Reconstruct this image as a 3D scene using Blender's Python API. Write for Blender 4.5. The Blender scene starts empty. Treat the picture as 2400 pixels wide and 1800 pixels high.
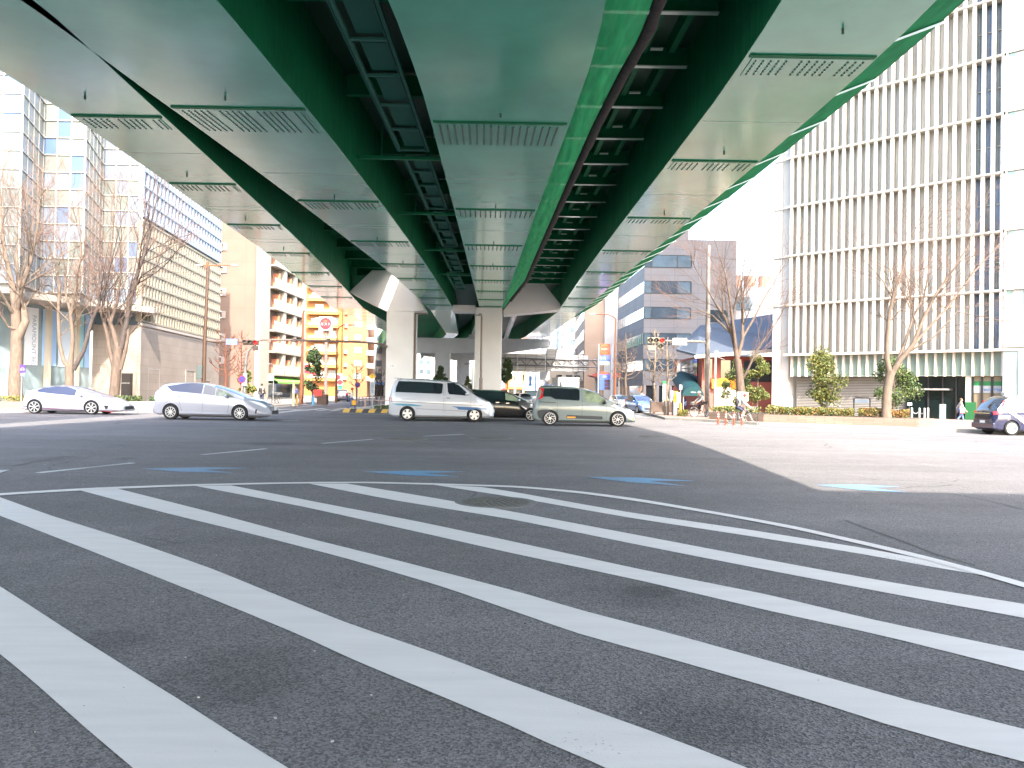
import bpy, bmesh, math, random
from mathutils import Vector, Matrix, noise
random.seed(7)
SC = bpy.context.scene
COL = SC.collection

# ---------------------------------------------------------------- camera
CF, CP, CR, CH = 1803.0, math.radians(0.7), math.radians(1.0), 1.45
cam_d = bpy.data.cameras.new('camera')
cam_d.sensor_width = 36.0
cam_d.lens = 36.0 * CF / 2400.0
cam_d.clip_start, cam_d.clip_end = 0.05, 3000
cam = bpy.data.objects.new('camera', cam_d)
COL.objects.link(cam)
CM = Matrix.Rotation(math.pi / 2 + CP, 4, 'X') @ Matrix.Rotation(CR, 4, 'Z')
cam.matrix_world = Matrix.Translation((0, 0, CH)) @ CM
SC.camera = cam

# ---------------------------------------------------------------- sky, sun, exposure
SUN = Vector((0.36, -1.13, 1.0)).normalized()
w = bpy.data.worlds.new('World')
SC.world = w
w.use_nodes = True
nt = w.node_tree
bg = nt.nodes['Background']
sky = nt.nodes.new('ShaderNodeTexSky')
sky.sky_type = 'NISHITA'
sky.sun_disc = False
sky.sun_elevation = math.asin(SUN.z)
sky.sun_rotation = math.atan2(SUN.x, SUN.y)
sky.air_density, sky.dust_density, sky.ozone_density = 1.0, 3.0, 0.4
nt.links.new(sky.outputs[0], bg.inputs[0])
bg.inputs[1].default_value = 0.15
sun_d = bpy.data.lights.new('sun', 'SUN')
sun_d.energy = 2.0
sun_d.angle = math.radians(0.5)
sun_d.color = (1.0, 0.93, 0.82)
sun = bpy.data.objects.new('sun', sun_d)
COL.objects.link(sun)
sun.rotation_euler = (-SUN).to_track_quat('-Z', 'Y').to_euler()
sun.location = SUN * 120
vs = SC.view_settings
vs.view_transform = 'Standard'
vs.look = 'None'
vs.exposure = 2.93
vs.gamma = 1.0
SC.cycles.max_bounces = 8
SC.cycles.diffuse_bounces = 5
SC.cycles.glossy_bounces = 4
SC.cycles.transmission_bounces = 4
SC.cycles.transparent_max_bounces = 8
SC.cycles.sample_clamp_indirect = 6.0

# ---------------------------------------------------------------- from a spot in the view to a point in the place
def ray(u, v):
    return CM.to_3x3() @ Vector(((u - 1200) / CF, -(v - 900) / CF, -1.0))
def at(u, v, Y):
    d = ray(u, v); k = Y / d.y
    return Vector((d.x * k, Y, CH + d.z * k))
def gz(u, v, z=0.0):
    d = ray(u, v); k = (z - CH) / d.z
    return Vector((d.x * k, d.y * k, z))

# ---------------------------------------------------------------- materials
MATS = {}
def mat(name, col, rough=0.6, metal=0.0, spec=0.5, var=0.0, vscale=2.0, bump=0.0, bscale=30.0, emit=None, estr=1.0, coat=0.0, stretch=None, alpha=1.0):
    if name in MATS: return MATS[name]
    m = bpy.data.materials.new(name); m.use_nodes = True
    n, l = m.node_tree.nodes, m.node_tree.links
    b = n['Principled BSDF']
    b.inputs['Base Color'].default_value = (*col, 1)
    b.inputs['Roughness'].default_value = rough
    b.inputs['Metallic'].default_value = metal
    b.inputs['Specular IOR Level'].default_value = spec
    b.inputs['Coat Weight'].default_value = coat
    b.inputs['Coat Roughness'].default_value = 0.06
    b.inputs['Alpha'].default_value = alpha
    if emit:
        b.inputs['Emission Color'].default_value = (*emit, 1)
        b.inputs['Emission Strength'].default_value = estr
    if var or bump:
        g = n.new('ShaderNodeNewGeometry')
        mp = n.new('ShaderNodeMapping')
        if stretch: mp.inputs['Scale'].default_value = stretch
        l.new(g.outputs['Position'], mp.inputs[0])
        if var:
            t = n.new('ShaderNodeTexNoise'); t.inputs['Scale'].default_value = vscale; t.inputs['Detail'].default_value = 6
            l.new(mp.outputs[0], t.inputs['Vector'])
            r = n.new('ShaderNodeMapRange'); r.inputs[1].default_value = .3; r.inputs[2].default_value = .7
            r.inputs[3].default_value = 1 - var; r.inputs[4].default_value = 1 + var
            l.new(t.outputs['Fac'], r.inputs[0])
            mx = n.new('ShaderNodeVectorMath'); mx.operation = 'SCALE'
            mx.inputs[0].default_value = col; l.new(r.outputs[0], mx.inputs['Scale'])
            l.new(mx.outputs[0], b.inputs['Base Color'])
        if bump:
            t2 = n.new('ShaderNodeTexNoise'); t2.inputs['Scale'].default_value = bscale; t2.inputs['Detail'].default_value = 4
            l.new(mp.outputs[0], t2.inputs['Vector'])
            bp = n.new('ShaderNodeBump'); bp.inputs['Strength'].default_value = bump; bp.inputs['Distance'].default_value = 0.02
            l.new(t2.outputs['Fac'], bp.inputs['Height']); l.new(bp.outputs[0], b.inputs['Normal'])
    MATS[name] = m
    return m

def panel_mat(name, col, joint, sx, sz, rough=0.6, var=0.06, width=0.012, spec=0.4, offset=0.0):
    """wall cladding with real-size joints; x runs along the wall (object space), z up"""
    if name in MATS: return MATS[name]
    m = bpy.data.materials.new(name); m.use_nodes = True
    n, l = m.node_tree.nodes, m.node_tree.links
    b = n['Principled BSDF']; b.inputs['Roughness'].default_value = rough
    b.inputs['Specular IOR Level'].default_value = spec
    g = n.new('ShaderNodeTexCoord'); sp = n.new('ShaderNodeSeparateXYZ'); l.new(g.outputs['Object'], sp.inputs[0])
    cb = n.new('ShaderNodeCombineXYZ')
    ad = n.new('ShaderNodeMath'); ad.operation = 'ADD'; l.new(sp.outputs[0], ad.inputs[0]); l.new(sp.outputs[1], ad.inputs[1])
    l.new(ad.outputs[0], cb.inputs[0]); l.new(sp.outputs[2], cb.inputs[1])
    br = n.new('ShaderNodeTexBrick'); l.new(cb.outputs[0], br.inputs['Vector'])
    br.offset = offset
    br.inputs['Scale'].default_value = 1.0
    br.inputs['Brick Width'].default_value = sx; br.inputs['Row Height'].default_value = sz
    br.inputs['Mortar Size'].default_value = width; br.inputs['Mortar Smooth'].default_value = 0.1
    br.inputs['Color1'].default_value = (*[c * (1 - var) for c in col], 1)
    br.inputs['Color2'].default_value = (*[min(1, c * (1 + var)) for c in col], 1)
    br.inputs['Mortar'].default_value = (*joint, 1)
    t = n.new('ShaderNodeTexNoise'); t.inputs['Scale'].default_value = .35; t.inputs['Detail'].default_value = 7
    l.new(g.outputs['Object'], t.inputs['Vector'])
    r = n.new('ShaderNodeMapRange'); r.inputs[1].default_value = .3; r.inputs[2].default_value = .7
    r.inputs[3].default_value = .9; r.inputs[4].default_value = 1.08
    l.new(t.outputs['Fac'], r.inputs[0])
    mx = n.new('ShaderNodeVectorMath'); mx.operation = 'SCALE'
    l.new(br.outputs['Color'], mx.inputs[0]); l.new(r.outputs[0], mx.inputs['Scale'])
    l.new(mx.outputs[0], b.inputs['Base Color'])
    MATS[name] = m
    return m

def glass_mat(name, col, rough=0.04, spec=0.8, var=0.25, vscale=0.6, metal=0.0):
    """opaque glazing: dark interior, strong reflection, slightly uneven panes"""
    if name in MATS: return MATS[name]
    m = mat(name, col, rough, metal, spec, var=var, vscale=vscale, coat=0.6)
    n, l = m.node_tree.nodes, m.node_tree.links
    g = n.new('ShaderNodeNewGeometry')
    t = n.new('ShaderNodeTexNoise'); t.inputs['Scale'].default_value = 0.5
    l.new(g.outputs['Position'], t.inputs['Vector'])
    bp = n.new('ShaderNodeBump'); bp.inputs['Strength'].default_value = 0.08; bp.inputs['Distance'].default_value = 0.1
    l.new(t.outputs['Fac'], bp.inputs['Height']); l.new(bp.outputs[0], n['Principled BSDF'].inputs['Normal'])
    return m

# ---------------------------------------------------------------- mesh building
ORG = {}
class MB:
    def __init__(s, M=None):
        s.v, s.f, s.mi, s.M, s.smooth = [], [], [], M, False
    def add(s, vs_, fs, mi=0):
        o = len(s.v)
        for p in vs_:
            p = Vector(p)
            s.v.append(s.M @ p if s.M else p)
        for f in fs:
            s.f.append([i + o for i in f]); s.mi.append(mi)
    def box(s, x0, x1, y0, y1, z0, z1, mi=0):
        if x0 > x1: x0, x1 = x1, x0
        if y0 > y1: y0, y1 = y1, y0
        if z0 > z1: z0, z1 = z1, z0
        s.add([(x0, y0, z0), (x1, y0, z0), (x1, y1, z0), (x0, y1, z0), (x0, y0, z1), (x1, y0, z1), (x1, y1, z1), (x0, y1, z1)],
              [(0, 3, 2, 1), (4, 5, 6, 7), (0, 1, 5, 4), (1, 2, 6, 5), (2, 3, 7, 6), (3, 0, 4, 7)], mi)
    def quad(s, a, b, c, d, mi=0):
        s.add([a, b, c, d], [(0, 1, 2, 3)], mi)
    def poly(s, pts, mi=0):
        s.add(pts, [tuple(range(len(pts)))], mi)
    def prism(s, pts, z0, z1, mi=0):
        """plan polygon (x, y), counter-clockwise, extruded upward"""
        n = len(pts)
        s.add([(p[0], p[1], z0) for p in pts] + [(p[0], p[1], z1) for p in pts],
              [tuple(range(n - 1, -1, -1)), tuple(range(n, 2 * n))] + [(i, (i + 1) % n, n + (i + 1) % n, n + i) for i in range(n)], mi)
    def prismy(s, pts, y0, y1, mi=0):
        """front polygon (x, z) extruded along y"""
        n = len(pts)
        s.add([(p[0], y0, p[1]) for p in pts] + [(p[0], y1, p[1]) for p in pts],
              [tuple(range(n)), tuple(range(2 * n - 1, n - 1, -1))] + [(i, n + i, n + (i + 1) % n, (i + 1) % n) for i in range(n)], mi)
    def bar(s, p, q, wd, ht=None, mi=0):
        """rectangular bar between two points"""
        p, q = Vector(p), Vector(q); ht = ht or wd
        d = (q - p).normalized()
        up = Vector((0, 0, 1)) if abs(d.z) < .95 else Vector((0, 1, 0))
        a = d.cross(up).normalized(); b = a.cross(d).normalized()
        a *= wd / 2; b *= ht / 2
        s.add([p - a - b, p + a - b, p + a + b, p - a + b, q - a - b, q + a - b, q + a + b, q - a + b],
              [(0, 1, 2, 3), (7, 6, 5, 4), (0, 4, 5, 1), (1, 5, 6, 2), (2, 6, 7, 3), (3, 7, 4, 0)], mi)
    def tube(s, pts, rad, n=8, mi=0, cap=True):
        """round tube through points; rad is one radius or one per point"""
        pts = [Vector(p) for p in pts]
        if not isinstance(rad, (list, tuple)): rad = [rad] * len(pts)
        vs_, fs = [], []
        ref = None
        for i, p in enumerate(pts):
            d = (pts[min(i + 1, len(pts) - 1)] - pts[max(i - 1, 0)])
            d = d.normalized() if d.length > 1e-9 else Vector((0, 0, 1))
            if ref is None:
                ref = Vector((1, 0, 0)) if abs(d.x) < .8 else Vector((0, 1, 0))
            a = (ref - d * ref.dot(d))
            a = a.normalized() if a.length > 1e-6 else d.orthogonal().normalized()
            ref = a; b = d.cross(a)
            for k in range(n):
                t = 2 * math.pi * k / n
                vs_.append(p + (a * math.cos(t) + b * math.sin(t)) * rad[i])
        for i in range(len(pts) - 1):
            for k in range(n):
                k2 = (k + 1) % n
                fs.append((i * n + k, i * n + k2, (i + 1) * n + k2, (i + 1) * n + k))
        if cap:
            fs.append(tuple(range(n - 1, -1, -1))); fs.append(tuple((len(pts) - 1) * n + k for k in range(n)))
        s.add(vs_, fs, mi)
    def disc(s, c, r, axis='y', t=0.02, n=20, mi=0, r2=None):
        c = Vector(c); h = {'x': Vector((t / 2, 0, 0)), 'y': Vector((0, t / 2, 0)), 'z': Vector((0, 0, t / 2))}[axis]
        s.tube([c - h, c + h], [r, r if r2 is None else r2], n, mi)
    def sphere(s, c, r, n=12, m=8, mi=0, sq=(1, 1, 1)):
        c = Vector(c); vs_, fs = [], []
        for j in range(m + 1):
            th = math.pi * j / m
            for k in range(n):
                ph = 2 * math.pi * k / n
                vs_.append(c + Vector((r * sq[0] * math.sin(th) * math.cos(ph), r * sq[1] * math.sin(th) * math.sin(ph), r * sq[2] * math.cos(th))))
        for j in range(m):
            for k in range(n):
                fs.append((j * n + k, (j + 1) * n + k, (j + 1) * n + (k + 1) % n, j * n + (k + 1) % n))
        s.add(vs_, fs, mi)
    def build(s, name, mats, parent=None, smooth=None, bevel=0):
        me = bpy.data.meshes.new(name)
        o0 = ORG.get(parent.name, Vector((0, 0, 0))) if parent else Vector((0, 0, 0))
        me.from_pydata([tuple(p - o0) for p in s.v], [], s.f)
        if not isinstance(mats, (list, tuple)): mats = [mats]
        for m in mats: me.materials.append(m)
        for p, i in zip(me.polygons, s.mi): p.material_index = min(i, len(mats) - 1)
        if smooth is not None:
            for p in me.polygons: p.use_smooth = True
            me.set_sharp_from_angle(angle=math.radians(smooth))
        me.update()
        o = bpy.data.objects.new(name, me); COL.objects.link(o)
        if parent:
            o.parent = parent; ORG[o.name] = o0
        if bevel:
            b = o.modifiers.new('bevel', 'BEVEL'); b.width = bevel; b.segments = 2; b.limit_method = 'ANGLE'
        return o

def thing(name, label, cat, loc=(0, 0, 0), group=None):
    o = bpy.data.objects.new(name, None); COL.objects.link(o)
    o.location = loc; ORG[o.name] = Vector(loc); o.empty_display_size = .3
    o['label'] = label; o['category'] = cat
    if group: o['group'] = group
    return o
def tag(o, label, cat, group=None):
    o['label'] = label; o['category'] = cat
    if group: o['group'] = group
    return o
def struct(o):
    o['kind'] = 'structure'; return o
def stuff(o):
    o['kind'] = 'stuff'; return o
def dup(root, loc, rotz=None, label=None, group=None, scale=None):
    r = root.copy(); COL.objects.link(r); r.location = loc
    if rotz is not None: r.rotation_euler = (0, 0, rotz)
    if scale is not None: r.scale = (scale,) * 3 if isinstance(scale, (int, float)) else scale
    if label: r['label'] = label
    if group: r['group'] = group
    for ch in list(root.children):
        c = ch.copy(); COL.objects.link(c); c.parent = r
        for g in list(ch.children):
            d = g.copy(); COL.objects.link(d); d.parent = c
    return r
def frame(P0, P1, z=0.0):
    """wall frame: x from the left end P0 to the right end P1 (as seen), y into the building, z up"""
    x = Vector((P1[0] - P0[0], P1[1] - P0[1], 0)); L = x.length; x.normalize()
    y = Vector((-x.y, x.x, 0))
    M = Matrix(((x.x, y.x, 0, P0[0]), (x.y, y.y, 0, P0[1]), (0, 0, 1, z), (0, 0, 0, 1)))
    return M, L
def hit(M, u, v):
    """where the view through (u, v) meets the wall plane of a frame: (along, height)"""
    Mi = M.inverted(); o = Mi @ Vector((0, 0, CH)); d = Mi.to_3x3() @ ray(u, v)
    k = -o.y / d.y
    return (o.x + d.x * k, o.z + d.z * k)
def text(body, size, M, name, m, parent=None, depth=0.004, vertical=False, align='CENTER', sx=1.0):
    """lettering as a mesh; M places it (x along the line, y up, z towards the reader)"""
    c = bpy.data.curves.new(name, 'FONT'); c.body = '\n'.join(body) if vertical else body
    c.size = size; c.extrude = depth; c.align_x = align; c.align_y = 'CENTER'; c.resolution_u = 3
    if vertical: c.space_line = .78
    t = bpy.data.objects.new(name, c); COL.objects.link(t)
    bpy.context.view_layer.update()
    me = bpy.data.meshes.new_from_object(t.evaluated_get(bpy.context.evaluated_depsgraph_get()))
    bpy.data.objects.remove(t); bpy.data.curves.remove(c)
    o0 = ORG.get(parent.name, Vector((0, 0, 0))) if parent else Vector((0, 0, 0))
    me.transform(Matrix.Translation(-o0) @ M @ Matrix.Diagonal((sx, 1, 1, 1)))
    me.materials.clear(); me.materials.append(m)
    o = bpy.data.objects.new(name, me); COL.objects.link(o)
    if parent: o.parent = parent; ORG[o.name] = o0
    return o
def facing(p, rz=0.0):
    """text frame at p, read by someone looking along +y (turned by rz)"""
    return Matrix.Translation(p) @ Matrix.Rotation(rz, 4, 'Z') @ Matrix.Rotation(math.pi / 2, 4, 'X')

def lerp_tab(tab, x):
    if x <= tab[0][0]: return tab[0][1]
    for (a, b), (c, d) in zip(tab, tab[1:]):
        if x <= c: return b + (d - b) * (x - a) / (c - a) if c > a else d
    return tab[-1][1]

WHITE = mat('white_paint', (.5, .5, .48), .45)
DARK = mat('dark_rubber', (.012, .012, .013), .7)
BLACK = mat('black_metal', (.02, .02, .022), .4)
GREY = mat('grey_metal', (.32, .33, .35), .45, .3)
STEEL = mat('galvanised_steel', (.32, .32, .32), .45, .5, var=.1, vscale=6)
CONC = mat('concrete', (.45, .44, .42), .85, var=.12, vscale=1.2, bump=.2, bscale=20)
BROWNP = mat('brown_pole_paint', (.06, .032, .02), .5)
# ================================================================ ground and markings
def asphalt():
    m = bpy.data.materials.new('asphalt'); m.use_nodes = True
    n, l = m.node_tree.nodes, m.node_tree.links
    b = n['Principled BSDF']; b.inputs['Roughness'].default_value = .82; b.inputs['Specular IOR Level'].default_value = .35
    g = n.new('ShaderNodeNewGeometry')
    def noi(sc, det=3):
        t = n.new('ShaderNodeTexNoise'); t.inputs['Scale'].default_value = sc; t.inputs['Detail'].default_value = det
        l.new(g.outputs['Position'], t.inputs['Vector']); return t
    def mr(src, a, b_, c, d):
        r = n.new('ShaderNodeMapRange'); r.inputs[1].default_value = a; r.inputs[2].default_value = b_
        r.inputs[3].default_value = c; r.inputs[4].default_value = d; l.new(src, r.inputs[0]); return r.outputs[0]
    def mul(a, b_):
        q = n.new('ShaderNodeMath'); q.operation = 'MULTIPLY'; l.new(a, q.inputs[0]); l.new(b_, q.inputs[1]); return q.outputs[0]
    v = n.new('ShaderNodeTexVoronoi'); v.inputs['Scale'].default_value = 95
    l.new(g.outputs['Position'], v.inputs['Vector'])
    sp = n.new('ShaderNodeSeparateColor'); l.new(v.outputs['Color'], sp.inputs[0])
    grain = mr(sp.outputs[0], 0, 1, .48, 1.52)
    f2 = mr(noi(240, 2).outputs['Fac'], .3, .7, .75, 1.25)
    big = mr(noi(.35, 6).outputs['Fac'], .3, .7, .88, 1.1)
    mid = mr(noi(2.2, 5).outputs['Fac'], .3, .7, .93, 1.07)
    rag = noi(3.5, 6)
    # tyre-polished, patched bands
    st = n.new('ShaderNodeTexNoise'); st.inputs['Scale'].default_value = 1.0; st.inputs['Detail'].default_value = 4
    mp = n.new('ShaderNodeMapping'); mp.inputs['Scale'].default_value = (.07, .6, 1); mp.inputs['Rotation'].default_value = (0, 0, -.1)
    l.new(g.outputs['Position'], mp.inputs[0]); l.new(mp.outputs[0], st.inputs['Vector'])
    band = mr(st.outputs['Fac'], .35, .65, .85, 1.1)
    # stains
    sv = noi(.55, 2); stain = mr(sv.outputs['Fac'], .68, .76, 1.0, .72)
    tot = mul(mul(mul(grain, f2), mul(big, mid)), mul(band, stain))
    # old oil stains with their own ragged outline
    for su, sv, sr in ((575, 1580, .55), (245, 1498, .3), (1500, 1392, .5), (1665, 1690, .4), (1520, 1385, .25), (640, 1040, .9), (120, 1075, .8)):
        c0 = gz(su, sv)
        vd = n.new('ShaderNodeVectorMath'); vd.operation = 'DISTANCE'; vd.inputs[1].default_value = (c0.x, c0.y, 0)
        l.new(g.outputs['Position'], vd.inputs[0])
        wn = n.new('ShaderNodeMath'); wn.operation = 'MULTIPLY_ADD'; wn.inputs[1].default_value = sr * 1.1; l.new(rag.outputs['Fac'], wn.inputs[0]); l.new(vd.outputs['Value'], wn.inputs[2])
        tot = mul(tot, mr(wn.outputs[0], sr * 1.0, sr * 1.5, .76, 1.0))
    # sparse hairline cracks
    dn = n.new('ShaderNodeVectorMath'); dn.operation = 'MULTIPLY_ADD'; dn.inputs[1].default_value = (.5, .5, 0)
    l.new(noi(1.3, 5).outputs['Color'], dn.inputs[0]); l.new(g.outputs['Position'], dn.inputs[2])
    ve = n.new('ShaderNodeTexVoronoi'); ve.feature = 'DISTANCE_TO_EDGE'; ve.inputs['Scale'].default_value = .2; l.new(dn.outputs[0], ve.inputs['Vector'])
    ck = mr(ve.outputs['Distance'], .0012, .0035, .5, 1.0); mk = mr(noi(.17, 2).outputs['Fac'], .5, .6, 0.0, 1.0)
    mxk = n.new('ShaderNodeMix'); mxk.inputs[2].default_value = 1.0; l.new(mk, mxk.inputs[0]); l.new(ck, mxk.inputs[3])
    tot = mul(tot, mxk.outputs[0])
    # bright chips
    v2 = n.new('ShaderNodeTexVoronoi'); v2.inputs['Scale'].default_value = 7; l.new(g.outputs['Position'], v2.inputs['Vector'])
    chip = mr(v2.outputs['Distance'], .0, .035, 1.9, 1.0)
    tot = mul(tot, chip)
    c = n.new('ShaderNodeVectorMath'); c.operation = 'SCALE'; c.inputs[0].default_value = (.16, .15, .15)
    l.new(tot, c.inputs['Scale']); l.new(c.outputs[0], b.inputs['Base Color'])
    bp = n.new('ShaderNodeBump'); bp.inputs['Strength'].default_value = .8; bp.inputs['Distance'].default_value = .007
    l.new(v.outputs['Distance'], bp.inputs['Height']); l.new(bp.outputs[0], b.inputs['Normal'])
    return m
ASPH = asphalt()
def paint_mat(name, col, wear=.58, soft=.1):
    m = bpy.data.materials.new(name); m.use_nodes = True
    n, l = m.node_tree.nodes, m.node_tree.links
    b = n['Principled BSDF']; b.inputs['Roughness'].default_value = .6
    g = n.new('ShaderNodeNewGeometry')
    t = n.new('ShaderNodeTexNoise'); t.inputs['Scale'].default_value = .45; t.inputs['Detail'].default_value = 3
    t2 = n.new('ShaderNodeTexNoise'); t2.inputs['Scale'].default_value = 60; t2.inputs['Detail'].default_value = 5
    t3 = n.new('ShaderNodeTexNoise'); t3.inputs['Scale'].default_value = 3; t3.inputs['Detail'].default_value = 6
    for q in (t, t2): l.new(g.outputs['Position'], q.inputs['Vector'])
    mp = n.new('ShaderNodeMapping'); mp.inputs['Scale'].default_value = (.5, 3, 1); mp.inputs['Rotation'].default_value = (0, 0, .3)
    l.new(g.outputs['Position'], mp.inputs[0]); l.new(mp.outputs[0], t3.inputs['Vector'])
    ad = n.new('ShaderNodeMath'); ad.operation = 'MULTIPLY_ADD'; ad.inputs[1].default_value = .55
    l.new(t2.outputs['Fac'], ad.inputs[0]); l.new(t.outputs['Fac'], ad.inputs[2])
    r = n.new('ShaderNodeMapRange'); r.inputs[1].default_value = wear + .275; r.inputs[2].default_value = wear + .275 + soft; r.inputs[3].default_value = 0; r.inputs[4].default_value = .85
    l.new(ad.outputs[0], r.inputs[0])
    r3 = n.new('ShaderNodeMapRange'); r3.inputs[1].default_value = .3; r3.inputs[2].default_value = .7; r3.inputs[3].default_value = .92; r3.inputs[4].default_value = 1.03
    l.new(t3.outputs['Fac'], r3.inputs[0])
    sc = n.new('ShaderNodeVectorMath'); sc.operation = 'SCALE'; sc.inputs[0].default_value = col; l.new(r3.outputs[0], sc.inputs['Scale'])
    mx = n.new('ShaderNodeMix'); mx.data_type = 'RGBA'
    l.new(r.outputs[0], mx.inputs[0]); l.new(sc.outputs[0], mx.inputs[6]); mx.inputs[7].default_value = (.12, .12, .125, 1)
    l.new(mx.outputs[2], b.inputs['Base Color'])
    bp = n.new('ShaderNodeBump'); bp.inputs['Strength'].default_value = .3; bp.inputs['Distance'].default_value = .004
    l.new(t2.outputs['Fac'], bp.inputs['Height']); l.new(bp.outputs[0], b.inputs['Normal'])
    return m
PAINT = paint_mat('road_paint_white', (.71, .665, .635), .69)
WORN = paint_mat('road_paint_worn', (.5, .5, .49), .44, .22)
BLUE = paint_mat('road_paint_blue', (.15, .31, .48), .47, .25)

mb = MB()
xs = [-900, -300, -80, -40, -20, -10, 0, 10, 20, 40, 80, 300, 900]; ys = [-300, -80, -20, 0, 20, 40, 80, 160, 320, 900]
for i in range(len(xs) - 1):
    for j in range(len(ys) - 1):
        mb.quad((xs[i], ys[j], 0), (xs[i + 1], ys[j], 0), (xs[i + 1], ys[j + 1], 0), (xs[i], ys[j + 1], 0))
struct(mb.build('road', ASPH))

def strip(pts_a, pts_b, z=.004):
    """marking between two edge lines given as spots in the view"""
    return [gz(*p, z=0) + Vector((0, 0, z)) for p in pts_a], [gz(*p, z=0) + Vector((0, 0, z)) for p in pts_b]
def resample(pts, n):
    fine = []
    for i in range(len(pts) - 1):
        p0, p1, p2, p3 = pts[max(i - 1, 0)], pts[i], pts[i + 1], pts[min(i + 2, len(pts) - 1)]
        for k in range(8):
            t = k / 8
            fine.append(p1.lerp(p2, t) * .5 + (p1 * 2 + (p2 - p0) * t + (p0 * 2 - p1 * 5 + p2 * 4 - p3) * t * t + (p1 * 3 - p0 - p2 * 3 + p3) * t ** 3) * .25)
    pts = fine + [pts[-1]]
    d = [0]
    for a, b in zip(pts, pts[1:]): d.append(d[-1] + (b - a).length)
    out = []
    for i in range(n):
        t = d[-1] * i / (n - 1)
        k = max(j for j in range(len(d)) if d[j] <= t + 1e-9); k = min(k, len(pts) - 2)
        f = (t - d[k]) / (d[k + 1] - d[k]) if d[k + 1] > d[k] else 0
        out.append(pts[k].lerp(pts[k + 1], f))
    return out
K1 = 1200 / 2212
def L_(x, y): return (x * K1, 1000 + y * K1)          # spot measured in the lower left quarter
def R_(x, y): return (1200 + x * K1, 1000 + y * K1)   # ... lower right quarter
bands = [
    ([L_(-420, 440), L_(0, 692), L_(300, 886), L_(560, 1050), L_(770, 1180), L_(1080, 1378), L_(1240, 1475), L_(1700, 1760)],
     [L_(-420, 650), L_(0, 985), L_(150, 1110), L_(370, 1305), L_(570, 1475), L_(900, 1760)]),
    ([L_(0, 306), L_(220, 385), L_(560, 492), L_(900, 610), L_(1160, 715), L_(1500, 850), L_(1850, 970), L_(2212, 1105), R_(330, 1222), R_(700, 1355), R_(1010, 1475), R_(1800, 1790)],
     [L_(0, 386), L_(340, 518), L_(560, 605), L_(1000, 780), L_(1300, 905), L_(1540, 1015), L_(1900, 1165), L_(2212, 1298), R_(120, 1355), R_(400, 1475), R_(1000, 1760)]),
    ([L_(345, 276), L_(700, 365), L_(1100, 455), L_(1500, 540), L_(1900, 632), L_(2212, 708), R_(600, 868), R_(1200, 1028), R_(1800, 1200), R_(2212, 1318), R_(2700, 1460)],
     [L_(250, 254), L_(500, 268), L_(900, 355), L_(1300, 447), L_(1700, 535), L_(2212, 655), R_(0, 705)]),
    ([L_(845, 257), L_(1300, 345), L_(1800, 455), L_(2212, 548), R_(560, 668), R_(1100, 795), R_(1600, 905), R_(2212, 1058), R_(2700, 1185)],
     [L_(1000, 255), L_(1400, 333), L_(1800, 410), L_(2212, 497), R_(540, 615), R_(1100, 727), R_(1600, 845), R_(2212, 972), R_(2700, 1080)]),
    ([L_(1335, 247), L_(1700, 318), L_(2212, 402), R_(560, 515), R_(1200, 640), R_(1700, 735), R_(2212, 828), R_(2700, 920)],
     [L_(1500, 247), L_(1850, 305), L_(2212, 368), R_(560, 473), R_(1200, 595), R_(1700, 685), R_(2212, 768), R_(2700, 850)]),
    ([L_(1860, 250), L_(2212, 305), R_(500, 393), R_(1000, 470), R_(1500, 550), R_(1800, 605), R_(2060, 648)],
     [L_(2080, 262), L_(2212, 282), R_(500, 370), R_(1000, 443), R_(1500, 523), R_(1800, 578), R_(2060, 632)]),
]
# the third band's near edge runs on to the right with its far edge
bands[2] = ([L_(345, 276), L_(700, 370), L_(1100, 468), L_(1500, 572), L_(1900, 690), L_(2212, 797), R_(300, 900), R_(700, 1010), R_(1200, 1155), R_(1750, 1330), R_(2212, 1450), R_(2700, 1590)],
            [L_(505, 268), L_(900, 368), L_(1300, 475), L_(1700, 575), L_(2212, 708), R_(300, 795), R_(700, 900), R_(1200, 1040), R_(1750, 1195), R_(2212, 1308), R_(2700, 1440)])
mb = MB()
def extend(q, e0, e1):
    return ([q[0] + (q[0] - q[2]).normalized() * e0] if e0 else []) + q + ([q[-1] + (q[-1] - q[-3]).normalized() * e1] if e1 else [])
for k_, (A, B) in enumerate(bands):
    a, b = strip(A, B)
    e0, e1 = (5 if k_ == 0 else 2 if k_ == 1 else 0), (2.2 if k_ < 4 else .8 if k_ == 4 else 0)
    a, b = extend(resample(a, 40), e0, e1), extend(resample(b, 40), e0, e1)
    for i in range(len(a) - 1):
        mb.quad(a[i], a[i + 1], b[i + 1], b[i])
zebra = mb.build('zebra_marking', PAINT); struct(zebra)
for f in zebra.data.polygons:
    if f.normal.z < 0: f.flip()
mb = MB()
up = [L_(-300, 310), L_(0, 290), L_(400, 266), L_(800, 252), L_(1200, 243), L_(1600, 240), L_(2212, 257), (1363, 1153), (1500, 1171), (1684, 1202), (1854, 1233), (2017, 1269), (2138, 1297), (2251, 1326), (2336, 1349), (2400, 1367), (2660, 1440)]
lo = [L_(-300, 321), L_(0, 299), L_(400, 275), L_(800, 259), L_(1200, 249), L_(1600, 246), L_(2212, 264), (1363, 1158), (1500, 1177), (1684, 1208), (1854, 1240), (2017, 1277), (2138, 1306), (2251, 1336), (2336, 1360), (2400, 1379), (2660, 1455)]
a, b = strip(up, lo, .008)
a, b = extend(resample(a, 70), 14, 7), extend(resample(b, 70), 14, 7)
for i in range(len(a) - 1): mb.quad(b[i], b[i + 1], a[i + 1], a[i])
struct(mb.build('zone_edge_line_marking', PAINT))
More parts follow.
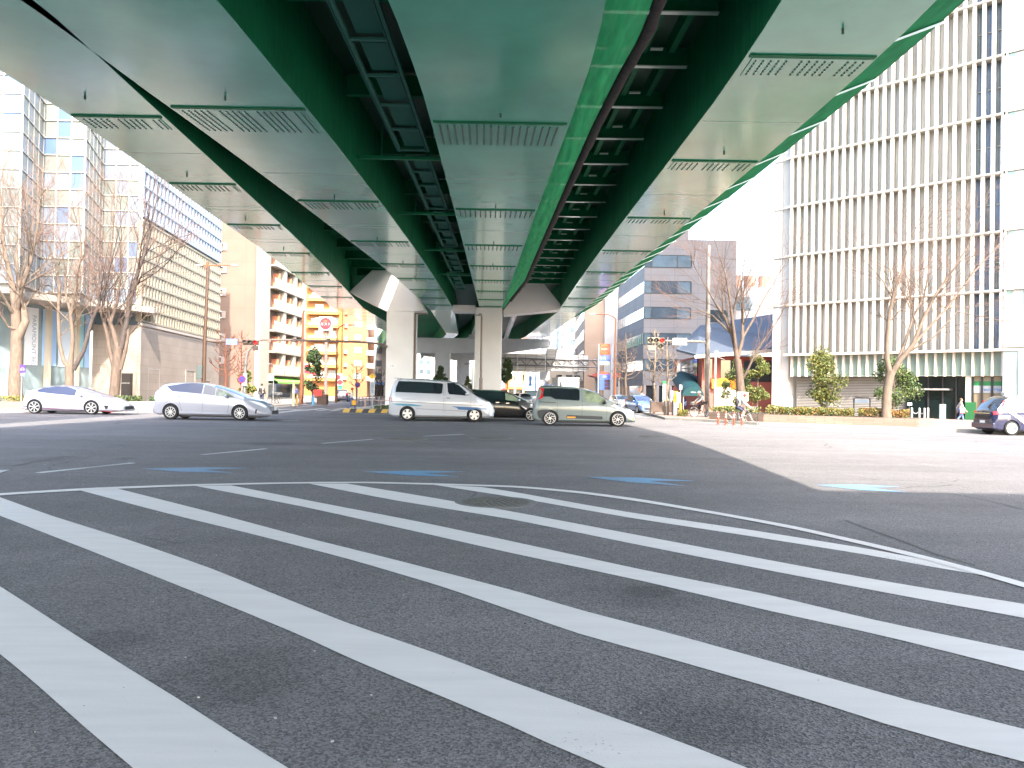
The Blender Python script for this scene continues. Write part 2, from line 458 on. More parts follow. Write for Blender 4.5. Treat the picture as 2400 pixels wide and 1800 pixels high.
# the dashed worn lines across the crossing, and lane lines far off
mb = MB()
def line(p, q, wd=.12, z=.004):
    p, q = gz(*p), gz(*q)
    d = (q - p).normalized(); s_ = Vector((d.y, -d.x, 0)) * wd / 2; Z = Vector((0, 0, z))
    mb.quad(p - s_ + Z, p + s_ + Z, q + s_ + Z, q - s_ + Z)
for p, q in [(L_(165, 200), L_(575, 157)), (L_(870, 122), L_(1150, 96)), (L_(1390, 73), L_(1610, 55)), (L_(1830, 42), L_(2005, 33)), (L_(-200, 250), L_(20, 189))]:
    line(p, q, .16)
line((645, 987), (700, 985), .15); line((695, 955), (900, 933), .2); line((640, 968), (760, 957), .45)
line((800, 968), (905, 973), .15); line((790, 965), (1000, 977), .15)
line((1400, 973), (1560, 981), .3); line((1510, 978), (1800, 1004), .15); line((1800, 1004), (2400, 1027), .15)
line((2000, 1019), (2260, 1019), .12)
mb.v = [Vector((p.x, p.y, .004 + .001 * (i // 4 % 7))) for i, p in enumerate(mb.v)]
struct(mb.build('lane_line_marking', WORN))
# crosswalk in front of the median (bars run along the side street)
mb = MB()
for i in range(6):
    x = -17.5 + i * .95
    mb.quad((x, 53.5, .013), (x + .45, 53.5, .013), (x + .3, 57.3, .013), (x - .15, 57.3, .013))
for i in range(9):
    x = 1.2 + i * .95
    mb.quad((x, 52.5, .013), (x + .45, 52.5, .013), (x + .35, 56, .013), (x - .1, 56, .013))
struct(mb.build('crosswalk_marking', WORN))
# blue bicycle arrows
mb = MB()
def arrow(tip, tail, half):
    t, e = gz(*tip), gz(*tail); d = e - t; n_ = Vector((-d.y, d.x, 0)).normalized() * half; Z = Vector((0, 0, .006))
    mid = t + d * .62
    mb.poly([t + Z, t + d * .5 + n_ + Z, t + d * 1.0 + n_ * 1.0 + Z, mid + Z, t + d * 1.0 - n_ + Z, t + d * .5 - n_ + Z][::-1])
arrow((330, 1099), (570, 1103), .42)
arrow((850, 1106), (1085, 1112), .42)
arrow((1370, 1118), (1622, 1134), .42)
arrow((1910, 1137), (2120, 1148), .42)
arrow((2110, 1028), (2180, 1033), .4)
arrow((2270, 1052), (2370, 1058), .4)
o = mb.build('bicycle_arrow_marking', BLUE); struct(o)
for f in o.data.polygons:
    if f.normal.z < 0: f.flip()
# worn repair patch, tar seams
TAR = mat('tar_seam', (.035, .035, .037), .6)
mb = MB()
def seam(pts, wd=.03):
    pts = [gz(*p) for p in pts]
    for p, q in zip(pts, pts[1:]):
        d = (q - p).normalized(); s_ = Vector((d.y, -d.x, 0)) * wd / 2; Z = Vector((0, 0, .0035))
        mb.quad(p - s_ + Z, p + s_ + Z, q + s_ + Z, q - s_ + Z)
seam([R_(1440, 405), R_(1560, 450), R_(1700, 500), R_(1830, 552), R_(2000, 600)], .03)
seam([R_(1900, 290), R_(2060, 322), R_(2212, 358)], .04)
seam([(0, 1092), (40, 1091), (90, 1081), (160, 1069)], .1)
struct(mb.build('tar_seam', TAR))

# manhole covers
IRON = mat('cast_iron', (.11, .11, .105), .7, .3, var=.25, vscale=25, bump=.5, bscale=60)
IRONR = mat('concrete_collar', (.15, .147, .142), .8, var=.2, vscale=12)
def manhole(u, v, r, lab, collar=True):
    p = gz(u, v)
    t = thing('manhole_cover', lab, 'manhole cover', p)
    b = MB()
    if collar: b.tube([p + Vector((0, 0, -.05)), p + Vector((0, 0, .005))], r * 1.22, 40)
    b.tube([p + Vector((0, 0, -.05)), p + Vector((0, 0, .009))], r, 40, 1)
    for k in range(5):
        rr = r * (.2 + .16 * k)
        for j in range(5 + 5 * k):
            a_ = j / (5 + 5 * k) * 6.283
            b.box(p.x + rr * math.cos(a_) - .025, p.x + rr * math.cos(a_) + .025, p.y + rr * math.sin(a_) - .02, p.y + rr * math.sin(a_) + .02, .009, .016, 1)
    b.build('lid', [IRONR, IRON], t)
manhole(1162, 1177, .45, 'round iron manhole cover set among the white stripes of the striped zone')
manhole(945, 1029, .62, 'pale worn manhole cover in the shaded crossing in front of the white van')
manhole(1152, 1027, .6, 'pale worn manhole cover in the shaded crossing in front of the black minivan')
manhole(1530, 1024, .55, 'manhole cover at the edge of the sunlit road, right of the grey compact wagon')
# small litter and pebbles close by
PEB = mat('pebble', (.5, .49, .46), .8)
b = MB()
rr = random.Random(3)
for i in range(240):
    y = 2.0 + rr.random() ** 1.6 * 14; x = (rr.random() - .5) * 1.5 * y
    s = .003 + rr.random() ** 3 * .004
    b.sphere((x, y, s * .5), s, 6, 4, 0 if rr.random() < .6 else 1, (1.2, 1, .6))
stuff(b.build('road_grit', [PEB, mat('dark_pebble', (.05, .05, .05), .8)]))

# ---------------------------------------------------------------- pavements (with kerbs)
PAV = panel_mat('paving_tiles', (.40, .35, .32), (.28, .26, .25), .3, .3, .85)
def paving(name, col, sx, sy):
    if name in MATS: return MATS[name]
    m = mat(name, col, .85, var=.1, vscale=3)
    return m
PAVL = paving('pavement_blocks', (.23, .20, .18), .3, .3)
PAVR = paving('pavement_reddish', (.25, .175, .14), .3, .3)
KERB = mat('kerb_stone', (.24, .23, .215), .8, var=.12, vscale=3)
def pavement(pts, mt, name='pavement'):
    """pts counter-clockwise; the kerb is a rim of its own width"""
    b = MB(); b.prism(pts, -.05, .15, 0)
    struct(b.build(name, mt))
    k = MB()
    n = len(pts)
    for i in range(n):
        p, q = Vector((*pts[i], 0)), Vector((*pts[(i + 1) % n], 0))
        if (q - p).length > 60 and abs(p.x) > 60: continue
        d = (q - p).normalized(); o = Vector((d.y, -d.x, 0)) * .16
        m_ = max(1, int((q - p).length / 1.0))
        for j in range(m_):
            a_, c_ = p.lerp(q, j / m_) + d * .004, p.lerp(q, (j + 1) / m_) - d * .004
            k.add([a_ + o + Vector((0, 0, -.03)), c_ + o + Vector((0, 0, -.03)), c_ + Vector((0, 0, -.03)), a_ + Vector((0, 0, -.03)),
                   a_ + o * .9 + Vector((0, 0, .145)), c_ + o * .9 + Vector((0, 0, .145)), c_ + Vector((0, 0, .153)), a_ + Vector((0, 0, .153))],
                  [(3, 2, 1, 0), (4, 5, 6, 7), (0, 1, 5, 4), (1, 2, 6, 5), (2, 3, 7, 6), (3, 0, 4, 7)])
    struct(k.build('kerb', KERB))
# left corner block: from the far left round to the side street
PL = [(-24.0, 41.8), (-21.0, 43.2), (-18.8, 46.5), (-18.4, 52.0), (-19.6, 62), (-24.5, 120), (-34, 260), (-160, 260), (-160, 20), (-60, 20), (-36, 36)]
pavement(PL, PAVL)
# right corner block
PR = [(9.6, 47.4), (11.2, 44.9), (13.2, 40.9), (20.5, 36.2), (28, 30.5), (45, 17), (90, -10), (160, 60), (160, 260), (20, 260), (13.5, 100), (10.6, 60)]
pavement(PR, PAVR)
# median under the viaduct
PM = [(-11.5, 53), (-11.0, 51.4), (-4.5, 51.1), (-2.2, 51.3), (0.4, 53), (1.2, 75), (-.5, 150), (-6, 300), (-12.5, 300), (-13.8, 150), (-12.8, 75)]
pavement(PM, CONC, 'median')
# ================================================================ elevated viaduct
def steel(name, col, rough, bump, coat=.8, spec=.6):
    m = bpy.data.materials.new(name); m.use_nodes = True
    n, l = m.node_tree.nodes, m.node_tree.links
    b = n['Principled BSDF']; b.inputs['Specular IOR Level'].default_value = spec if coat else .25
    b.inputs['Coat Weight'].default_value = coat; b.inputs['Coat Roughness'].default_value = .12
    g = n.new('ShaderNodeNewGeometry')
    mp = n.new('ShaderNodeMapping'); mp.inputs['Scale'].default_value = (.3, 9.0, 1)
    l.new(g.outputs['Position'], mp.inputs[0])
    t = n.new('ShaderNodeTexNoise'); t.inputs['Scale'].default_value = 1.0; t.inputs['Detail'].default_value = 5; t.inputs['Roughness'].default_value = .62
    l.new(mp.outputs[0], t.inputs['Vector'])
    bp = n.new('ShaderNodeBump'); bp.inputs['Strength'].default_value = bump; bp.inputs['Distance'].default_value = .02
    l.new(t.outputs['Fac'], bp.inputs['Height']); l.new(bp.outputs[0], b.inputs['Normal']); l.new(bp.outputs[0], b.inputs['Coat Normal'])
    t2 = n.new('ShaderNodeTexNoise'); t2.inputs['Scale'].default_value = .5; t2.inputs['Detail'].default_value = 6
    l.new(g.outputs['Position'], t2.inputs['Vector'])
    r = n.new('ShaderNodeMapRange'); r.inputs[1].default_value = .3; r.inputs[2].default_value = .7; r.inputs[3].default_value = .82; r.inputs[4].default_value = 1.12
    l.new(t2.outputs['Fac'], r.inputs[0])
    sc = n.new('ShaderNodeVectorMath'); sc.operation = 'SCALE'; sc.inputs[0].default_value = col; l.new(r.outputs[0], sc.inputs['Scale'])
    l.new(sc.outputs[0], b.inputs['Base Color'])
    r2 = n.new('ShaderNodeMapRange'); r2.inputs[1].default_value = .3; r2.inputs[2].default_value = .7; r2.inputs[3].default_value = rough * .8; r2.inputs[4].default_value = rough * 1.3
    l.new(t.outputs['Fac'], r2.inputs[0]); l.new(r2.outputs[0], b.inputs['Roughness'])
    return m
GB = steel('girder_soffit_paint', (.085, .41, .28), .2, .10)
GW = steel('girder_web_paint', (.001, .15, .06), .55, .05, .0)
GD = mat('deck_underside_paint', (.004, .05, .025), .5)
GP = steel('pale_steel_flange', (.42, .55, .47), .35, .1)
BOLT = mat('bolt_paint', (.05, .13, .095), .5)
PIERW = mat('pier_paint', (.70, .69, .68), .42, spec=.5, var=.05, vscale=.6)

Z0, YP, YF, YE = 9.15, 72.0, 138.0, 250.0
def zb(y): return Z0 if y < YP else Z0 + 2.75 * min(1, (y - YP) / (YF - YP))
def edge(pts, far, end=None, z=Z0):
    q = sorted([(gz(u, v, z).y, gz(u, v, z).x) for u, v in pts])
    q = [p for p in q if p[0] < YP - 1]
    (y0, x0), (y1, x1) = q[0], q[min(3, len(q) - 1)]
    s0 = (x1 - x0) / (y1 - y0)
    q = [(yy, x0 - s0 * (y0 - yy) * .6) for yy in (-40, -25, -10, -2, 3, 8)] + q
    (ya, xa), (yb_, xb) = q[-3], q[-1]
    q.append((YP, xb + (xb - xa) / (yb_ - ya) * (YP - yb_)))
    q.append((YF, far)); q.append((YE, far + (end if end is not None else -16)))
    q = [(y, x - min(2.6, max(0, 14.5 - y) * .11)) for y, x in q]
    # smooth the hand-measured line a little
    for _ in range(2):
        q = [q[0]] + [(q[i][0], q[i][1] * .6 + .4 * (q[i - 1][1] + (q[i + 1][1] - q[i - 1][1]) * (q[i][0] - q[i - 1][0]) / (q[i + 1][0] - q[i - 1][0]))) if q[i][0] < YP - 3 else q[i] for i in range(1, len(q) - 1)] + [q[-1]]
    return q
EA = edge([(0, 154), (164.6, 264.6), (246.8, 324.7), (329, 381.6), (402, 430.7), (503, 506.6), (566.6, 550), (612.7, 579.8), (671, 625), (726.6, 676)], -22, -24)
EB = edge([(87, 0), (168, 78), (250, 155.4), (316.5, 215.5), (411.4, 302.5), (484, 367), (569.6, 448), (700, 562), (751, 615), (816, 685.6)], -19.3, -24)
EC = edge([(180, 78), (250, 144), (341.8, 210.8), (414.6, 258), (487, 315), (572.8, 375), (700, 470), (810.7, 558), (856.8, 590.7), (906, 629), (945, 664), (969, 688)], -11.9, -18)
ED = edge([(531.6, 0), (767, 320), (900, 481), (983, 600), (1012.7, 642), (1040, 685.6), (1056, 715.5)], -9.8, -18)
EE = edge([(938, 0), (990, 191.7), (1015.7, 289), (1037, 376), (1070, 499), (1095, 600), (1113, 672)], -7.4, -18)
EF = edge([(1438.9, 0), (1381, 152), (1330, 293), (1294, 390.6), (1254, 492), (1218, 600), (1208, 628.7), (1186, 691)], -5.0, -18)
EI = edge([(1866, 0), (1700, 217), (1580, 365), (1464, 517), (1399, 600), (1379, 631), (1357, 658.5), (1319, 716)], 2.6, -14)
EJ = edge([(2211, 0), (2051, 138.6), (1943, 232), (1852, 316.4), (1750, 400.8), (1700, 445), (1578, 550), (1469, 634), (1418, 683)], 6.2, -14)
EK = edge([(2277, 0), (2126.7, 120.5), (2006, 226), (1885.6, 316.4), (1804, 385.7), (1750, 431), (1598, 550), (1537, 599), (1450, 672)], 7.0, -14, z=10.0)
YS = [-40, -25, -15, -8, -2, 3, 8] + [10 + 2 * i for i in range(31)] + [72, 80, 88, 96, 104, 112, 120, 128, 138, 160, 190, 220, 250]
X = lerp_tab

via = thing('elevated_viaduct', 'green steel expressway viaduct with pale box girders crossing over the whole intersection', 'viaduct', (0, 30, Z0))
def girder(l, r, dep=2.75):
    b = MB()
    n = len(YS)
    vsb = []
    for y in YS:
        z = zb(y)
        a, c = X(l, y), X(r, y)
        vsb += [(a, y, z), (c, y, z), (c - .02, y, z + dep), (a + .02, y, z + dep)]
    fb, fw = [], []
    for i in range(n - 1):
        o = 4 * i
        fb.append((o, o + 4, o + 5, o + 1))
        fw += [(o + 1, o + 5, o + 6, o + 2), (o + 2, o + 6, o + 7, o + 3), (o + 3, o + 7, o + 4, o)]
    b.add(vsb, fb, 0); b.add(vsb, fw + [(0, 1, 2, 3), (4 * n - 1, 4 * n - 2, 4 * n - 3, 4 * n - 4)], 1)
    # thin lower flange lip standing proud of both webs
    for e, sg in ((l, -1), (r, 1)):
        for y0, y1 in zip(YS, YS[1:]):
            if y1 > 140: break
            p0, p1 = Vector((X(e, y0), y0, zb(y0))), Vector((X(e, y1), y1, zb(y1)))
            q = Vector((sg * .05, 0, 0)); t = Vector((0, 0, .025))
            b.add([p0, p1, p1 + q, p0 + q, p0 + t, p1 + t, p1 + q + t, p0 + q + t],
                  [(0, 1, 2, 3), (3, 2, 6, 7), (7, 6, 5, 4)] if sg < 0 else [(3, 2, 1, 0), (7, 6, 2, 3), (4, 5, 6, 7)], 0)
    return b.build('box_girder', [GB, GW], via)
def splice(g, l, r, y0, ln, cols=4, bolts=True, ribs=False):
    b = MB()
    zt = zb(y0) - .001; m_ = .12
    a0, a1 = X(l, y0) + m_, X(r, y0) - m_
    c0, c1 = X(l, y0 + ln) + m_, X(r, y0 + ln) - m_
    z1 = zb(y0 + ln) - .001
    t = .022
    b.add([(a0, y0, zt), (a1, y0, zt), (c1, y0 + ln, z1), (c0, y0 + ln, z1), (a0, y0, zt - t), (a1, y0, zt - t), (c1, y0 + ln, z1 - t), (c0, y0 + ln, z1 - t)],
          [(4, 7, 6, 5), (0, 4, 5, 1), (1, 5, 6, 2), (2, 6, 7, 3), (3, 7, 4, 0)], 0)
    # joint bar on the near side
    b.add([(a0 - .1, y0 - .17, zt + .004), (a1 + .1, y0 - .17, zt + .004), (a1 + .1, y0 - .03, zt + .004), (a0 - .1, y0 - .03, zt + .004),
           (a0 - .1, y0 - .17, zt - .03), (a1 + .1, y0 - .17, zt - .03), (a1 + .1, y0 - .03, zt - .03), (a0 - .1, y0 - .03, zt - .03)],
          [(4, 7, 6, 5), (0, 4, 5, 1), (1, 5, 6, 2), (2, 6, 7, 3), (3, 7, 4, 0)], 2)
    n = int((a1 - a0) / (.105 if ribs else .165))
    for i in range(n):
        f = (i + .6) / n
        xa, xb = a0 + (a1 - a0) * f, c0 + (c1 - c0) * f
        if ribs:
            if i % 2 == 0:
                b.bar((xa, y0 + .12, zt - .035), (xb, y0 + ln - .12, z1 - .035), .045, .03, 1)
            continue
        if i % 6 == 5: continue
        if not bolts:
            b.bar((xa, y0 + .1, zt - .03), (xb, y0 + ln - .1, z1 - .03), .04, .03, 1); continue
        k = max(3, int((ln - .2) / .115))
        for j in range(k):
            u_ = (j + .5) / k
            if cols == 2 and j == k // 2: continue
            x_, y_ = xa + (xb - xa) * u_, y0 + .08 + (ln - .16) * u_
            z_ = zt - t + (z1 - zt) * u_
            b.box(x_ - .019, x_ + .019, y_ - .022, y_ + .022, z_ - .022, z_, 1)
    o = b.build('splice_plate', [GB, BOLT, GW], g)
def spouts(g, l, r, ys):
    for y, f in ys:
        b = MB(); x_ = X(l, y) + (X(r, y) - X(l, y)) * f
        b.tube([(x_, y, zb(y)), (x_, y, zb(y) - .11)], .03, 8)
        b.build('drain_spout', BOLT, g)
def welds(g, l, r, ys):
    for y in ys:
        z = zb(y); b = MB()
        b.box(X(l, y) + .02, X(r, y) - .02, y, y + .035, z - .008, z + .01)
        b.build('weld_seam', GP, g)
g1 = girder(EA, EB)
for y, ln in ((21.9, .98), (29.0, .95), (36.1, .9), (43.4, .9), (50.5, .9), (57, .9), (63.5, .9)): splice(g1, EA, EB, y, ln, bolts=y < 45)
spouts(g1, EA, EB, [(20.3, .45), (27.6, .45), (34.6, .5), (42, .5)])
welds(g1, EA, EB, [25.2, 32.5, 33.1, 39.4, 40.2, 47, 54, 60, 67, 76, 82, 88, 95, 102, 110, 118, 126])
g2 = girder(EC, ED)
for y, ln in ((21.1, 1.85), (31.3, 1.3), (39.6, 1.2), (46.5, 1.1), (52.4, 1), (58, 1), (63, 1), (68, 1)): splice(g2, EC, ED, y, ln, bolts=y < 45)
spouts(g2, EC, ED, [(20.2, .5), (30.6, .5), (38.9, .5), (45.8, .55), (51.8, .5)])
welds(g2, EC, ED, [27.3, 35.6, 36.1, 43.0, 49.7, 55.1, 60.4, 65.5, 78, 84, 90, 97, 104, 112, 120, 128])
g3 = girder(EE, EF)
for y, ln in ((21.9, 1.9), (32.3, 1.3), (40.1, 1.2), (46.7, 1.1), (52.6, 1), (58.2, 1), (63.4, 1), (68.3, 1)): splice(g3, EE, EF, y, ln, ribs=True)
spouts(g3, EE, EF, [(21.1, .5), (31.7, .5), (39.5, .5), (46.2, .5)])
welds(g3, EE, EF, [27.6, 36.4, 43.4, 49.6, 55.3, 60.8, 66, 78, 86, 96, 108])
g4 = girder(EI, EJ)
for y, ln in ((17.3, 1.0), (25.1, .98), (33.3, .95), (41, .9), (48.2, .9), (55, .9), (61.5, .9), (67.5, .9)): splice(g4, EI, EJ, y, ln, bolts=y < 45)
spouts(g4, EI, EJ, [(15.9, .55), (24, .5), (32.2, .5)])
welds(g4, EI, EJ, [21.4, 29.3, 37, 44.5, 51.6, 58.2, 64.5, 70, 76, 82, 88, 94, 101, 108, 116, 125])

# deck: one slab over the three right girders, a separate ramp deck on the left one
def slab(l, r, dz, t, mt, name, y0=-40, y1=250, dl=0.0, dr=0.0):
    b = MB(); ys = [y for y in YS if y0 <= y <= y1]
    vsb = []
    for y in ys:
        z = zb(y) + dz
        vsb += [(X(l, y) + dl, y, z), (X(r, y) + dr, y, z), (X(r, y) + dr, y, z + t), (X(l, y) + dl, y, z + t)]
    fs = []
    for i in range(len(ys) - 1):
        o = 4 * i
        fs += [(o, o + 4, o + 5, o + 1), (o + 1, o + 5, o + 6, o + 2), (o + 2, o + 6, o + 7, o + 3), (o + 3, o + 7, o + 4, o)]
    n = len(ys)
    fs += [(0, 1, 2, 3), (4 * n - 1, 4 * n - 2, 4 * n - 3, 4 * n - 4)]
    b.add(vsb, fs)
    return b.build(name, mt, via)
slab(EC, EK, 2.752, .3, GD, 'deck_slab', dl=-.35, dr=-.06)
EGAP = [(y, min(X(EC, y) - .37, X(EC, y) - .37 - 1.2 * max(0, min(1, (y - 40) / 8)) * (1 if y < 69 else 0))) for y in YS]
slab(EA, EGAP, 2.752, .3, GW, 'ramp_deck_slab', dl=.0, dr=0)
def parapet(e, d, z0, z1, th, mt, name='parapet'):
    b = MB()
    vsb, fs = [], []
    for y in YS:
        x_ = X(e, y) + d; z = zb(y)
        vsb += [(x_, y, z + z0), (x_ + th, y, z + z0), (x_ + th, y, z + z1), (x_, y, z + z1)]
    for i in range(len(YS) - 1):
        o = 4 * i
        fs += [(o, o + 4, o + 5, o + 1), (o + 1, o + 5, o + 6, o + 2), (o + 2, o + 6, o + 7, o + 3), (o + 3, o + 7, o + 4, o)]
    b.add(vsb, fs); return b.build(name, mt, via)
parapet(EK, -.05, .85, 2.9, .06, GW, 'edge_fascia')
parapet(EK, -.3, 3.053, 4.0, .2, CONC)
parapet(EC, -.35, 3.053, 3.9, .2, CONC)
parapet(EGAP, -.5, 3.053, 3.9, .2, CONC)
SCRN = mat('screen_green', (.012, .20, .075), .9, spec=.1, var=.25, vscale=2, stretch=(1, .6, 1))
# sloping screen between the right girder and the deck edge, with brackets
b = MB()
vsb, fs = [], []
for y in YS:
    z = zb(y); vsb += [(X(EJ, y) + .05, y, z + .14), (X(EK, y), y, z + .86)]
for i in range(len(YS) - 1): fs.append((2 * i, 2 * i + 2, 2 * i + 3, 2 * i + 1))
b.add(vsb, fs); b.build('edge_screen', SCRN, via)
for i in range(22):
    y = 13.6 + 3.1 * i
    if y > 71: break
    b = MB()
    b.bar((X(EJ, y) + .06, y, zb(y) + .10), (X(EK, y + .5), y + .5, zb(y) + .80), .09, .04)
    b.build('edge_bracket', GP if i % 1 == 0 else GW, via)
# cross beams under the deck
def beam(e0, d0, e1, d1, y, z, wf, mt, web=.5):
    b = MB()
    x0, x1 = X(e0, y) + d0, X(e1, y) + d1
    b.box(x0, x1, y - wf / 2, y + wf / 2, z, z + .03, 0)
    b.box(x0, x1, y - .012, y + .012, z + .031, z + web, 1)
    b.build('cross_beam', [mt, GW], via)
for i in range(17):
    y = 16.4 + 3.27 * i
    beam(EF, .06, EI, -.06, y, Z0 + 2.15, .17, GP, .6)
for i in range(9):
    y = 19 + 6.2 * i
    beam(ED, .06, EE, -.06, y, Z0 + 2.0, .2, GW, .7)
for y in (47, 52.5, 57, 61, 65.2):
    beam(EB, .12, EC, -.12, y, Z0 + 2.1, .25, GW, .6)
# trough ribs in the right-hand bay
b = MB()
for k in range(4):
    f = .18 + .22 * k
    for i in range(16):
        y = 16.7 + 3.27 * i
        x0 = X(EF, y) + (X(EI, y) - X(EF, y)) * f; x1 = X(EF, y + 2.7) + (X(EI, y + 2.7) - X(EF, y + 2.7)) * f
        z = Z0 + 2.45
        b.add([(x0 - .16, y, z + .3), (x0 - .09, y, z), (x0 + .09, y, z), (x0 + .16, y, z + .3), (x1 - .16, y + 2.67, z + .3), (x1 - .09, y + 2.67, z), (x1 + .09, y + 2.67, z), (x1 + .16, y + 2.67, z + .3)],
              [(0, 4, 5, 1), (1, 5, 6, 2), (2, 6, 7, 3), (0, 1, 2, 3), (7, 6, 5, 4)], 0)
        if k < 3:
            b.box(x0 + .05, x0 + .42, y + 2.3, y + 2.44, z - .04, z - .005, 1)  # pale plate standing in for a gap of light between the ribs
b.build('trough_rib', [GW, GP], via)
# inspection walkway between the two inner girders
b = MB()
segs = [(8, 26.6, -4.02, -3.04), (27.3, 35, -3.95, -3.1), (35.6, 44, -4.05, -3.25), (44.6, 53, -4.3, -3.5), (53.6, 62, -4.7, -3.9)]
for y0, y1, xa, xb in segs:
    for x_ in (xa, xb):
        b.box(x_ - .045, x_ + .045, y0, y1, Z0 + .62, Z0 + .72, 0)
        b.box(x_ - .09, x_ - .06, y0, y1, Z0 + .6, Z0 + .8, 1)
    n = int((y1 - y0) / 1.9)
    for i in range(n):
        a = y0 + (y1 - y0) * i / n; c = y0 + (y1 - y0) * (i + 1) / n
        b.box(xa + .22, xb - .05, a + .12, c - .35, Z0 + .70, Z0 + .73, 1)
        b.box(xa + .05, xb - .05, c - .3, c - .2, Z0 + .58, Z0 + .64, 0)
        for q in range(3): b.box(xa + .2, xb - .06, c - .18 + q * .07, c - .15 + q * .07, Z0 + .66, Z0 + .68, 1)
WT = mat('walkway_teal', (.035, .14, .105), .7, spec=.2)
b.build('inspection_walkway', [WT, mat('walkway_floor', (.014, .10, .075), .7, spec=.2)], via)
for y in (26.95, 35.3, 44.3, 53.3):
    b = MB(); b.bar((X(ED, y) + .06, y - .05, Z0 + .5), (X(EE, y) - .06, y + .05, Z0 + .5), .16, .1)
    b.bar((X(ED, y) + .9, y, Z0 + .55), (X(ED, y) + .9, y, Z0 + 2), .04); b.bar((X(EE, y) - .5, y, Z0 + .55), (X(EE, y) - .5, y, Z0 + 2), .04)
    b.build('walkway_hanger', GW, via)
# green debris net and the dark padded tube along it
NET = mat('green_net', (.025, .55, .20), .8, alpha=.66, var=.2, vscale=3, stretch=(3, .4, 1))
TUBE = mat('black_padding', (.03, .025, .025), .9, var=.4, vscale=7, bump=.6, bscale=14)
Gx = sorted([(gz(u, v, 9.32).y, gz(u, v, 9.32).x) for u, v in [(1531, 0), (1500, 87), (1450, 174), (1388, 296.6), (1327, 434), (1258, 593), (1229.8, 658.5)]])
Gx = [(5, Gx[0][1] + .1)] + Gx + [(64, -.25), (70, -.75)]
b = MB(); nn = 90; mm = 14
for i in range(nn + 1):
    y = 5 + 64.5 * i / nn
    for j in range(mm + 1):
        f = j / mm
        x_ = X(EF, y) + .03 + (X(Gx, y) - X(EF, y) - .03) * f
        z = 9.19 + .16 * f - .07 * math.sin(math.pi * f) + .035 * noise.noise((x_ * 5, y * .5, 3)) * math.sin(math.pi * f) * 2
        b.v.append(Vector((x_, y, z)))
for i in range(nn):
    for j in range(mm):
        o = i * (mm + 1) + j
        b.f.append([o, o + mm + 1, o + mm + 2, o + 1]); b.mi.append(0)
b.build('debris_net', NET, via, smooth=60)
b = MB()
pts = [Vector((X(Gx, y) + .16 + .03 * noise.noise((y * .9, 0, 0)), y, 9.4 + .05 * noise.noise((0, y * .7, 5)))) for y in [5 + i * .6 for i in range(102)]]
b.tube(pts, [.14 + .03 * noise.noise((0, 0, i * .8)) for i in range(len(pts))], 10)
b.build('padded_tube', TUBE, via, smooth=60)
# drain pipe slung under the far span
b = MB(); b.tube([gz(1209, 724, 10.3), gz(1184, 797, 11.7)], .36, 14)
b.build('drain_pipe', mat('pipe_metal', (.62, .63, .66), .25, .6, var=.1, vscale=2), via, smooth=40)

# slab added out of sight above the left ramp to shade the left road
up_ = thing('unseen_shade_slab', 'added unseen slab above the green viaduct, shading the left road', 'shade slab', (-15, -20, 20))
b = MB(); b.prism([(-11.7, -70), (-11.7, 4), (-12.6, 19.5), (-18.6, 19.5), (-18.3, 4), (-18.3, -70)][::-1], 19.4, 20.0); b.build('deck_slab', CONC, up_)
for y in (-45, -12):
    b = MB(); b.box(-16.2, -14.0, y - 1.1, y + 1.1, 0, 19.4); b.build('column', PIERW, up_)
cr_ = thing('unseen_shade_deck', 'added unseen deck behind the viewpoint on the right, shading the near road', 'viaduct', (40, -13, 21))  # unseen deck on columns, added for its shadow across the near road
b = MB(); b.box(4.0, 120, -36, -12.2, 20.5, 21.6); b.build('deck_slab', CONC, cr_)
for x_ in (22, 60, 100):
    b = MB(); b.box(x_ - 1.2, x_ + 1.2, -25, -22.5, 0, 20.5); b.build('column', PIERW, cr_)

# ---------------------------------------------------------------- piers
def on(u, v, Y): p = at(u, v, Y); return (p.x, p.z)
YL, YC = 61.5, 69.0
pl = thing('bridge_pier', 'white steel pier flaring into a slanted cap, carrying the left ramp girder', 'bridge pier', (-10.5, YL, .15))
b = MB()
xl, xr = at(905, 800, YL).x, at(969, 800, YL).x
b.box(xl, xr, YL, YL + 2.5, .1, at(905, 729, YL).z)
b.build('column', PIERW, pl, bevel=.05)
b = MB()
zt = 13.0
pts = [(xl, at(905, 729, YL).z), (xr, at(905, 729, YL).z), on(996, 727, YL), on(975, 690, YL), on(950, 665, YL), on(925, 640, YL), on(908, 633, YL), on(872, 633, YL), on(818, 684, YL), on(863, 708, YL)]
b.prismy([pts[0], pts[1], pts[2], pts[3], pts[4], pts[5], pts[6], pts[7], pts[8], pts[9]], YL + .003, YL + 2.49)
b.build('cap', PIERW, pl, bevel=.04)
b = MB(); p = at(919, 858, YL); b.box(p.x - .32, p.x + .32, YL - .02, YL, p.z - .13, p.z + .13); o = b.build('number_plate', mat('plate_white', (.75, .75, .75), .5), pl)
text('P 82', .2, facing((p.x, YL - .021, p.z)), 'plate_number', GREY, pl)
b = MB(); b.box(xr + .02, xr + .14, YL + .3, YL + .45, .15, 7.7); b.box(xr + .02, xr + 1.0, YL + .3, YL + .45, 7.7, 7.8); b.build('drain_pipe', mat('brown_drain', (.18, .13, .1), .5), pl)

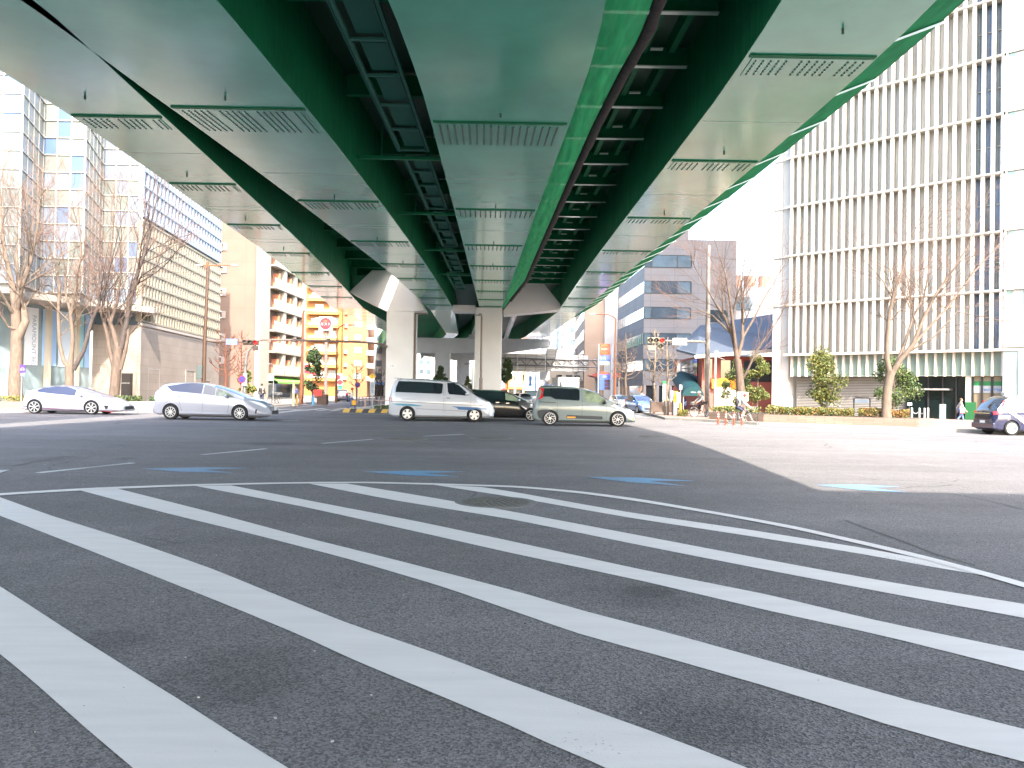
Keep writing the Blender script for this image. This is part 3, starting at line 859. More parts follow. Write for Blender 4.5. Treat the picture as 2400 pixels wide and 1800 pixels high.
pc = thing('bridge_pier', 'white steel pier under the central girder with a triangular cap arm to the right', 'bridge pier', (-2.3, YC, .15))
xl2, xr2 = at(1112.5, 800, YC).x, at(1175.5, 800, YC).x
b = MB(); b.box(xl2, xr2, YC, YC + 2.5, .1, 9.14); b.build('column', PIERW, pc, bevel=.05)
b = MB()
b.prismy([on(1180, 738, YC + .3), on(1311, 726, YC + .3), on(1318, 718, YC + .3), on(1262, 649, YC + .3), on(1249, 649, YC + .3), on(1228, 668, YC + .3), on(1180, 727, YC + .3)], YC + .3, YC + 2.4)
b.build('cap', PIERW, pc, bevel=.03)
b = MB(); b.box(at(1060, 730, YC).x, xl2 - .01, YC + .3, YC + 2.2, 8.75, 9.35); b.build('cross_beam', PIERW, pc)

pf = thing('bridge_pier', 'grey T shaped pier with a long tapering crossbeam, behind the first row', 'bridge pier', (-8, YF, .15))
b = MB()
b.prismy([on(972, 826, YF), on(1130, 827, YF), on(1175, 827.5, YF), on(1287, 812, YF), on(1287, 795, YF), on(972, 791, YF)], YF, YF + 3)
b.build('cap', PIERW, pf, bevel=.05)
for u0, u1 in ((1019, 1053), (1130, 1162)):
    b = MB(); b.box(at(u0, 850, YF).x, at(u1, 850, YF).x, YF + .2, YF + 2.8, .1, at(1036, 827, YF).z + .3); b.build('column', PIERW, pf, bevel=.05)
b = MB(); p = at(1106, 789, YF); b.box(p.x - .55, p.x + .55, YF - .3, YF - .02, p.z - .4, p.z + .35); b.build('equipment_box', WHITE, pf)
for k, y in enumerate((200.0, 262.0)):
    t = thing('bridge_pier', ['grey pier column standing third in line along the median', 'grey pier column standing farthest off along the median'][k], 'bridge pier', (-14 - 4 * k, y, .15))
    b = MB(); xx = at(1085 - 8 * k, 850, y).x
    b.box(xx - 1.6, xx + 1.6, y, y + 2.6, .1, 12); b.build('column', PIERW, t)
    b = MB(); b.prismy([(xx - 1.6, 9.8), (xx + 1.6, 9.8), (xx + 11, 11), (xx + 11, 12.2), (xx - 11, 12.2), (xx - 11, 11)], y + .1, y + 2.5); b.build('cap', PIERW, t)
# ================================================================ buildings
STONE = panel_mat('stone_cladding', (.29, .245, .21), (.21, .175, .15), 1.2, .6, .7, .05, .012, offset=.5)
ALU = mat('pale_aluminium', (.36, .34, .31), .4, .15, var=.05, vscale=.5)
GL_BLUE = glass_mat('glass_blue', (.11, .17, .27), .06, .9)
GL_PALE = glass_mat('glass_pale', (.24, .31, .33), .12, .8)
GL_MINT = glass_mat('glass_mint', (.22, .36, .31), .1, .8)
GL_DARK = glass_mat('glass_dark', (.02, .03, .034), .04, .9)
GL_GREY = glass_mat('glass_grey', (.10, .14, .17), .05, 1.0)
BLIND = mat('window_blind', (.46, .47, .46), .6, var=.08, vscale=.8)
CURT = mat('grey_curtain', (.56, .53, .48), .8, var=.25, vscale=3, stretch=(4, 4, .1))
WALLW = mat('white_wall', (.40, .39, .365), .7, var=.05, vscale=.4)

def curtain(M, L, z0, z1, cw, ch, par, rr, name='curtain_wall', mats=None, dep=.14, fw=.06, fm=None):
    """framed glazing: panes of a few kinds, then the frame standing proud"""
    b = MB(M)
    nx, nz = max(1, round(L / cw)), max(1, round((z1 - z0) / ch))
    for i in range(nx):
        for j in range(nz):
            x0, x1 = L * i / nx, L * (i + 1) / nx; a, c = z0 + (z1 - z0) * j / nz, z0 + (z1 - z0) * (j + 1) / nz
            b.quad((x0, 0, a), (x1, 0, a), (x1, 0, c), (x0, 0, c), rr.choice(rr.kinds))
    o = b.build(name, mats, par)
    f = MB(M)
    for i in range(nx + 1): f.box(L * i / nx - fw / 2, L * i / nx + fw / 2, -dep, -.003, z0, z1)
    for j in range(nz + 1):
        z = z0 + (z1 - z0) * j / nz; f.box(.0, L, -dep - .02, -.006, z - fw / 2, z + fw / 2)
    f.build('mullion', fm or ALU, o)
    return o

# ---------------------------------------------------------------- left: glass and stone office
lb = thing('office_building', 'pale glass and stone office block with stepped glazed bays above a stone base', 'building', (-30, 60, 0))
rr = random.Random(11)
pl_pts = [(-44, 44.8), (-28.9, 44.8), (-30.4, 49.3), (-27.7, 49.3), (-29.6, 55), (-26.7, 55), (-28.7, 75), (-60, 75), (-60, 44.8)]
b = MB(); b.prism([(p[0] - .25 if i in (1, 3, 5) else p[0] - .2, p[1] + .25) for i, p in enumerate(pl_pts)], 6.85, 34); b.build('core', WALLW, lb)
PANB = [mat('facade_pane_%d' % q_, c_,   .22, var=.08, vscale=.5) for q_, c_ in enumerate([(.15, .18, .225), (.165, .178, .17), (.09, .14, .24), (.145, .17, .16)])]; FRW = mat('facade_frame', (.44, .42, .38), .5)
rr.kinds = [0, 0, 0, 0, 1, 1, 3, 3, 2]
for i in (0, 1, 2, 3, 4):
    M, L = frame(pl_pts[i], pl_pts[i + 1])
    if i == 0: M, L = frame((-40, 44.8), pl_pts[1])
    curtain(M, L, 7.4, 34, 1.08 if i % 2 == 0 else 1.2, 1.1, lb, rr, mats=PANB if i % 2 == 0 else [PANB[1], PANB[3], PANB[3], PANB[0]], dep=.05, fm=FRW)
# the street side: egg-crate of slabs and fins, small below, larger above
M, L = frame(pl_pts[5], pl_pts[6])
def crate(z0, z1, ch, cw, d, back, mt, name):
    b = MB(M); b.quad((0, .3, z0), (L, .3, z0), (L, .3, z1), (0, .3, z1), 1)
    nz = round((z1 - z0) / ch); nx = round(L / cw)
    for j in range(nz + 1):
        z = z0 + (z1 - z0) * j / nz; b.box(0, L, -.1, .297, z - .07, z + .07, 0)
    for i in range(nx + 1):
        x_ = L * i / nx
        for j in range(nz):
            a, c = z0 + (z1 - z0) * j / nz + .071, z0 + (z1 - z0) * (j + 1) / nz - .071
            b.add([(x_ - .06, -.09, a), (x_ + .06, -.09, a), (x_ + .06, .29, a), (x_ - .06, .29, a), (x_ - .05, -.06, c), (x_ + .34, -.06, c), (x_ + .34, .29, c), (x_ - .05, .29, c)] if x_ + .4 < L else
                  [(x_ - .06, -.09, a), (x_ + .0, -.09, a), (x_ + .0, .29, a), (x_ - .06, .29, a), (x_ - .06, -.06, c), (x_ + .0, -.06, c), (x_ + .0, .29, c), (x_ - .06, .29, c)],
                  [(0, 1, 5, 4), (1, 2, 6, 5), (2, 3, 7, 6), (3, 0, 4, 7), (0, 3, 2, 1), (4, 5, 6, 7)], 0)
    b.build(name, [mt, back], lb)
crate(6.2, 13.4, .9, .62, .35, GL_DARK, mat('precast_beige', (.28, .25, .19), .75, var=.06, vscale=.5), 'fin_screen')
crate(13.75, 30, 1.08, .82, .35, GL_BLUE, mat('precast_pale', (.27, .31, .39), .6), 'upper_fin_screen')
# canopy, stone base, glazed hall
b = MB(); b.prism([(-36, 36.0), (-29.8, 47), (-25.7, 55.0), (-26.6, 57), (-40, 57), (-44, 36)], 6.75, 7.15); b.build('canopy', mat('canopy_render', (.34, .30, .26), .7), lb)
b = MB()
b.prism([(-30.0, 54.9), (-26.75, 54.9), (-26.6, 55), (-28.6, 75), (-30.5, 75), (-30.2, 56)], .1, 5.85)
o = b.build('stone_base', STONE, lb)
b = MB(M); b.box(-.12, L, -.2, .1, 5.853, 6.05); b.box(-.08, L, -.1, .1, 5.65, 5.72); b.build('cornice', mat('stone_band', (.42, .37, .33), .7), lb)
b = MB(); b.box(-30, -26.85, 55.05, 55.3, 5.855, 6.745); b.build('clerestory', GL_GREY, lb)
M2, L2 = frame((-33.6, 42.6), (-30.0, 54.7))
b = MB(M2); b.quad((0, .1, .15), (L2, .1, .15), (L2, .1, 6.75), (0, .1, 6.75), 0)
b.build('hall_glazing', GL_PALE, lb)
for x_ in (1.0, 4.2, 6.6, 9.0, 11.3):
    b = MB(M2); b.box(x_ - .14, x_ + .14, -.25, .08, .15, 6.75); b.build('hall_column', mat('column_render', (.5, .45, .36), .6), lb)
BAN = [mat('banner_white', (.74, .77, .8), .7), mat('banner_blue', (.34, .52, .80), .7), mat('banner_pale_blue', (.6, .7, .82), .7), mat('banner_teal', (.34, .62, .72), .7)]
def a_of(u, M_): return hit(M_, u, 850)[0]
for k, (u0, u1, mi) in enumerate(((57, 89, 0), (99, 132, 1), (137, 174, 2), (180, 196, 3), (199, 211, 1))):
    a0, a1 = a_of(u0, M2), a_of(u1, M2)
    b = MB(M2); b.box(a0, a1, .04, .06, 2.75, 6.5); b.build('banner', BAN[mi], lb)
    if k == 0:
        T = M2 @ Matrix.Translation((a1 - (a1 - a0) * .32, .035, 4.3)) @ Matrix.Rotation(math.pi / 2, 4, 'X') @ Matrix.Rotation(-math.pi / 2, 4, 'Z')
        text('PARAMOUNT BED', .42, T, 'banner_lettering', mat('banner_grey', (.28, .33, .4), .7), lb)
    if k == 1:
        T = M2 @ Matrix.Translation(((a0 + a1) / 2 - .1, .035, 4.5)) @ Matrix.Rotation(math.pi / 2, 4, 'X') @ Matrix.Rotation(-math.pi / 2, 4, 'Z')
        text('INTELLIGENT SLEEP', .36, T, 'banner_lettering', mat('banner_lightblue', (.5, .66, .86), .7), lb)
b = MB(); b.box(-36, -33.2, 41.6, 42.1, .15, 3.1); b.build('stone_pier', STONE, lb)
M, L = frame((-26.72, 54.95), (-28.66, 75))
def opening(x0, x1, z0, z1, mi, nm='window'):
    b = MB(M); b.box(x0, x1, -.035, .0, z0, z1, 0); o = b.build(nm, mi, lb)
    f = MB(M)
    for q in ((x0 - .09, x0, z0, z1 + .09), (x1, x1 + .09, z0, z1 + .09)): f.box(q[0], q[1], -.12, -.0, q[2], q[3])
    f.box(x0, x1, -.12, -.0, z1, z1 + .09); f.build('frame', ALU, o)
opening(1.7, 3.9, .3, 2.75, GL_DARK, 'shop_window'); opening(10.2, 12.6, .15, 2.9, mat('shutter', (.35, .33, .3), .6), 'service_door'); opening(15.5, 17.2, .9, 2.1, GL_DARK)
M, L = frame((-30, 54.9), (-26.72, 54.9))
b = MB(M); b.box(2.35, 2.95, -.45, -.03, .15, 2.4); o = b.build('sign_pillar', mat('black_panel', (.02, .015, .015), .3), lb)
text('SHOWROOM', .1, M @ Matrix.Translation((2.65, -.455, 1.7)) @ Matrix.Rotation(math.pi / 2, 4, 'X'), 'sign_lettering', WHITE, lb)
b = MB(M); b.box(1.6, 1.75, -.1, -.02, 1.4, 1.7); b.build('intercom', GREY, lb)

# ---------------------------------------------------------------- left: apartment block with balconies
ap = thing('apartment_block', 'white apartment block with rows of balconies and a blank tan end wall', 'building', (-36, 100, 0))
b = MB(); b.prism([(-50, 98.3), (-32.5, 98.3), (-31.95, 115), (-50, 115)], .1, 27); b.build('wall', panel_mat('tan_render', (.175, .12, .094), (.14, .095, .075), 3.0, 2.95, .8, .02, .02), ap)
M, L = frame((-32.4, 98), (-31.8, 115.2))
led = [3.5, 6.5, 9.3, 12.2, 15.0, 17.9, 20.7, 23.6]
def aa(u): return hit(M, u, 800)[0]
cols = [(604, 626), (649.5, 655), (675, 680), (695, 701.5)]
CREAM = mat('cream_render', (.33, .30, .255), .7, var=.04, vscale=.6)
for k, (u0, u1) in enumerate(cols):
    b = MB(M); b.box(aa(u0), aa(u1) , -.9 if k else -.3, .35, .1 if k in (0, 3) else 3.5, 27); b.build('column', CREAM, ap)
RED = mat('terracotta_partition', (.42, .16, .09), .7)
for i, z in enumerate(led):
    b = MB(M); b.box(aa(626), aa(695), -1.0, .3, z - .22, z); b.build('balcony_floor', CREAM, ap)
    for k in range(3):
        x0, x1 = aa(cols[k][1]) + .02, aa(cols[k + 1][0]) - .02
        b = MB(M); b.box(x0, x1, -.98, -.9, z + .003, z + 1.12); b.build('balcony_parapet', mat('pale_glass_parapet', (.58, .66, .66), .25) if k != 1 else WHITE, ap)
        b = MB(M); b.box(x0 + .2, x1 - .2, .26, .29, z + .1, z + 2.2); o = b.build('window', GL_DARK, ap)
        b = MB(M); b.box(x0 + (x1 - x0) * .55, x0 + (x1 - x0) * .6, -.85, .25, z + .003, z + 2.0); b.build('partition', RED, ap)
b = MB(M); b.box(aa(626), aa(698), -.08, .2, .15, 2.7); b.build('shop_front', GL_DARK, ap)
b = MB(M); b.add([(aa(627), -1.5, 2.5), (aa(697), -1.5, 2.5), (aa(697), -.1, 3.1), (aa(627), -.1, 3.1), (aa(627), -1.5, 2.25), (aa(697), -1.5, 2.25)], [(0, 1, 2, 3), (4, 5, 1, 0)]); b.build('awning', mat('green_awning', (.22, .52, .10), .6), ap)
M, L = frame((-50, 98.25), (-32.5, 98.25))
for z in (4.6, 7.5, 10.4, 13.3, 16.2, 19.1):
    u0 = hit(M, 497, 850)[0]; u1 = hit(M, 518, 850)[0]; u2 = hit(M, 527, 850)[0]
    b = MB(M); b.box(u1, u2, -.08, .0, z, z + .95); o = b.build('window', mat('window_reveal', (.30, .25, .22), .6), ap)
    f = MB(M); f.box(u0, u1, -.15, -.0, z + .8, z + .95); f.box(u0, u1, -.15, -.0, z, z + .14); f.build('sill', WHITE, ap)

# ---------------------------------------------------------------- left: orange apartments and the white block beyond
oa = thing('apartment_block', 'orange tiled apartment tower with long balconies behind the round red sign', 'building', (-42, 168, 0))
ORG_ = panel_mat('orange_tile', (.36, .145, .04), (.29, .12, .033), .6, .3, .7, .08, .02)
ORG2 = panel_mat('salmon_tile', (.33, .145, .07), (.26, .115, .055), .6, .3, .7, .06, .02)
b = MB(); b.box(-49, -37.6, 168.6, 182, .1, 31); b.build('wall', ORG_, oa)
b = MB(); b.prism([(-37.58, 170), (-32.6, 173), (-33.5, 186), (-37.58, 182)], .1, 27); b.build('side_wing', ORG2, oa)
M, L = frame((-49, 168.6), (-37.6, 168.6))
YEL = mat('balcony_yellow', (.38, .20, .05), .7)
for i in range(9):
    z = 3.6 + 2.9 * i
    x0, x1 = hit(M, 722, 800)[0], hit(M, 795, 800)[0]
    b = MB(M); b.box(x0, x1, -1.4, -.02, z - .15, z + .35); b.box(x0, x1, -1.4, -1.3, z + .353, z + 1.0); b.build('balcony', YEL, oa)
    for x_ in (x0 + 1.4, x0 + 4.6):
        b = MB(M); b.box(x_, x_ + 1.9, -.05, -.003, z + .4, z + 2.2); b.build('window', GL_GREY, oa)
    b = MB(M); b.box(x0 + .5, x1 - .3, -1.44, -1.41, z + .55, z + .9); b.build('balcony_rail', WHITE, oa)
    b = MB(M); b.box(hit(M, 703, 800)[0], hit(M, 716, 800)[0], -.05, -.003, z + .7, z + 1.9); b.build('window', BLIND, oa)
    if i % 2 == 0:
        b = MB(M); rq = random.Random(i)
        for q in range(4): b.box(x0 + 1 + q * .9, x0 + 1.6 + q * .9, -1.25, -1.22, z + 1.1, z + 1.9 - .3 * rq.random())
        b.build('laundry', BLIND, oa)
M, L = frame((-37.58, 170), (-32.6, 173))
for i in range(8):
    z = 4.2 + 2.9 * i
    b = MB(M); b.box(2.7, 4.3, -.05, -.003, z, z + 1.1); o = b.build('window', BLIND, oa)
    f = MB(M); f.box(2.6, 4.4, -.08, -.053, z - .1, z); f.box(3.46, 3.54, -.07, -.052, z, z + 1.1); f.build('frame', GREY, o)
    b = MB(M); b.box(.2, .9, -.6, -.003, z - .4, z + .4); b.build('small_balcony', mat('peach_render', (.6, .4, .28), .7), oa)
    b = MB(M); b.box(L - .3, L + 1.6, -.3, .9, z - .5, z + .55); b.build('corner_balcony', mat('pale_railing', (.6, .56, .5), .5), oa)

def simple_block(name, label, x0, x1, y0, y1, h, mt, wmat, fl=3.2, ww=1.4, gap=1.0, side=None, sill=True, top=True):
    t = thing(name, label, 'building', ((x0 + x1) / 2, y0, 0))
    b = MB(); b.box(x0, x1, y0, y1, .05, h)
    if top: b.box(x0 - .15, x1 + .15, y0 - .15, y1 + .15, h + .002, h + .5); b.box((x0 * 2 + x1) / 3, (x0 + x1 * 2) / 3, y0 + 2, y0 + 6, h + .502, h + 3)
    b.build('wall', mt, t)
    nf = int((h - 3.6) / fl)
    cnt = 0
    faces = [((x0, y0), (x1, y0))]
    if side == 'l': faces.append(((x0, y1), (x0, y0)))
    if side == 'r': faces.append(((x1, y0), (x1, y1)))
    for P0, P1 in faces:
        M, L = frame(P0, P1)
        n = int((L - .6) / (ww + gap))
        if n < 1: continue
        m0 = (L - n * (ww + gap) + gap) / 2
        for j in range(nf):
            for i in range(n):
                if cnt >= 95: break
                cnt += 1
                x_ = m0 + i * (ww + gap); z = 4.4 + j * fl
                b = MB(M); b.box(x_, x_ + ww, -.04, -.003, z, z + 1.5); o = b.build('window', wmat, t)
                if sill and L < 40 and nf * n < 40:
                    f = MB(M); f.box(x_ - .08, x_ + ww + .08, -.14, -.003, z - .1, z - .005); f.build('sill', ALU, o)
        b = MB(M); b.box(.5, L - .5, -.06, -.003, .2, 2.9); b.build('shop_front', GL_DARK, t)
        b = MB(M); b.box(.3, L - .3, -.5, -.003, 3.0, 3.7); b.build('shop_sign', random.Random(label).choice([mat('sign_red', (.5, .06, .05), .5), mat('sign_white', (.75, .75, .72), .5), mat('sign_orange', (.65, .25, .05), .5), mat('sign_blue', (.08, .2, .5), .5)]), t)
    return t
PINK = mat('pinkish_render', (.45, .31, .27), .8, var=.05); BEI = mat('beige_render', (.42, .36, .29), .8, var=.05)
GRYB = mat('grey_render', (.32, .32, .33), .8, var=.05); BLUW = mat('bluish_render', (.34, .39, .48), .7, var=.05)
simple_block('apartment_block', 'narrow white apartment block just beyond the orange tower', -37.5, -31.5, 192, 206, 25, WALLW, GL_GREY, side='r')
simple_block('office_building', 'pinkish mid-rise seen between the two white piers', -41, -31, 230, 245, 16, PINK, BLIND, side='r')
simple_block('office_building', 'white mid-rise far down the street between the piers', -36, -26, 262, 275, 22, WALLW, GL_GREY, side='r')
simple_block('office_building', 'beige block at the far end of the left street', -37, -20, 330, 345, 26, BEI, GL_GREY)
simple_block('office_building', 'grey block at the far end behind the median piers', -16, 2, 360, 375, 30, GRYB, GL_PALE)
simple_block('office_building', 'white block far away right of the central pier', 2, 12, 340, 352, 24, WALLW, GL_BLUE)
simple_block('office_building', 'orange fronted block far down the right street', -1.5, 4.5, 268, 275, 11, mat('orange_front', (.62, .33, .16), .7), BLIND, sill=False)
simple_block('office_building', 'pale blue glazed block above the sign gantry', 13.4, 18.8, 222, 240, 30, BLUW, GL_BLUE, side='l')
simple_block('office_building', 'slim white block left of the pale blue block', 9.8, 13.2, 250, 262, 27, WALLW, GL_GREY, side='l')
simple_block('office_building', 'cream block with a warm lit side, behind the gantry boards', 13.0, 17.5, 196, 208, 20, mat('cream_block', (.66, .58, .45), .7), GL_GREY, side='l')
simple_block('shop_building', 'low shop row under the gantry far down the right street', 8.5, 15.5, 178, 190, 8, BEI, GL_DARK, side='l', fl=3)

# ---------------------------------------------------------------- right: tall tan slab, grey office
tb = thing('office_building', 'tall windowless tan and cream slab behind the fuel price sign', 'building', (16, 140, 0))
b = MB(); b.prism([(13.1, 140), (16.6, 140), (17.0, 175), (14.1, 175)], .1, 34); b.build('wall', panel_mat('tan_panel', (.34, .25, .19), (.28, .21, .17), 3.4, 3.6, .8, .04, .02), tb)
b = MB(); b.prism([(16.62, 139.4), (19.6, 139.4), (20.5, 175), (17.02, 175)], .1, 36); b.build('white_wall', WALLW, tb)
M, L = frame((14.1, 175), (13.1, 140))
for j in range(8):
    b = MB(M); b.box(2, L - 2, -.06, -.003, 4 + 3.8 * j, 5.9 + 3.8 * j); b.build('window_band', GL_BLUE, tb)

go = thing('office_building', 'grey panelled office block with dark ribbon windows on the right', 'building', (24, 112, 0))
GPAN = panel_mat('grey_panel', (.185, .175, .178), (.12, .115, .115), 3.3, 1.22, .7, .035, .025)
b = MB(); b.prism([(18.2, 107), (31, 107), (31, 128), (17.4, 128)], 2.9, 23.3); b.build('wall', GPAN, go)
b = MB(); b.box(20.6, 24.5, 108, 120, 23.302, 26.3); b.box(20.4, 24.7, 107.8, 120.2, 26.303, 26.6); b.build('penthouse', GPAN, go)
M, L = frame((18.2, 107), (31, 107))
Ml, Ll = frame((17.4, 128), (18.2, 107))
GL_OFF = glass_mat('glass_office', (.055, .075, .095), .06, .7)
WFR = mat('dark_window_frame', (.03, .035, .04), .4)
for v0, v1 in ((599, 626), (660, 687), (721, 746), (782, 807), (843, 868)):
    z1, z0 = hit(M, 1560, v0)[1], hit(M, 1560, v1)[1]
    a1 = hit(M, 1619, 700)[0]
    b = MB(M)
    spl = [.05, 1.0, 4.55, 6.5, a1]
    for i in range(4): b.box(spl[i], spl[i + 1], -.03, -.003, z0, z1, [0, 1, 0, 1][i] if v0 > 650 else [1, 0, 0, 2][i])
    o = b.build('window_band', [GL_GREY, GL_OFF, GL_DARK], go)
    f = MB(M)
    for s_ in spl: f.box(s_ - .05, s_ + .05, -.07, -.031, z0, z1)
    f.box(0, a1, -.07, -.031, z0 - .08, z0); f.box(0, a1, -.07, -.031, z1, z1 + .08); f.build('frame', WFR, o)
    b = MB(Ml); b.box(1, Ll - .05, -.03, -.003, z0, z1); o = b.build('side_window_band', GL_PALE if v0 < 760 else GL_GREY, go)
    f = MB(Ml)
    for i in range(14): f.box(1 + i * 1.5 - .04, 1 + i * 1.5 + .04, -.06, -.031, z0, z1)
    f.build('frame', ALU, o)
for k in range(3):
    b = MB(M); z = hit(M, 1670, (850, 790, 730)[k])[1]; b.box(9.0, 11.6, -.05, -.003, z - 1.5, z + .2); b.build('window', GL_DARK, go)
b = MB(M); b.box(0, L, .35, .4, .15, 2.9); b.build('shop_front', GL_DARK, go)
for i in range(7):
    b = MB(M); b.box(.1 + i * 1.8, .45 + i * 1.8, -.0, .34, .15, 2.898); b.build('shop_pillar', mat('shop_pillar', (.30, .26, .24), .6), go)
b = MB(Ml); b.box(0, Ll, .35, .4, .15, 2.9); b.build('side_shop_front', GL_DARK, go)
for i, c in enumerate([(.5, .08, .06), (.62, .5, .36), (.5, .2, .08)]):
    b = MB(M); b.box(4.3 + i * 1.9, 5.7 + i * 1.9, .28, .34, 1.6 - .3 * i, 2.7); b.build('shop_poster', mat('poster_%d' % i, c, .6), go)
b = MB(); b.box(31.2, 45, 112, 130, .1, 17.5)
t = thing('office_building', 'blue grey block between the grey office and the finned tower', 'building', (38, 112, 0)); b.build('wall', GRYB, t)
M3, L3 = frame((31.2, 112), (45, 112))
for j in range(4):
    b = MB(M3); b.box(.5, 12, -.04, -.003, 3 + 3.7 * j, 5 + 3.7 * j); b.build('window_band', GL_GREY, t)
for k in range(3):
    b = MB(); b.tube([(32.5 + k * 2.2, 113, 17.502), (32.5 + k * 2.2, 113, 19.3)], .9, 14); b.build('rooftop_tank', mat('rust_tank', (.36, .22, .17), .8), t)

# ---------------------------------------------------------------- right: low restaurant with the sloping roof
rs = thing('restaurant', 'low red restaurant with a blue sloping roof and a yellow sign', 'restaurant', (20, 70, 0))
REDW = mat('red_wall', (.36, .10, .075), .75, var=.08, vscale=1)
x0, x1 = at(1645, 900, 70).x, at(1830, 900, 70).x
b = MB(); b.box(x0, x1, 70, 82, .1, 5.2); b.build('wall', REDW, rs)
ROOF = mat('blue_slate', (.062, .074, .095), .7, var=.12, vscale=2)
b = MB()
ez = 5.3
b.add([(16.2, 68.0, ez - .3), (27, 66.8, ez + .75), (27, 78, ez + 4.6), (19, 78, ez + 3.2), (16.2, 76, ez + .6), (16.2, 68.0, ez - .1), (27, 66.8, ez + .95), (27, 78, ez + 4.8), (19, 78, ez + 3.4), (16.2, 76, ez + .8)],
      [(4, 3, 2, 1, 0), (5, 6, 7, 8, 9), (0, 1, 6, 5), (1, 2, 7, 6), (2, 3, 8, 7), (3, 4, 9, 8), (4, 0, 5, 9)])
b.build('roof', ROOF, rs)
b = MB(); b.bar((16.1, 67.95, ez - .34), (27.1, 66.75, ez + .7), .12, .3); b.build('eave_board', ALU, rs)
M, L = frame((x0, 70), (x1, 70))
b = MB(M); b.box(.2, .9, -.05, -.003, 3.1, 4.9); b.build('window', GL_DARK, rs)
b = MB(M); b.box(1.7, 3.3, -.05, -.003, 2.9, 4.8); b.build('window', GL_DARK, rs)
b = MB(M); b.box(3.8, 6.3, -.05, -.003, 2.9, 4.8); b.build('window', GL_DARK, rs)
p = at(1697, 901, 69.6)
b = MB(); b.add([(p.x - 1.1, 69.55, p.z - .38), (p.x + 1.15, 69.55, p.z - .62), (p.x + 1.15, 69.55, p.z + .72), (p.x - 1.15, 69.55, p.z + .42), (p.x - 1.1, 69.75, p.z - .38), (p.x + 1.15, 69.75, p.z - .62), (p.x + 1.15, 69.75, p.z + .72), (p.x - 1.15, 69.75, p.z + .42)],
      [(0, 1, 2, 3), (7, 6, 5, 4), (0, 4, 5, 1), (1, 5, 6, 2), (2, 6, 7, 3), (3, 7, 4, 0)]); b.build('sign_board', mat('yellow_sign', (.62, .28, .005), .5), rs)
text("Denny's", .75, facing((p.x + .05, 69.54, p.z + .03)), 'sign_lettering', mat('red_lettering', (.65, .06, .01), .5), rs)
# side bay and the barrel awning over the stairs
b = MB(); b.box(at(1630, 900, 72).x, x0 - .01, 71.5, 80, 2.6, 5.0); b.build('side_bay', GL_DARK, rs)
AWN = mat('teal_awning', (.006, .036, .042), .7, spec=.2)
b = MB()
q0, q1 = at(1601, 885, 78), at(1625, 921, 66); r0, r1 = 1.15, .95
prof = [(math.cos(math.pi * i / 8), math.sin(math.pi * i / 8)) for i in range(9)]
vs_ = []
for q, r_ in ((q0, r0), (q1, r1)): vs_ += [(q.x + r_ * c, q.y, q.z - .25 + .8 * r_ * s_) for c, s_ in prof]
b.add(vs_, [(i, i + 1, 10 + i, 9 + i) for i in range(8)] + [tuple(range(9, 18))])
b.build('stair_awning', AWN, rs, smooth=40)
text('MENU', .16, facing((q1.x, q1.y - .02, q1.z + .05)), 'awning_lettering', WHITE, rs)
for dx in (-.8, .8):
    b = MB(); b.tube([(q1.x + dx, q1.y + .2, .15), (q1.x + dx, q1.y + .2, q1.z)], .04, 6); b.build('awning_post', STEEL, rs)
gw = MB(); xa, xb = at(1674, 950, 58).x, at(1712, 950, 58).x
gw.box(xa, xb, 58, 58.35, .15, 2.2)
t = gw.build('garden_wall', mat('painted_dapple_wall', (.3, .27, .23), .8, var=.35, vscale=5)); tag(t, 'white garden wall with painted sun dapples below the yellow restaurant sign', 'wall')  # mottling in the wall colour stands in for dappled sunlight
gw = MB(); gw.box(xb + .02, at(1745, 950, 58).x, 58.05, 58.3, .15, 2.0)
t = gw.build('garden_wall', mat('olive_wall', (.40, .37, .26), .8)); tag(t, 'olive grey garden wall behind the cyclist with the red hat', 'wall')

# ---------------------------------------------------------------- right: the tower with vertical fins
tw = thing('office_tower', 'white office tower wrapped in rows of tall vertical fins', 'building', (28, 57, 0))
M, L = frame((22.6, 62.4), (33.1, 52))
FIN = mat('fin_white', (.48, .455, .395), .45, var=.04, vscale=.6)
b = MB(M); b.box(-1.75, L, .42, 22, 5.0, 74); b.build('core', WALLW, tw)  # carried up unseen past the fins so its shadow covers the grey office
rr = random.Random(5)
NF = 25
CURT2 = mat('taupe_curtain', (.46, .43, .39), .8, var=.25, vscale=3, stretch=(4, 4, .1))
for fl in range(10):
    z0 = 5.05 + 4.0 * fl; z1 = z0 + 4.0
    if fl >= 0:
        b = MB(M)
        lim = [2, 0, 4, 13, 16, 14, 2, 8, 6, 4][fl]
        for i in range(NF):
            x_ = L * i / NF; x2 = L * (i + 1) / NF
            k = 0 if i < lim else (2 if i > 21 else rr.choice([1, 1, 1, 1, 4]))
            if k == 2 and rr.random() < .4: k = 3
            b.quad((x_, .4, z0), (x2, .4, z0), (x2, .4, z1), (x_, .4, z1), k)
        b.build('glazing', [BLIND, CURT, GL_BLUE, GL_GREY, CURT2], tw)
    f = MB(M)
    f.box(-.45, L + .03, -.28, .395, z1 - .16, z1 + .0)
    f.box(-.35, L, -.33, -.283, z1 - .1, z1 - .04)
    for i in range(NF + 1):
        x_ = L * i / NF
        f.box(x_ - .035, x_ + .035, -.2, .397, z0, z1 - .162)
        f.box(x_ - .12, x_ + .12, -.245, -.203, z0, z1 - .162)
    f.build('fin_row', FIN, tw)
    g = MB(M)
    for x_ in (L * 22 / NF, L * 23 / NF, L * 24 / NF):
        g.box(x_ + .12, x_ + L / NF - .04, .30, .36, z0 + 1.9, z0 + 1.96)
    g.build('window_rail', ALU, tw)
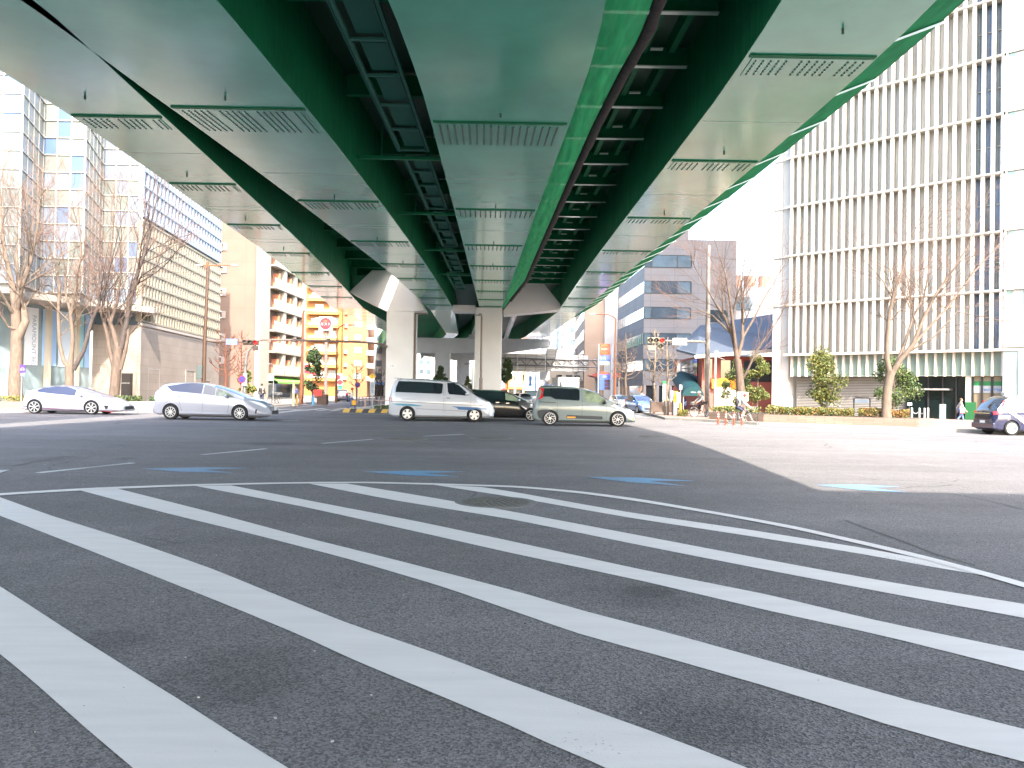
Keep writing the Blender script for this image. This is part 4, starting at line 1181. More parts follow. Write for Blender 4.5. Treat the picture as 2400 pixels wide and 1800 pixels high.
# the wall at the left end, drip lines, ground floor
b = MB(M); b.box(-1.75, -1.0, .3, .418, .1, 46); b.box(-1.76, -.4, .41, 6, .1, 4.98); b.build('end_wall', WALLW, tw)
for fl in range(10):
    b = MB(M); b.box(-1.7, -.5, .2, .297, 9.0 + 4 * fl, 9.07 + 4 * fl); b.build('drip_moulding', FIN, tw)
b = MB(M); b.box(-.5, L + 1.5, -.3, .5, 4.88, 5.045); b.build('canopy_edge', FIN, tw)
b = MB(M)
for i in range(NF):
    x_ = L * i / NF; b.quad((x_, .35, 3.25), (x_ + L / NF, .35, 3.25), (x_ + L / NF, .35, 4.88), (x_, .35, 4.88), 0)
b.build('transom_glass', mat('transom_green_glass', (.17, .235, .205), .25, var=.15, vscale=.8), tw)
f = MB(M)
for i in range(NF + 1): f.box(L * i / NF - .07, L * i / NF + .07, .08, .348, 3.2, 4.878)
f.build('transom_fins', FIN, tw)
def au(u): return hit(M, u, 940)[0]
# louvred wall, entrance, shop
b = MB(M); b.box(.0, au(2110), 1.2, 1.5, .15, 3.25)
b.build('recess_wall', mat('louvre_back', (.12, .12, .115), .8), tw)
b = MB(M)
for j in range(24): b.box(0, au(2110), 1.1, 1.19, .2 + .125 * j, .27 + .125 * j)
b.build('louvre', mat('louvre_grey', (.28, .27, .25), .5), tw)
text('新東昭ビル', .32, M @ Matrix.Translation((au(1935), 1.05, .95)) @ Matrix.Rotation(math.pi / 2, 4, 'X'), 'building_name', WHITE, tw)
b = MB(M); b.box(au(2112), au(2258), 1.0, 1.05, .15, 3.25); b.build('entrance_glazing', mat('entrance_glass', (.006, .011, .011), .12, spec=.25), tw)
b = MB(M)
for u_ in (2112, 2166, 2200, 2232, 2258): b.box(au(u_) - .05, au(u_) + .05, .9, 1.0, .15, 3.25)
b.box(au(2130), au(2225), .75, .99, 2.2, 2.36); b.build('entrance_frame', BLACK, tw)
b = MB(M); b.box(au(2138), au(2218), .6, .745, 2.22, 2.34); b.build('door_header', ALU, tw)
b = MB(M); b.box(au(2258), au(2272), .45, .9, .15, 3.25); b.build('entrance_pier', mat('pale_green_panel', (.5, .54, .44), .5), tw)
b = MB(M); b.box(au(2272), au(2346), .55, .6, .15, 3.25); b.build('shop_glazing', mat('shop_cream', (.20, .165, .105), .5), tw)
b = MB(M)
for u_ in (2275, 2297, 2321, 2346): b.box(au(u_) - .06, au(u_) + .06, .42, .548, .15, 3.25)
b.build('shop_frame', BLACK, tw)
b = MB(M); b.box(au(2277), au(2345), .5, .545, 2.55, 2.85); b.build('shop_band_green', mat('shop_green', (.012, .14, .04), .5), tw)
b = MB(M); b.box(au(2277), au(2345), .5, .545, 2.05, 2.547); b.build('shop_band_white', mat('shop_white', (.3, .33, .33), .5), tw)
b = MB(M); b.box(au(2258), au(2284), .41, .415, .16, 1.4); b.build('green_poster', mat('poster_green', (.012, .10, .03), .5), tw)
text('FamilyMart', .3, M @ Matrix.Translation((au(2322), .49, 2.28)) @ Matrix.Rotation(math.pi / 2, 4, 'X'), 'shop_lettering', mat('shop_blue', (.03, .12, .42), .5), tw)
# glazed corner bay with white frames
b = MB(M); b.box(L + .12, L + 6, -.1, 3, .1, 46); b.build('corner_core', WALLW, tw)
for fl in range(10):
    z0 = 5.4 + 4.0 * fl
    b = MB(M)
    for i in range(3):
        b.box(L + .3 + i * 1.75, L + .65 + i * 1.75, -.2, -.103, z0, z0 + 3.55, 0)
        b.box(L + .65 + i * 1.75, L + 1.2 + i * 1.75, -.18, -.103, z0, z0 + 3.55, 1)
        b.box(L + 1.2 + i * 1.75, L + 1.62 + i * 1.75, -.2, -.103, z0, z0 + 3.55, 0)
    o = b.build('corner_window', [GL_MINT, mat('white_panel_bright', (.46, .50, .47), .3)], tw)
    f = MB(M)
    for i in range(4): f.box(L + .14 + i * 1.75, L + .28 + i * 1.75, -.3, -.101, z0 - .1, z0 + 3.7)
    f.box(L + .14, L + 6, -.34, -.203, z0 - .28, z0 - .04); f.box(L + .14, L + 6, -.34, -.203, z0 + 3.58, z0 + 3.7)
    f.build('frame', FIN, o)
b = MB(M); b.box(L + .1, L + 1.0, -.22, -.11, .15, 4.85, 0); b.box(L + 1.02, L + 1.6, -.3, -.11, .15, 4.85, 1); b.build('corner_panel', [GL_PALE, WHITE], tw)
# ================================================================ vehicles
CG = mat('car_glass', (.012, .018, .022), .03, spec=.8, coat=.5)
CGT = mat('car_glass_bluish', (.03, .042, .095), .05, spec=.5, coat=.2)
CGG = mat('car_glass_seen_through', (.20, .24, .16), .05, spec=.6, var=.6, vscale=2.2)
TYRE = mat('tyre', (.015, .015, .016), .85)
RIM = mat('alloy_rim', (.55, .56, .58), .3, .7)
RIMD = mat('dark_rim', (.03, .03, .032), .5)
TRIM = mat('black_trim', (.015, .015, .016), .5)
CHR = mat('chrome', (.7, .7, .72), .12, .9)
HEAD = mat('headlamp_glass', (.68, .72, .76), .1, spec=.8, coat=.5)
TAIL = mat('tail_lamp_red', (.5, .012, .015), .15, coat=.6)
PLATE = mat('plate_white', (.75, .75, .75), .5)
AMBER = mat('amber_lamp', (.8, .3, .02), .3)
def paint(name, col, metal=0.0, rough=.28): return mat(name, col, rough, metal, spec=.5, coat=1.0)

def car(sp, name, label, cat, loc, rot=0.0, group=None, sc=(1, 1, 1)):
    k, x0, g0 = sp.get('k', 1), sp.get('x0', 0), sp.get('g', 0)
    cv = (lambda p: ((p[0] - x0) * k, (g0 - p[1]) * k)) if 'g' in sp else (lambda p: p)
    top = [cv(p) for p in sp['top']]; belt = [cv(p) for p in sp['belt']]
    L = top[-1][0]; W = sp['W']; bot = sp.get('bot', .2)
    tap = sp.get('taper', [(0, .86), (.015, .92), (.05, .965), (.15, .99), (.3, 1), (.78, 1), (.88, .965), (.95, .92), (.985, .86), (1, .77)])
    def T(x): return lerp_tab(top, x)
    def B(x): return min(lerp_tab(belt, x), T(x) - .035)
    def H(x): return W / 2 * lerp_tab(tap, x / L)
    def bt(x): return bot + (.10 * max(0, 1 - x / .25) + .01 * max(0, 1 - (L - x) / .3))
    def ring(x):
        h, b, t, z0 = H(x), B(x), T(x), bt(x)
        b = max(b, z0 + .16); t = max(t, b + .03)
        gh = t - b; rl = h * .955 - sp.get('tumble', .26) * gh - .03
        zr = t - min(.08, .3 * gh)
        pts = [(.86 * h, z0), (.965 * h, z0 + .07), (h, z0 + (b - z0) * .5), (.992 * h, b - .09 if b - .09 > z0 + (b - z0) * .55 else z0 + (b - z0) * .6), (.955 * h, b), (rl, zr)]
        for f in (.8, .5, .2): pts.append((rl * f, t - (t - zr) * f * f))
        return pts
    def side_y(x, z):
        r = ring(x)[:6]
        if z <= r[0][1]: return r[0][0]
        for (ya, za), (yb, zb_) in zip(r, r[1:]):
            if z <= zb_: return ya + (yb - ya) * (z - za) / max(1e-6, zb_ - za)
        return r[-1][0]
    root = thing(name, label, cat, (0, 0, 0), group)
    PM_, = [sp['paint']]
    # body shell with real wheel arches
    xs_ = sorted(set([round(L * i / 44, 4) for i in range(45)] + [.03, .08, L - .03, L - .08] + [round(min(max(p[0], 0), L), 3) for p in top]))
    mb_ = MB(); n = 18
    for x in xs_:
        r = ring(x)
        for y, z in [(-y, z) for y, z in r] + [(y, z) for y, z in r[::-1]]: mb_.v.append(Vector((x, y, z)))
    for i in range(len(xs_) - 1):
        for j in range(n):
            a, c = i * n + j, i * n + (j + 1) % n
            mb_.f.append([a, a + n, c + n, c]); mb_.mi.append(0)
    mb_.f.append(list(range(n))); mb_.mi.append(0)
    mb_.f.append([(len(xs_) - 1) * n + j for j in range(n - 1, -1, -1)]); mb_.mi.append(0)
    body = mb_.build('body', [PM_, TRIM], root)
    bm = bmesh.new(); bm.from_mesh(body.data); bmesh.ops.recalc_face_normals(bm, faces=bm.faces); bm.to_mesh(body.data); bm.free()
    wr = sp['wr']; wx = [((w_ - x0) * k if 'g' in sp else w_) for w_ in sp['wx']]
    cut = MB()
    for x in wx:
        for s_ in (-1, 1):
            cut.tube([(x, s_ * (W / 2 - .27), wr + .01), (x, s_ * (W / 2 + .2), wr + .01)], wr * 1.13, 28)
    co = cut.build('cutter', TRIM)
    bm = bmesh.new(); bm.from_mesh(co.data); bmesh.ops.recalc_face_normals(bm, faces=bm.faces); bm.to_mesh(co.data); bm.free()
    md = body.modifiers.new('arches', 'BOOLEAN'); md.object = co; md.operation = 'DIFFERENCE'; md.solver = 'EXACT'; md.material_mode = 'TRANSFER'
    bpy.context.view_layer.update()
    me = bpy.data.meshes.new_from_object(body.evaluated_get(bpy.context.evaluated_depsgraph_get()))
    body.modifiers.clear(); body.data = me
    bpy.data.objects.remove(co)
    for p in me.polygons: p.use_smooth = True
    me.set_sharp_from_angle(angle=math.radians(32))
    # panels laid on the sides
    def decal(poly, mt, nm, off=.006, sides=(-1, 1), parent=root, raw=False, step=.14):
        poly = [p if raw else cv(p) for p in poly]
        for s_ in sides:
            bm = bmesh.new()
            f = bm.faces.new([bm.verts.new((p[0], 0, p[1])) for p in poly])
            xa, xb = min(p[0] for p in poly), max(p[0] for p in poly); za, zb_ = min(p[1] for p in poly), max(p[1] for p in poly)
            q = xa + step
            while q < xb:
                bmesh.ops.bisect_plane(bm, geom=bm.verts[:] + bm.edges[:] + bm.faces[:], plane_co=(q, 0, 0), plane_no=(1, 0, 0)); q += step
            q = za + step
            while q < zb_:
                bmesh.ops.bisect_plane(bm, geom=bm.verts[:] + bm.edges[:] + bm.faces[:], plane_co=(0, 0, q), plane_no=(0, 0, 1)); q += step
            for v in bm.verts: v.co.y = s_ * (side_y(v.co.x, v.co.z) + off)
            bmesh.ops.triangulate(bm, faces=bm.faces)
            me = bpy.data.meshes.new(nm); bm.to_mesh(me); bm.free(); me.materials.append(mt)
            for p in me.polygons:
                p.use_smooth = True
                if p.normal.y * s_ < 0: p.flip()
            o = bpy.data.objects.new(nm, me); COL.objects.link(o); o.parent = parent
            ORG[o.name] = Vector((0, 0, 0))
    for w_ in sp.get('win', []):
        decal(w_[0], w_[1], 'side_window', .007)
    for q in sp.get('lamps', []): decal(q[0], q[1], q[2], .01, q[3] if len(q) > 3 else (-1, 1))
    for q in sp.get('trim', []): decal(q[0], q[1], q[2], .0085, (-1, 1))
    # door gaps and handles
    for poly in sp.get('seam', []):
        pts = [cv(p) for p in poly]
        b = MB()
        for p, q in zip(pts, pts[1:]):
            for s_ in (-1, 1):
                m_ = max(2, int((Vector(q) - Vector(p)).length / .12))
                for i in range(m_):
                    a = Vector(p).lerp(Vector(q), i / m_); c = Vector(p).lerp(Vector(q), (i + 1) / m_)
                    b.bar((a.x, s_ * (side_y(a.x, a.y) + .001), a.y), (c.x, s_ * (side_y(c.x, c.y) + .001), c.y), .008)
        b.build('door_gap', TRIM, root)
    for h_ in sp.get('handle', []):
        p = cv(h_)
        for s_ in (-1, 1):
            b = MB(); yy = s_ * (side_y(*p) + .015); b.box(p[0] - .09, p[0] + .09, yy - .015, yy + .015, p[1] - .016, p[1] + .016)
            b.build('door_handle', sp.get('hmat', PM_), root)
    # windscreens follow the roof line
    for nm, xa, xb in sp.get('screens', []):
        if 'g' in sp: xa, xb = (xa - x0) * k, (xb - x0) * k
        b = MB(); m1, m2 = 10, 8
        for i in range(m1 + 1):
            x = xa + (xb - xa) * i / m1; r = ring(x); rl, zr, t = r[5][0], r[5][1], T(x)
            for j in range(m2 + 1):
                f = -.93 + 1.86 * j / m2
                sl = (T(x + .02) - T(x - .02)) / .04
                nn_ = Vector((-sl, 0, 1)).normalized() * .008
                b.v.append(Vector((x, rl * f, t - (t - zr) * f * f)) + nn_)
        for i in range(m1):
            for j in range(m2):
                o = i * (m2 + 1) + j; b.f.append([o, o + m2 + 1, o + m2 + 2, o + 1] if xb > xa else [o, o + 1, o + m2 + 2, o + m2 + 1]); b.mi.append(0)
        b.build(nm, CG if nm == 'rear_window' else sp.get('wsmat', CG), root, smooth=60)
    # mirrors, plates, bumpers
    mx_ = cv(sp['mirror'])
    for s_ in (-1, 1):
        b = MB(); yy = s_ * (side_y(*mx_) + .11)
        b.sphere((mx_[0], yy, mx_[1]), .1, 12, 8, 0, (.85, 1.0, .75)); b.bar((mx_[0] + .02, s_ * side_y(*mx_), mx_[1] - .06), (mx_[0], yy, mx_[1] - .04), .05, .04, 1)
        b.build('door_mirror', [sp.get('mirmat', PM_), TRIM], root, smooth=60)
    for e, sg in ((0, -1), (L, 1)):
        b = MB(); zz = .55 if sg > 0 else sp.get('plz', .8)
        b.box(e + sg * .002, e + sg * .022, -.165, .165, zz - .08, zz + .08); b.build('number_plate', PLATE, root)
    b = MB(); b.box(L - .04, L + .005, -W * .27, W * .27, bot + .1, bot + .26); b.build('grille', TRIM, root)
    if sp.get('spoiler'):
        q0, q1 = [cv(p) for p in sp['spoiler']]
        b = MB(); hh = ring(q1[0])[5][0]
        b.add([(q0[0], -hh * .95, q0[1]), (q0[0], hh * .95, q0[1]), (q1[0], hh, q1[1]), (q1[0], -hh, q1[1]), (q0[0], -hh * .95, q0[1] - .03), (q0[0], hh * .95, q0[1] - .03), (q1[0], hh, q1[1] - .07), (q1[0], -hh, q1[1] - .07)],
              [(0, 3, 2, 1), (4, 5, 6, 7), (0, 1, 5, 4), (1, 2, 6, 5), (2, 3, 7, 6), (3, 0, 4, 7)]); b.build('spoiler', PM_, root)
    b = MB(); b.box(.5, L - .5, -W * .36, W * .36, .14, bot + .05); b.build('underbody', TRIM, root)
    for xx, mt_, nm in sp.get('ends', []):
        b = MB()
        for s_ in (-1, 1):
            yc, zc, wd, ht = xx[1], xx[2], xx[3], xx[4]
            b = MB(); e = xx[0] * L
            b.box(e - .02, e + .03, s_ * yc - wd / 2, s_ * yc + wd / 2, zc - ht / 2, zc + ht / 2); b.build(nm, mt_, root, bevel=.01)
    # wheels
    sty = sp.get('rim', 'multi')
    for x in wx:
        for s_ in (-1, 1):
            yc = s_ * (W / 2 - .115)
            w_ = MB(); w_.tube([(x, yc - .105, wr), (x, yc - .085, wr), (x, yc + .085, wr), (x, yc + .105, wr)], [wr * .93, wr, wr, wr * .93], 32)
            wo = w_.build('wheel', TYRE, root, smooth=40)
            r_ = MB(); yo = yc + s_ * .108; rr_ = wr * sp.get('rr', .68)
            r_.disc((x, yc + s_ * .088, wr), rr_ * .97, 'y', .02, 28, 1)
            r_.tube([(x + rr_ * math.cos(a / 28 * 6.2832), yo, wr + rr_ * math.sin(a / 28 * 6.2832)) for a in range(29)], .014, 6, 0, False)
            ns = {'multi': 10, 'five': 5, 'y': 7, 'swirl': 6}[sty]
            for q in range(ns):
                a = q / ns * 6.2832 + .3
                if sty == 'five':
                    c1, c2 = Vector((math.cos(a), 0, math.sin(a))), Vector((-math.sin(a), 0, math.cos(a)))
                    p0 = Vector((x, yo, wr))
                    r_.add([p0 + c2 * .04, p0 - c2 * .04, p0 + c1 * rr_ - c2 * .075, p0 + c1 * rr_ + c2 * .075] if s_ > 0 else [p0 - c2 * .04, p0 + c2 * .04, p0 + c1 * rr_ + c2 * .075, p0 + c1 * rr_ - c2 * .075], [(0, 1, 2, 3)], 0)
                elif sty == 'swirl':
                    r_.tube([(x + rr_ * f * math.cos(a + .9 * (1 - f)), yo, wr + rr_ * f * math.sin(a + .9 * (1 - f))) for f in (.25, .5, .75, .95)], .017, 5, 0)
                    r_.tube([(x + rr_ * f * math.cos(a - .35 * f), yo, wr + rr_ * f * math.sin(a - .35 * f)) for f in (.6, .8, .95)], .014, 5, 0)
                else:
                    for da in ((-.1, .1) if sty == 'y' else (0,)):
                        r_.bar((x + .05 * math.cos(a), yo, wr + .05 * math.sin(a)), (x + rr_ * math.cos(a + da), yo, wr + rr_ * math.sin(a + da)), .022, .025, 0)
            r_.disc((x, yo, wr), .055, 'y', .03, 14, 0)
            r_.build('rim', [sp.get('rimmat', RIM), RIMD], wo)
    if sp.get('extra'): sp['extra'](root, L, W, side_y, decal, cv, ring)
    root.location = loc; root.rotation_euler = (0, 0, rot); root.scale = sc
    ORG[root.name] = Vector(loc)
    return root

SILV = paint('paint_silver_blue', (.34, .345, .395), .2, .3)
PEARL = paint('paint_pearl_white', (.38, .39, .48), .05, .3)
VANW = paint('paint_van_white', (.42, .43, .46), .1, .35)
BLK = paint('paint_black', (.006, .006, .008), 0, .2)
GRN = paint('paint_grey_green', (.15, .185, .18), .0, .35)
NAVY = paint('paint_navy', (.018, .02, .055), .1, .25)
COB = paint('paint_cobalt_blue', (.01, .03, .40), .2, .25)
LBLU = paint('paint_light_blue', (.10, .17, .38), .4, .3)
LGHT = paint('paint_light_silver', (.3, .32, .35), .4, .3)

alpha = dict(k=.002777, x0=105, g=715, W=1.80, bot=.21, wr=.345, wx=(418, 1555), paint=SILV, plz=.75,
    top=[(105, 500), (112, 420), (140, 320), (165, 235), (210, 175), (250, 138), (300, 112), (480, 94), (700, 95), (900, 106), (1100, 138), (1300, 195), (1500, 265), (1640, 318), (1750, 348), (1850, 380), (1950, 430), (2000, 470), (2035, 512), (2050, 545)],
    belt=[(105, 520), (200, 300), (340, 235), (430, 256), (920, 296), (1480, 352), (1640, 375), (2050, 640)],
    win=[([(338, 172), (600, 126), (760, 114), (900, 122), (930, 128), (920, 287), (600, 262), (430, 250)], CGT), ([(950, 132), (1040, 150), (1130, 178), (1140, 308), (940, 290)], CG), ([(1148, 184), (1300, 240), (1400, 300), (1490, 347), (1150, 311)], CGG)],
    lamps=[([(1690, 386), (1800, 400), (1900, 425), (1985, 482), (1960, 500), (1790, 428)], HEAD, 'headlight'), ([(118, 345), (128, 290), (170, 240), (225, 250), (240, 272), (190, 302), (185, 348)], mat('clear_tail_lamp', (.6, .62, .72), .15, coat=.5), 'tail_light'), ([(112, 395), (118, 352), (180, 355), (180, 385)], mat('pale_lamp', (.7, .68, .62), .2), 'tail_light')],
    trim=[([(1815, 525), (1850, 525), (1820, 620), (1800, 625)], TRIM, 'bumper_slot'), ([(570, 575), (1360, 590), (1360, 618), (570, 600)], mat('paint_shadow_silver', (.42, .44, .50), .3, .3, coat=1), 'side_skirt')],
    seam=[[(560, 262), (560, 440), (610, 600)], [(935, 292), (950, 470), (930, 625)], [(1370, 345), (1375, 480), (1345, 628)]], handle=[(548, 333), (1000, 370)],
    screens=[('windscreen', 1105, 1640), ('rear_window', 160, 250)], mirror=(1335, 318), wsmat=CGT, rr=.66)
vanS = dict(k=.00381, x0=165, g=766, W=1.80, bot=.22, wr=.345, wx=(416, 1286), paint=VANW, tumble=.12, plz=.7,
    top=[(165, 620), (168, 520), (178, 450), (205, 330), (232, 245), (262, 216), (300, 211), (600, 215), (950, 232), (1050, 252), (1130, 288), (1250, 372), (1310, 425), (1400, 466), (1475, 498), (1505, 522), (1526, 545), (1532, 575)],
    belt=[(165, 640), (200, 410), (255, 405), (870, 418), (1195, 436), (1310, 450), (1532, 700)],
    win=[([(292, 250), (600, 256), (858, 270), (870, 288), (862, 398), (835, 408), (256, 393), (262, 330)], CG), ([(922, 262), (1010, 264), (1070, 290), (1130, 338), (1196, 400), (1192, 424), (955, 410), (936, 380)], CG)],
    lamps=[([(1416, 502), (1470, 505), (1495, 520), (1505, 575), (1440, 580), (1420, 540)], HEAD, 'headlight'), ([(169, 462), (210, 462), (208, 520), (169, 522)], TAIL, 'tail_light')],
    trim=[([(165, 513), (400, 515), (1400, 548), (1400, 556), (165, 521)], mat('grey_trim', (.22, .23, .25), .4), 'trim_strip'), ([(220, 540), (470, 545), (620, 568), (560, 573), (300, 565), (225, 552)], mat('stripe_turquoise', (.03, .22, .33), .3, coat=1), 'side_stripe'),
          ([(985, 565), (1200, 572), (1445, 575), (1445, 606), (1190, 612), (1075, 606), (1060, 585)], mat('stripe_blue', (.05, .13, .27), .3, coat=1), 'side_stripe'), ([(530, 600), (1180, 625), (1180, 632), (530, 608)], mat('grey_trim', (.22, .23, .25), .4), 'trim_strip')],
    seam=[[(900, 250), (900, 420), (905, 655)], [(880, 265), (880, 655)], [(1240, 440), (1235, 560)]], handle=[(945, 460)], hmat=TRIM,
    screens=[('windscreen', 1095, 1305), ('rear_window', 182, 238)], mirror=(1185, 402), rim='five', rr=.66, spoiler=((222, 207), (300, 209)))
minivan = dict(k=.00396, x0=920, g=772, W=1.8, bot=.2, wr=.335, wx=(1150, 2016), paint=BLK,
    top=[(920, 620), (930, 470), (960, 400), (1060, 366), (1280, 356), (1500, 360), (1650, 373), (1750, 402), (1850, 450), (1960, 502), (2040, 528), (2090, 560), (2125, 590), (2135, 615)],
    belt=[(920, 640), (960, 470), (1320, 492), (1670, 505), (1850, 525), (2135, 720)],
    win=[([(965, 425), (1250, 384), (1500, 380), (1640, 388), (1655, 490), (1320, 480), (970, 462)], CG), ([(1668, 398), (1760, 424), (1865, 495), (1830, 513), (1675, 492)], CGG)],
    lamps=[([(2000, 545), (2060, 555), (2100, 590), (2060, 590)], HEAD, 'headlight')], seam=[[(1660, 490), (1665, 710)], [(1310, 490), (1320, 705)]], handle=[(1570, 528), (1705, 536)], hmat=CHR,
    screens=[('windscreen', 1700, 1950), ('rear_window', 928, 965)], mirror=(1850, 494), mirmat=CHR, rim='y', rr=.72)
compact = dict(k=.00264, x0=140, g=1106, W=1.695, bot=.2, wr=.34, wx=(437, 1600), paint=GRN, tumble=.16, plz=.85,
    top=[(140, 900), (150, 730), (190, 640), (225, 520), (240, 445), (280, 418), (360, 402), (700, 410), (950, 430), (1100, 458), (1250, 512), (1350, 572), (1450, 645), (1560, 705), (1650, 735), (1780, 785), (1860, 825), (1895, 855), (1905, 890)],
    belt=[(140, 920), (200, 680), (310, 640), (920, 672), (1400, 702), (1560, 735), (1905, 1010)],
    win=[([(312, 456), (600, 450), (900, 460), (938, 478), (940, 640), (920, 662), (520, 642), (440, 602), (312, 600)], CG), ([(1010, 476), (1150, 500), (1260, 552), (1395, 655), (1390, 690), (1330, 700), (1060, 677), (1030, 640)], CGG)],
    lamps=[([(238, 450), (316, 455), (326, 490), (304, 520), (312, 600), (300, 630), (205, 655), (262, 612), (286, 520), (276, 478)], TAIL, 'tail_light'), ([(1745, 790), (1820, 805), (1880, 850), (1885, 890), (1800, 850)], HEAD, 'headlight'), ([(1850, 950), (1885, 945), (1885, 985), (1855, 985)], AMBER, 'fog_light')],
    trim=[([(725, 915), (1325, 930), (1345, 958), (1325, 985), (720, 973), (715, 940)], mat('cladding', (.035, .04, .045), .5), 'side_moulding'), ([(220, 850), (300, 832), (430, 828), (430, 900), (330, 1000), (260, 1010), (215, 905)], mat('cladding', (.035, .04, .045), .5), 'arch_cladding'), ([(250, 690), (530, 698), (530, 708), (250, 700)], TRIM, 'door_rail')],
    seam=[[(975, 460), (985, 680), (980, 1020)], [(560, 660), (560, 900), (600, 1010)], [(1400, 700), (1410, 900), (1400, 1030)]], handle=[(900, 740), (1075, 745)],
    screens=[('windscreen', 1110, 1560), ('rear_window', 205, 250)], mirror=(1365, 690), mirmat=TRIM, rim='swirl', rr=.72)
def compact_extra(root, L, W, side_y, decal, cv, ring):
    for s_ in (-1, 1):
        b = MB(); p = cv((800, 955)); b.box(p[0] - .19, p[0] + .19, s_ * (side_y(*p) + .012) - .004, s_ * (side_y(*p) + .012) + .004, p[1] - .03, p[1] + .03); b.build('reflector', AMBER, root)
compact['extra'] = compact_extra
hybrid = dict(k=.00386, x0=255, g=510, W=1.76, bot=.17, wr=.345, wx=(447, 1192), paint=PEARL, plz=.7,
    top=[(255, 420), (262, 365), (288, 300), (312, 215), (350, 198), (480, 156), (600, 136), (720, 127), (830, 131), (950, 152), (1100, 192), (1250, 240), (1330, 264), (1430, 284), (1520, 330), (1568, 362), (1586, 380), (1592, 400)],
    belt=[(255, 430), (320, 250), (480, 232), (620, 246), (900, 268), (1160, 288), (1330, 310), (1592, 480)],
    win=[([(470, 197), (540, 167), (720, 147), (850, 150), (960, 182), (975, 188), (968, 266), (620, 238), (482, 221)], CGT), ([(985, 192), (1060, 222), (1162, 279), (980, 268)], mat('car_glass_pale', (.4, .42, .5), .1, spec=.8))],
    lamps=[([(1275, 300), (1400, 326), (1440, 352), (1425, 360), (1310, 338)], HEAD, 'headlight'), ([(1358, 386), (1420, 386), (1402, 434), (1376, 434)], TRIM, 'fog_light')],
    trim=[([(545, 429), (1090, 452), (1090, 463), (545, 441)], mat('stripe_maroon', (.12, .015, .06), .4), 'side_stripe'), ([(290, 408), (350, 412), (350, 420), (295, 416)], TRIM, 'rear_stripe'), ([(1295, 455), (1480, 470), (1480, 478), (1310, 465)], mat('stripe_red', (.4, .03, .05), .4), 'front_stripe')],
    seam=[[(610, 245), (600, 380), (560, 428)], [(880, 270), (880, 455)], [(1150, 290), (1120, 400), (1100, 455)]], handle=[(550, 265), (820, 290)],
    screens=[('windscreen', 960, 1330), ('rear_window', 320, 480)], mirror=(1055, 262), mirmat=mat('paint_violet_shade', (.30, .29, .42), .3, coat=1), wsmat=mat('windscreen_pale', (.30, .33, .42), .08, spec=.8, coat=.5), rim='y', rr=.76, spoiler=((308, 208), (350, 197)))
taxi = dict(W=1.70, bot=.19, wr=.31, wx=(.76, 3.48), paint=NAVY, plz=.55, tumble=.17,
    top=[(0, .55), (.02, .85), (.07, 1.04), (.16, 1.10), (.36, 1.42), (.55, 1.63), (.72, 1.715), (1.2, 1.75), (2.3, 1.72), (2.75, 1.58), (3.2, 1.27), (3.5, 1.08), (4.1, .98), (4.34, .86), (4.4, .74)],
    belt=[(0, .5), (.2, 1.0), (1, 1.05), (3.3, 1.02), (4.4, .5)],
    win=[([(.74, 1.09), (.95, 1.55), (1.05, 1.60), (1.78, 1.62), (1.78, 1.09)], CGT), ([(1.88, 1.09), (1.88, 1.62), (2.3, 1.6), (2.75, 1.46), (3.22, 1.12)], CGT)],
    lamps=[([(.05, .88), (.30, .92), (.46, 1.30), (.56, 1.5), (.48, 1.52), (.36, 1.28), (.2, 1.06), (.04, 1.02)], TAIL, 'tail_light'), ([(3.9, .72), (4.28, .70), (4.25, .82), (4.0, .9)], HEAD, 'headlight')],
    trim=[([(.62, 1.0), (.85, .99), (1.15, .82), (1.45, .58), (1.75, .48), (2.1, .46), (2.1, .38), (1.7, .38), (1.35, .46), (1.05, .70), (.8, .88)], WHITE, 'wave_stripe'), ([(1.35, .62), (2.2, .62), (2.2, .80), (1.35, .80)], WHITE, 'name_panel')],
    seam=[[(1.83, 1.05), (1.84, .3)], [(2.95, 1.0), (2.95, .3)]], handle=[(1.4, .93), (2.1, .93)], hmat=CHR,
    screens=[('rear_window', .10, .70), ('windscreen', 2.72, 3.5)], mirror=(3.1, 1.1), rim='multi', rr=.7, rimmat=mat('hubcap_white', (.72, .72, .72), .4))
def taxi_extra(root, L, W, side_y, decal, cv, ring):
    b = MB(); b.box(-.02, .01, -.5, .5, .92, .97); b.build('tailgate_strip', CHR, root)
    b = MB(); b.box(-.035, .12, -.78, .78, .28, .52); b.build('bumper', NAVY, root, bevel=.03)
    b = MB(); b.box(-.015, .02, -.45, .45, .70, .86); b.build('plate_recess', TRIM, root)
    b = MB(); b.box(.9, 1.05, -.14, .14, 1.755, 1.9); b.build('roof_lamp', WHITE, root, bevel=.02)
    text('TAXI', .13, Matrix.Translation((1.78, -side_y(1.78, .71) - .012, .71)) @ Matrix.Rotation(math.pi / 2, 4, 'X'), 'door_lettering', mat('red_lettering', (.65, .06, .01), .5), root)
taxi['extra'] = taxi_extra
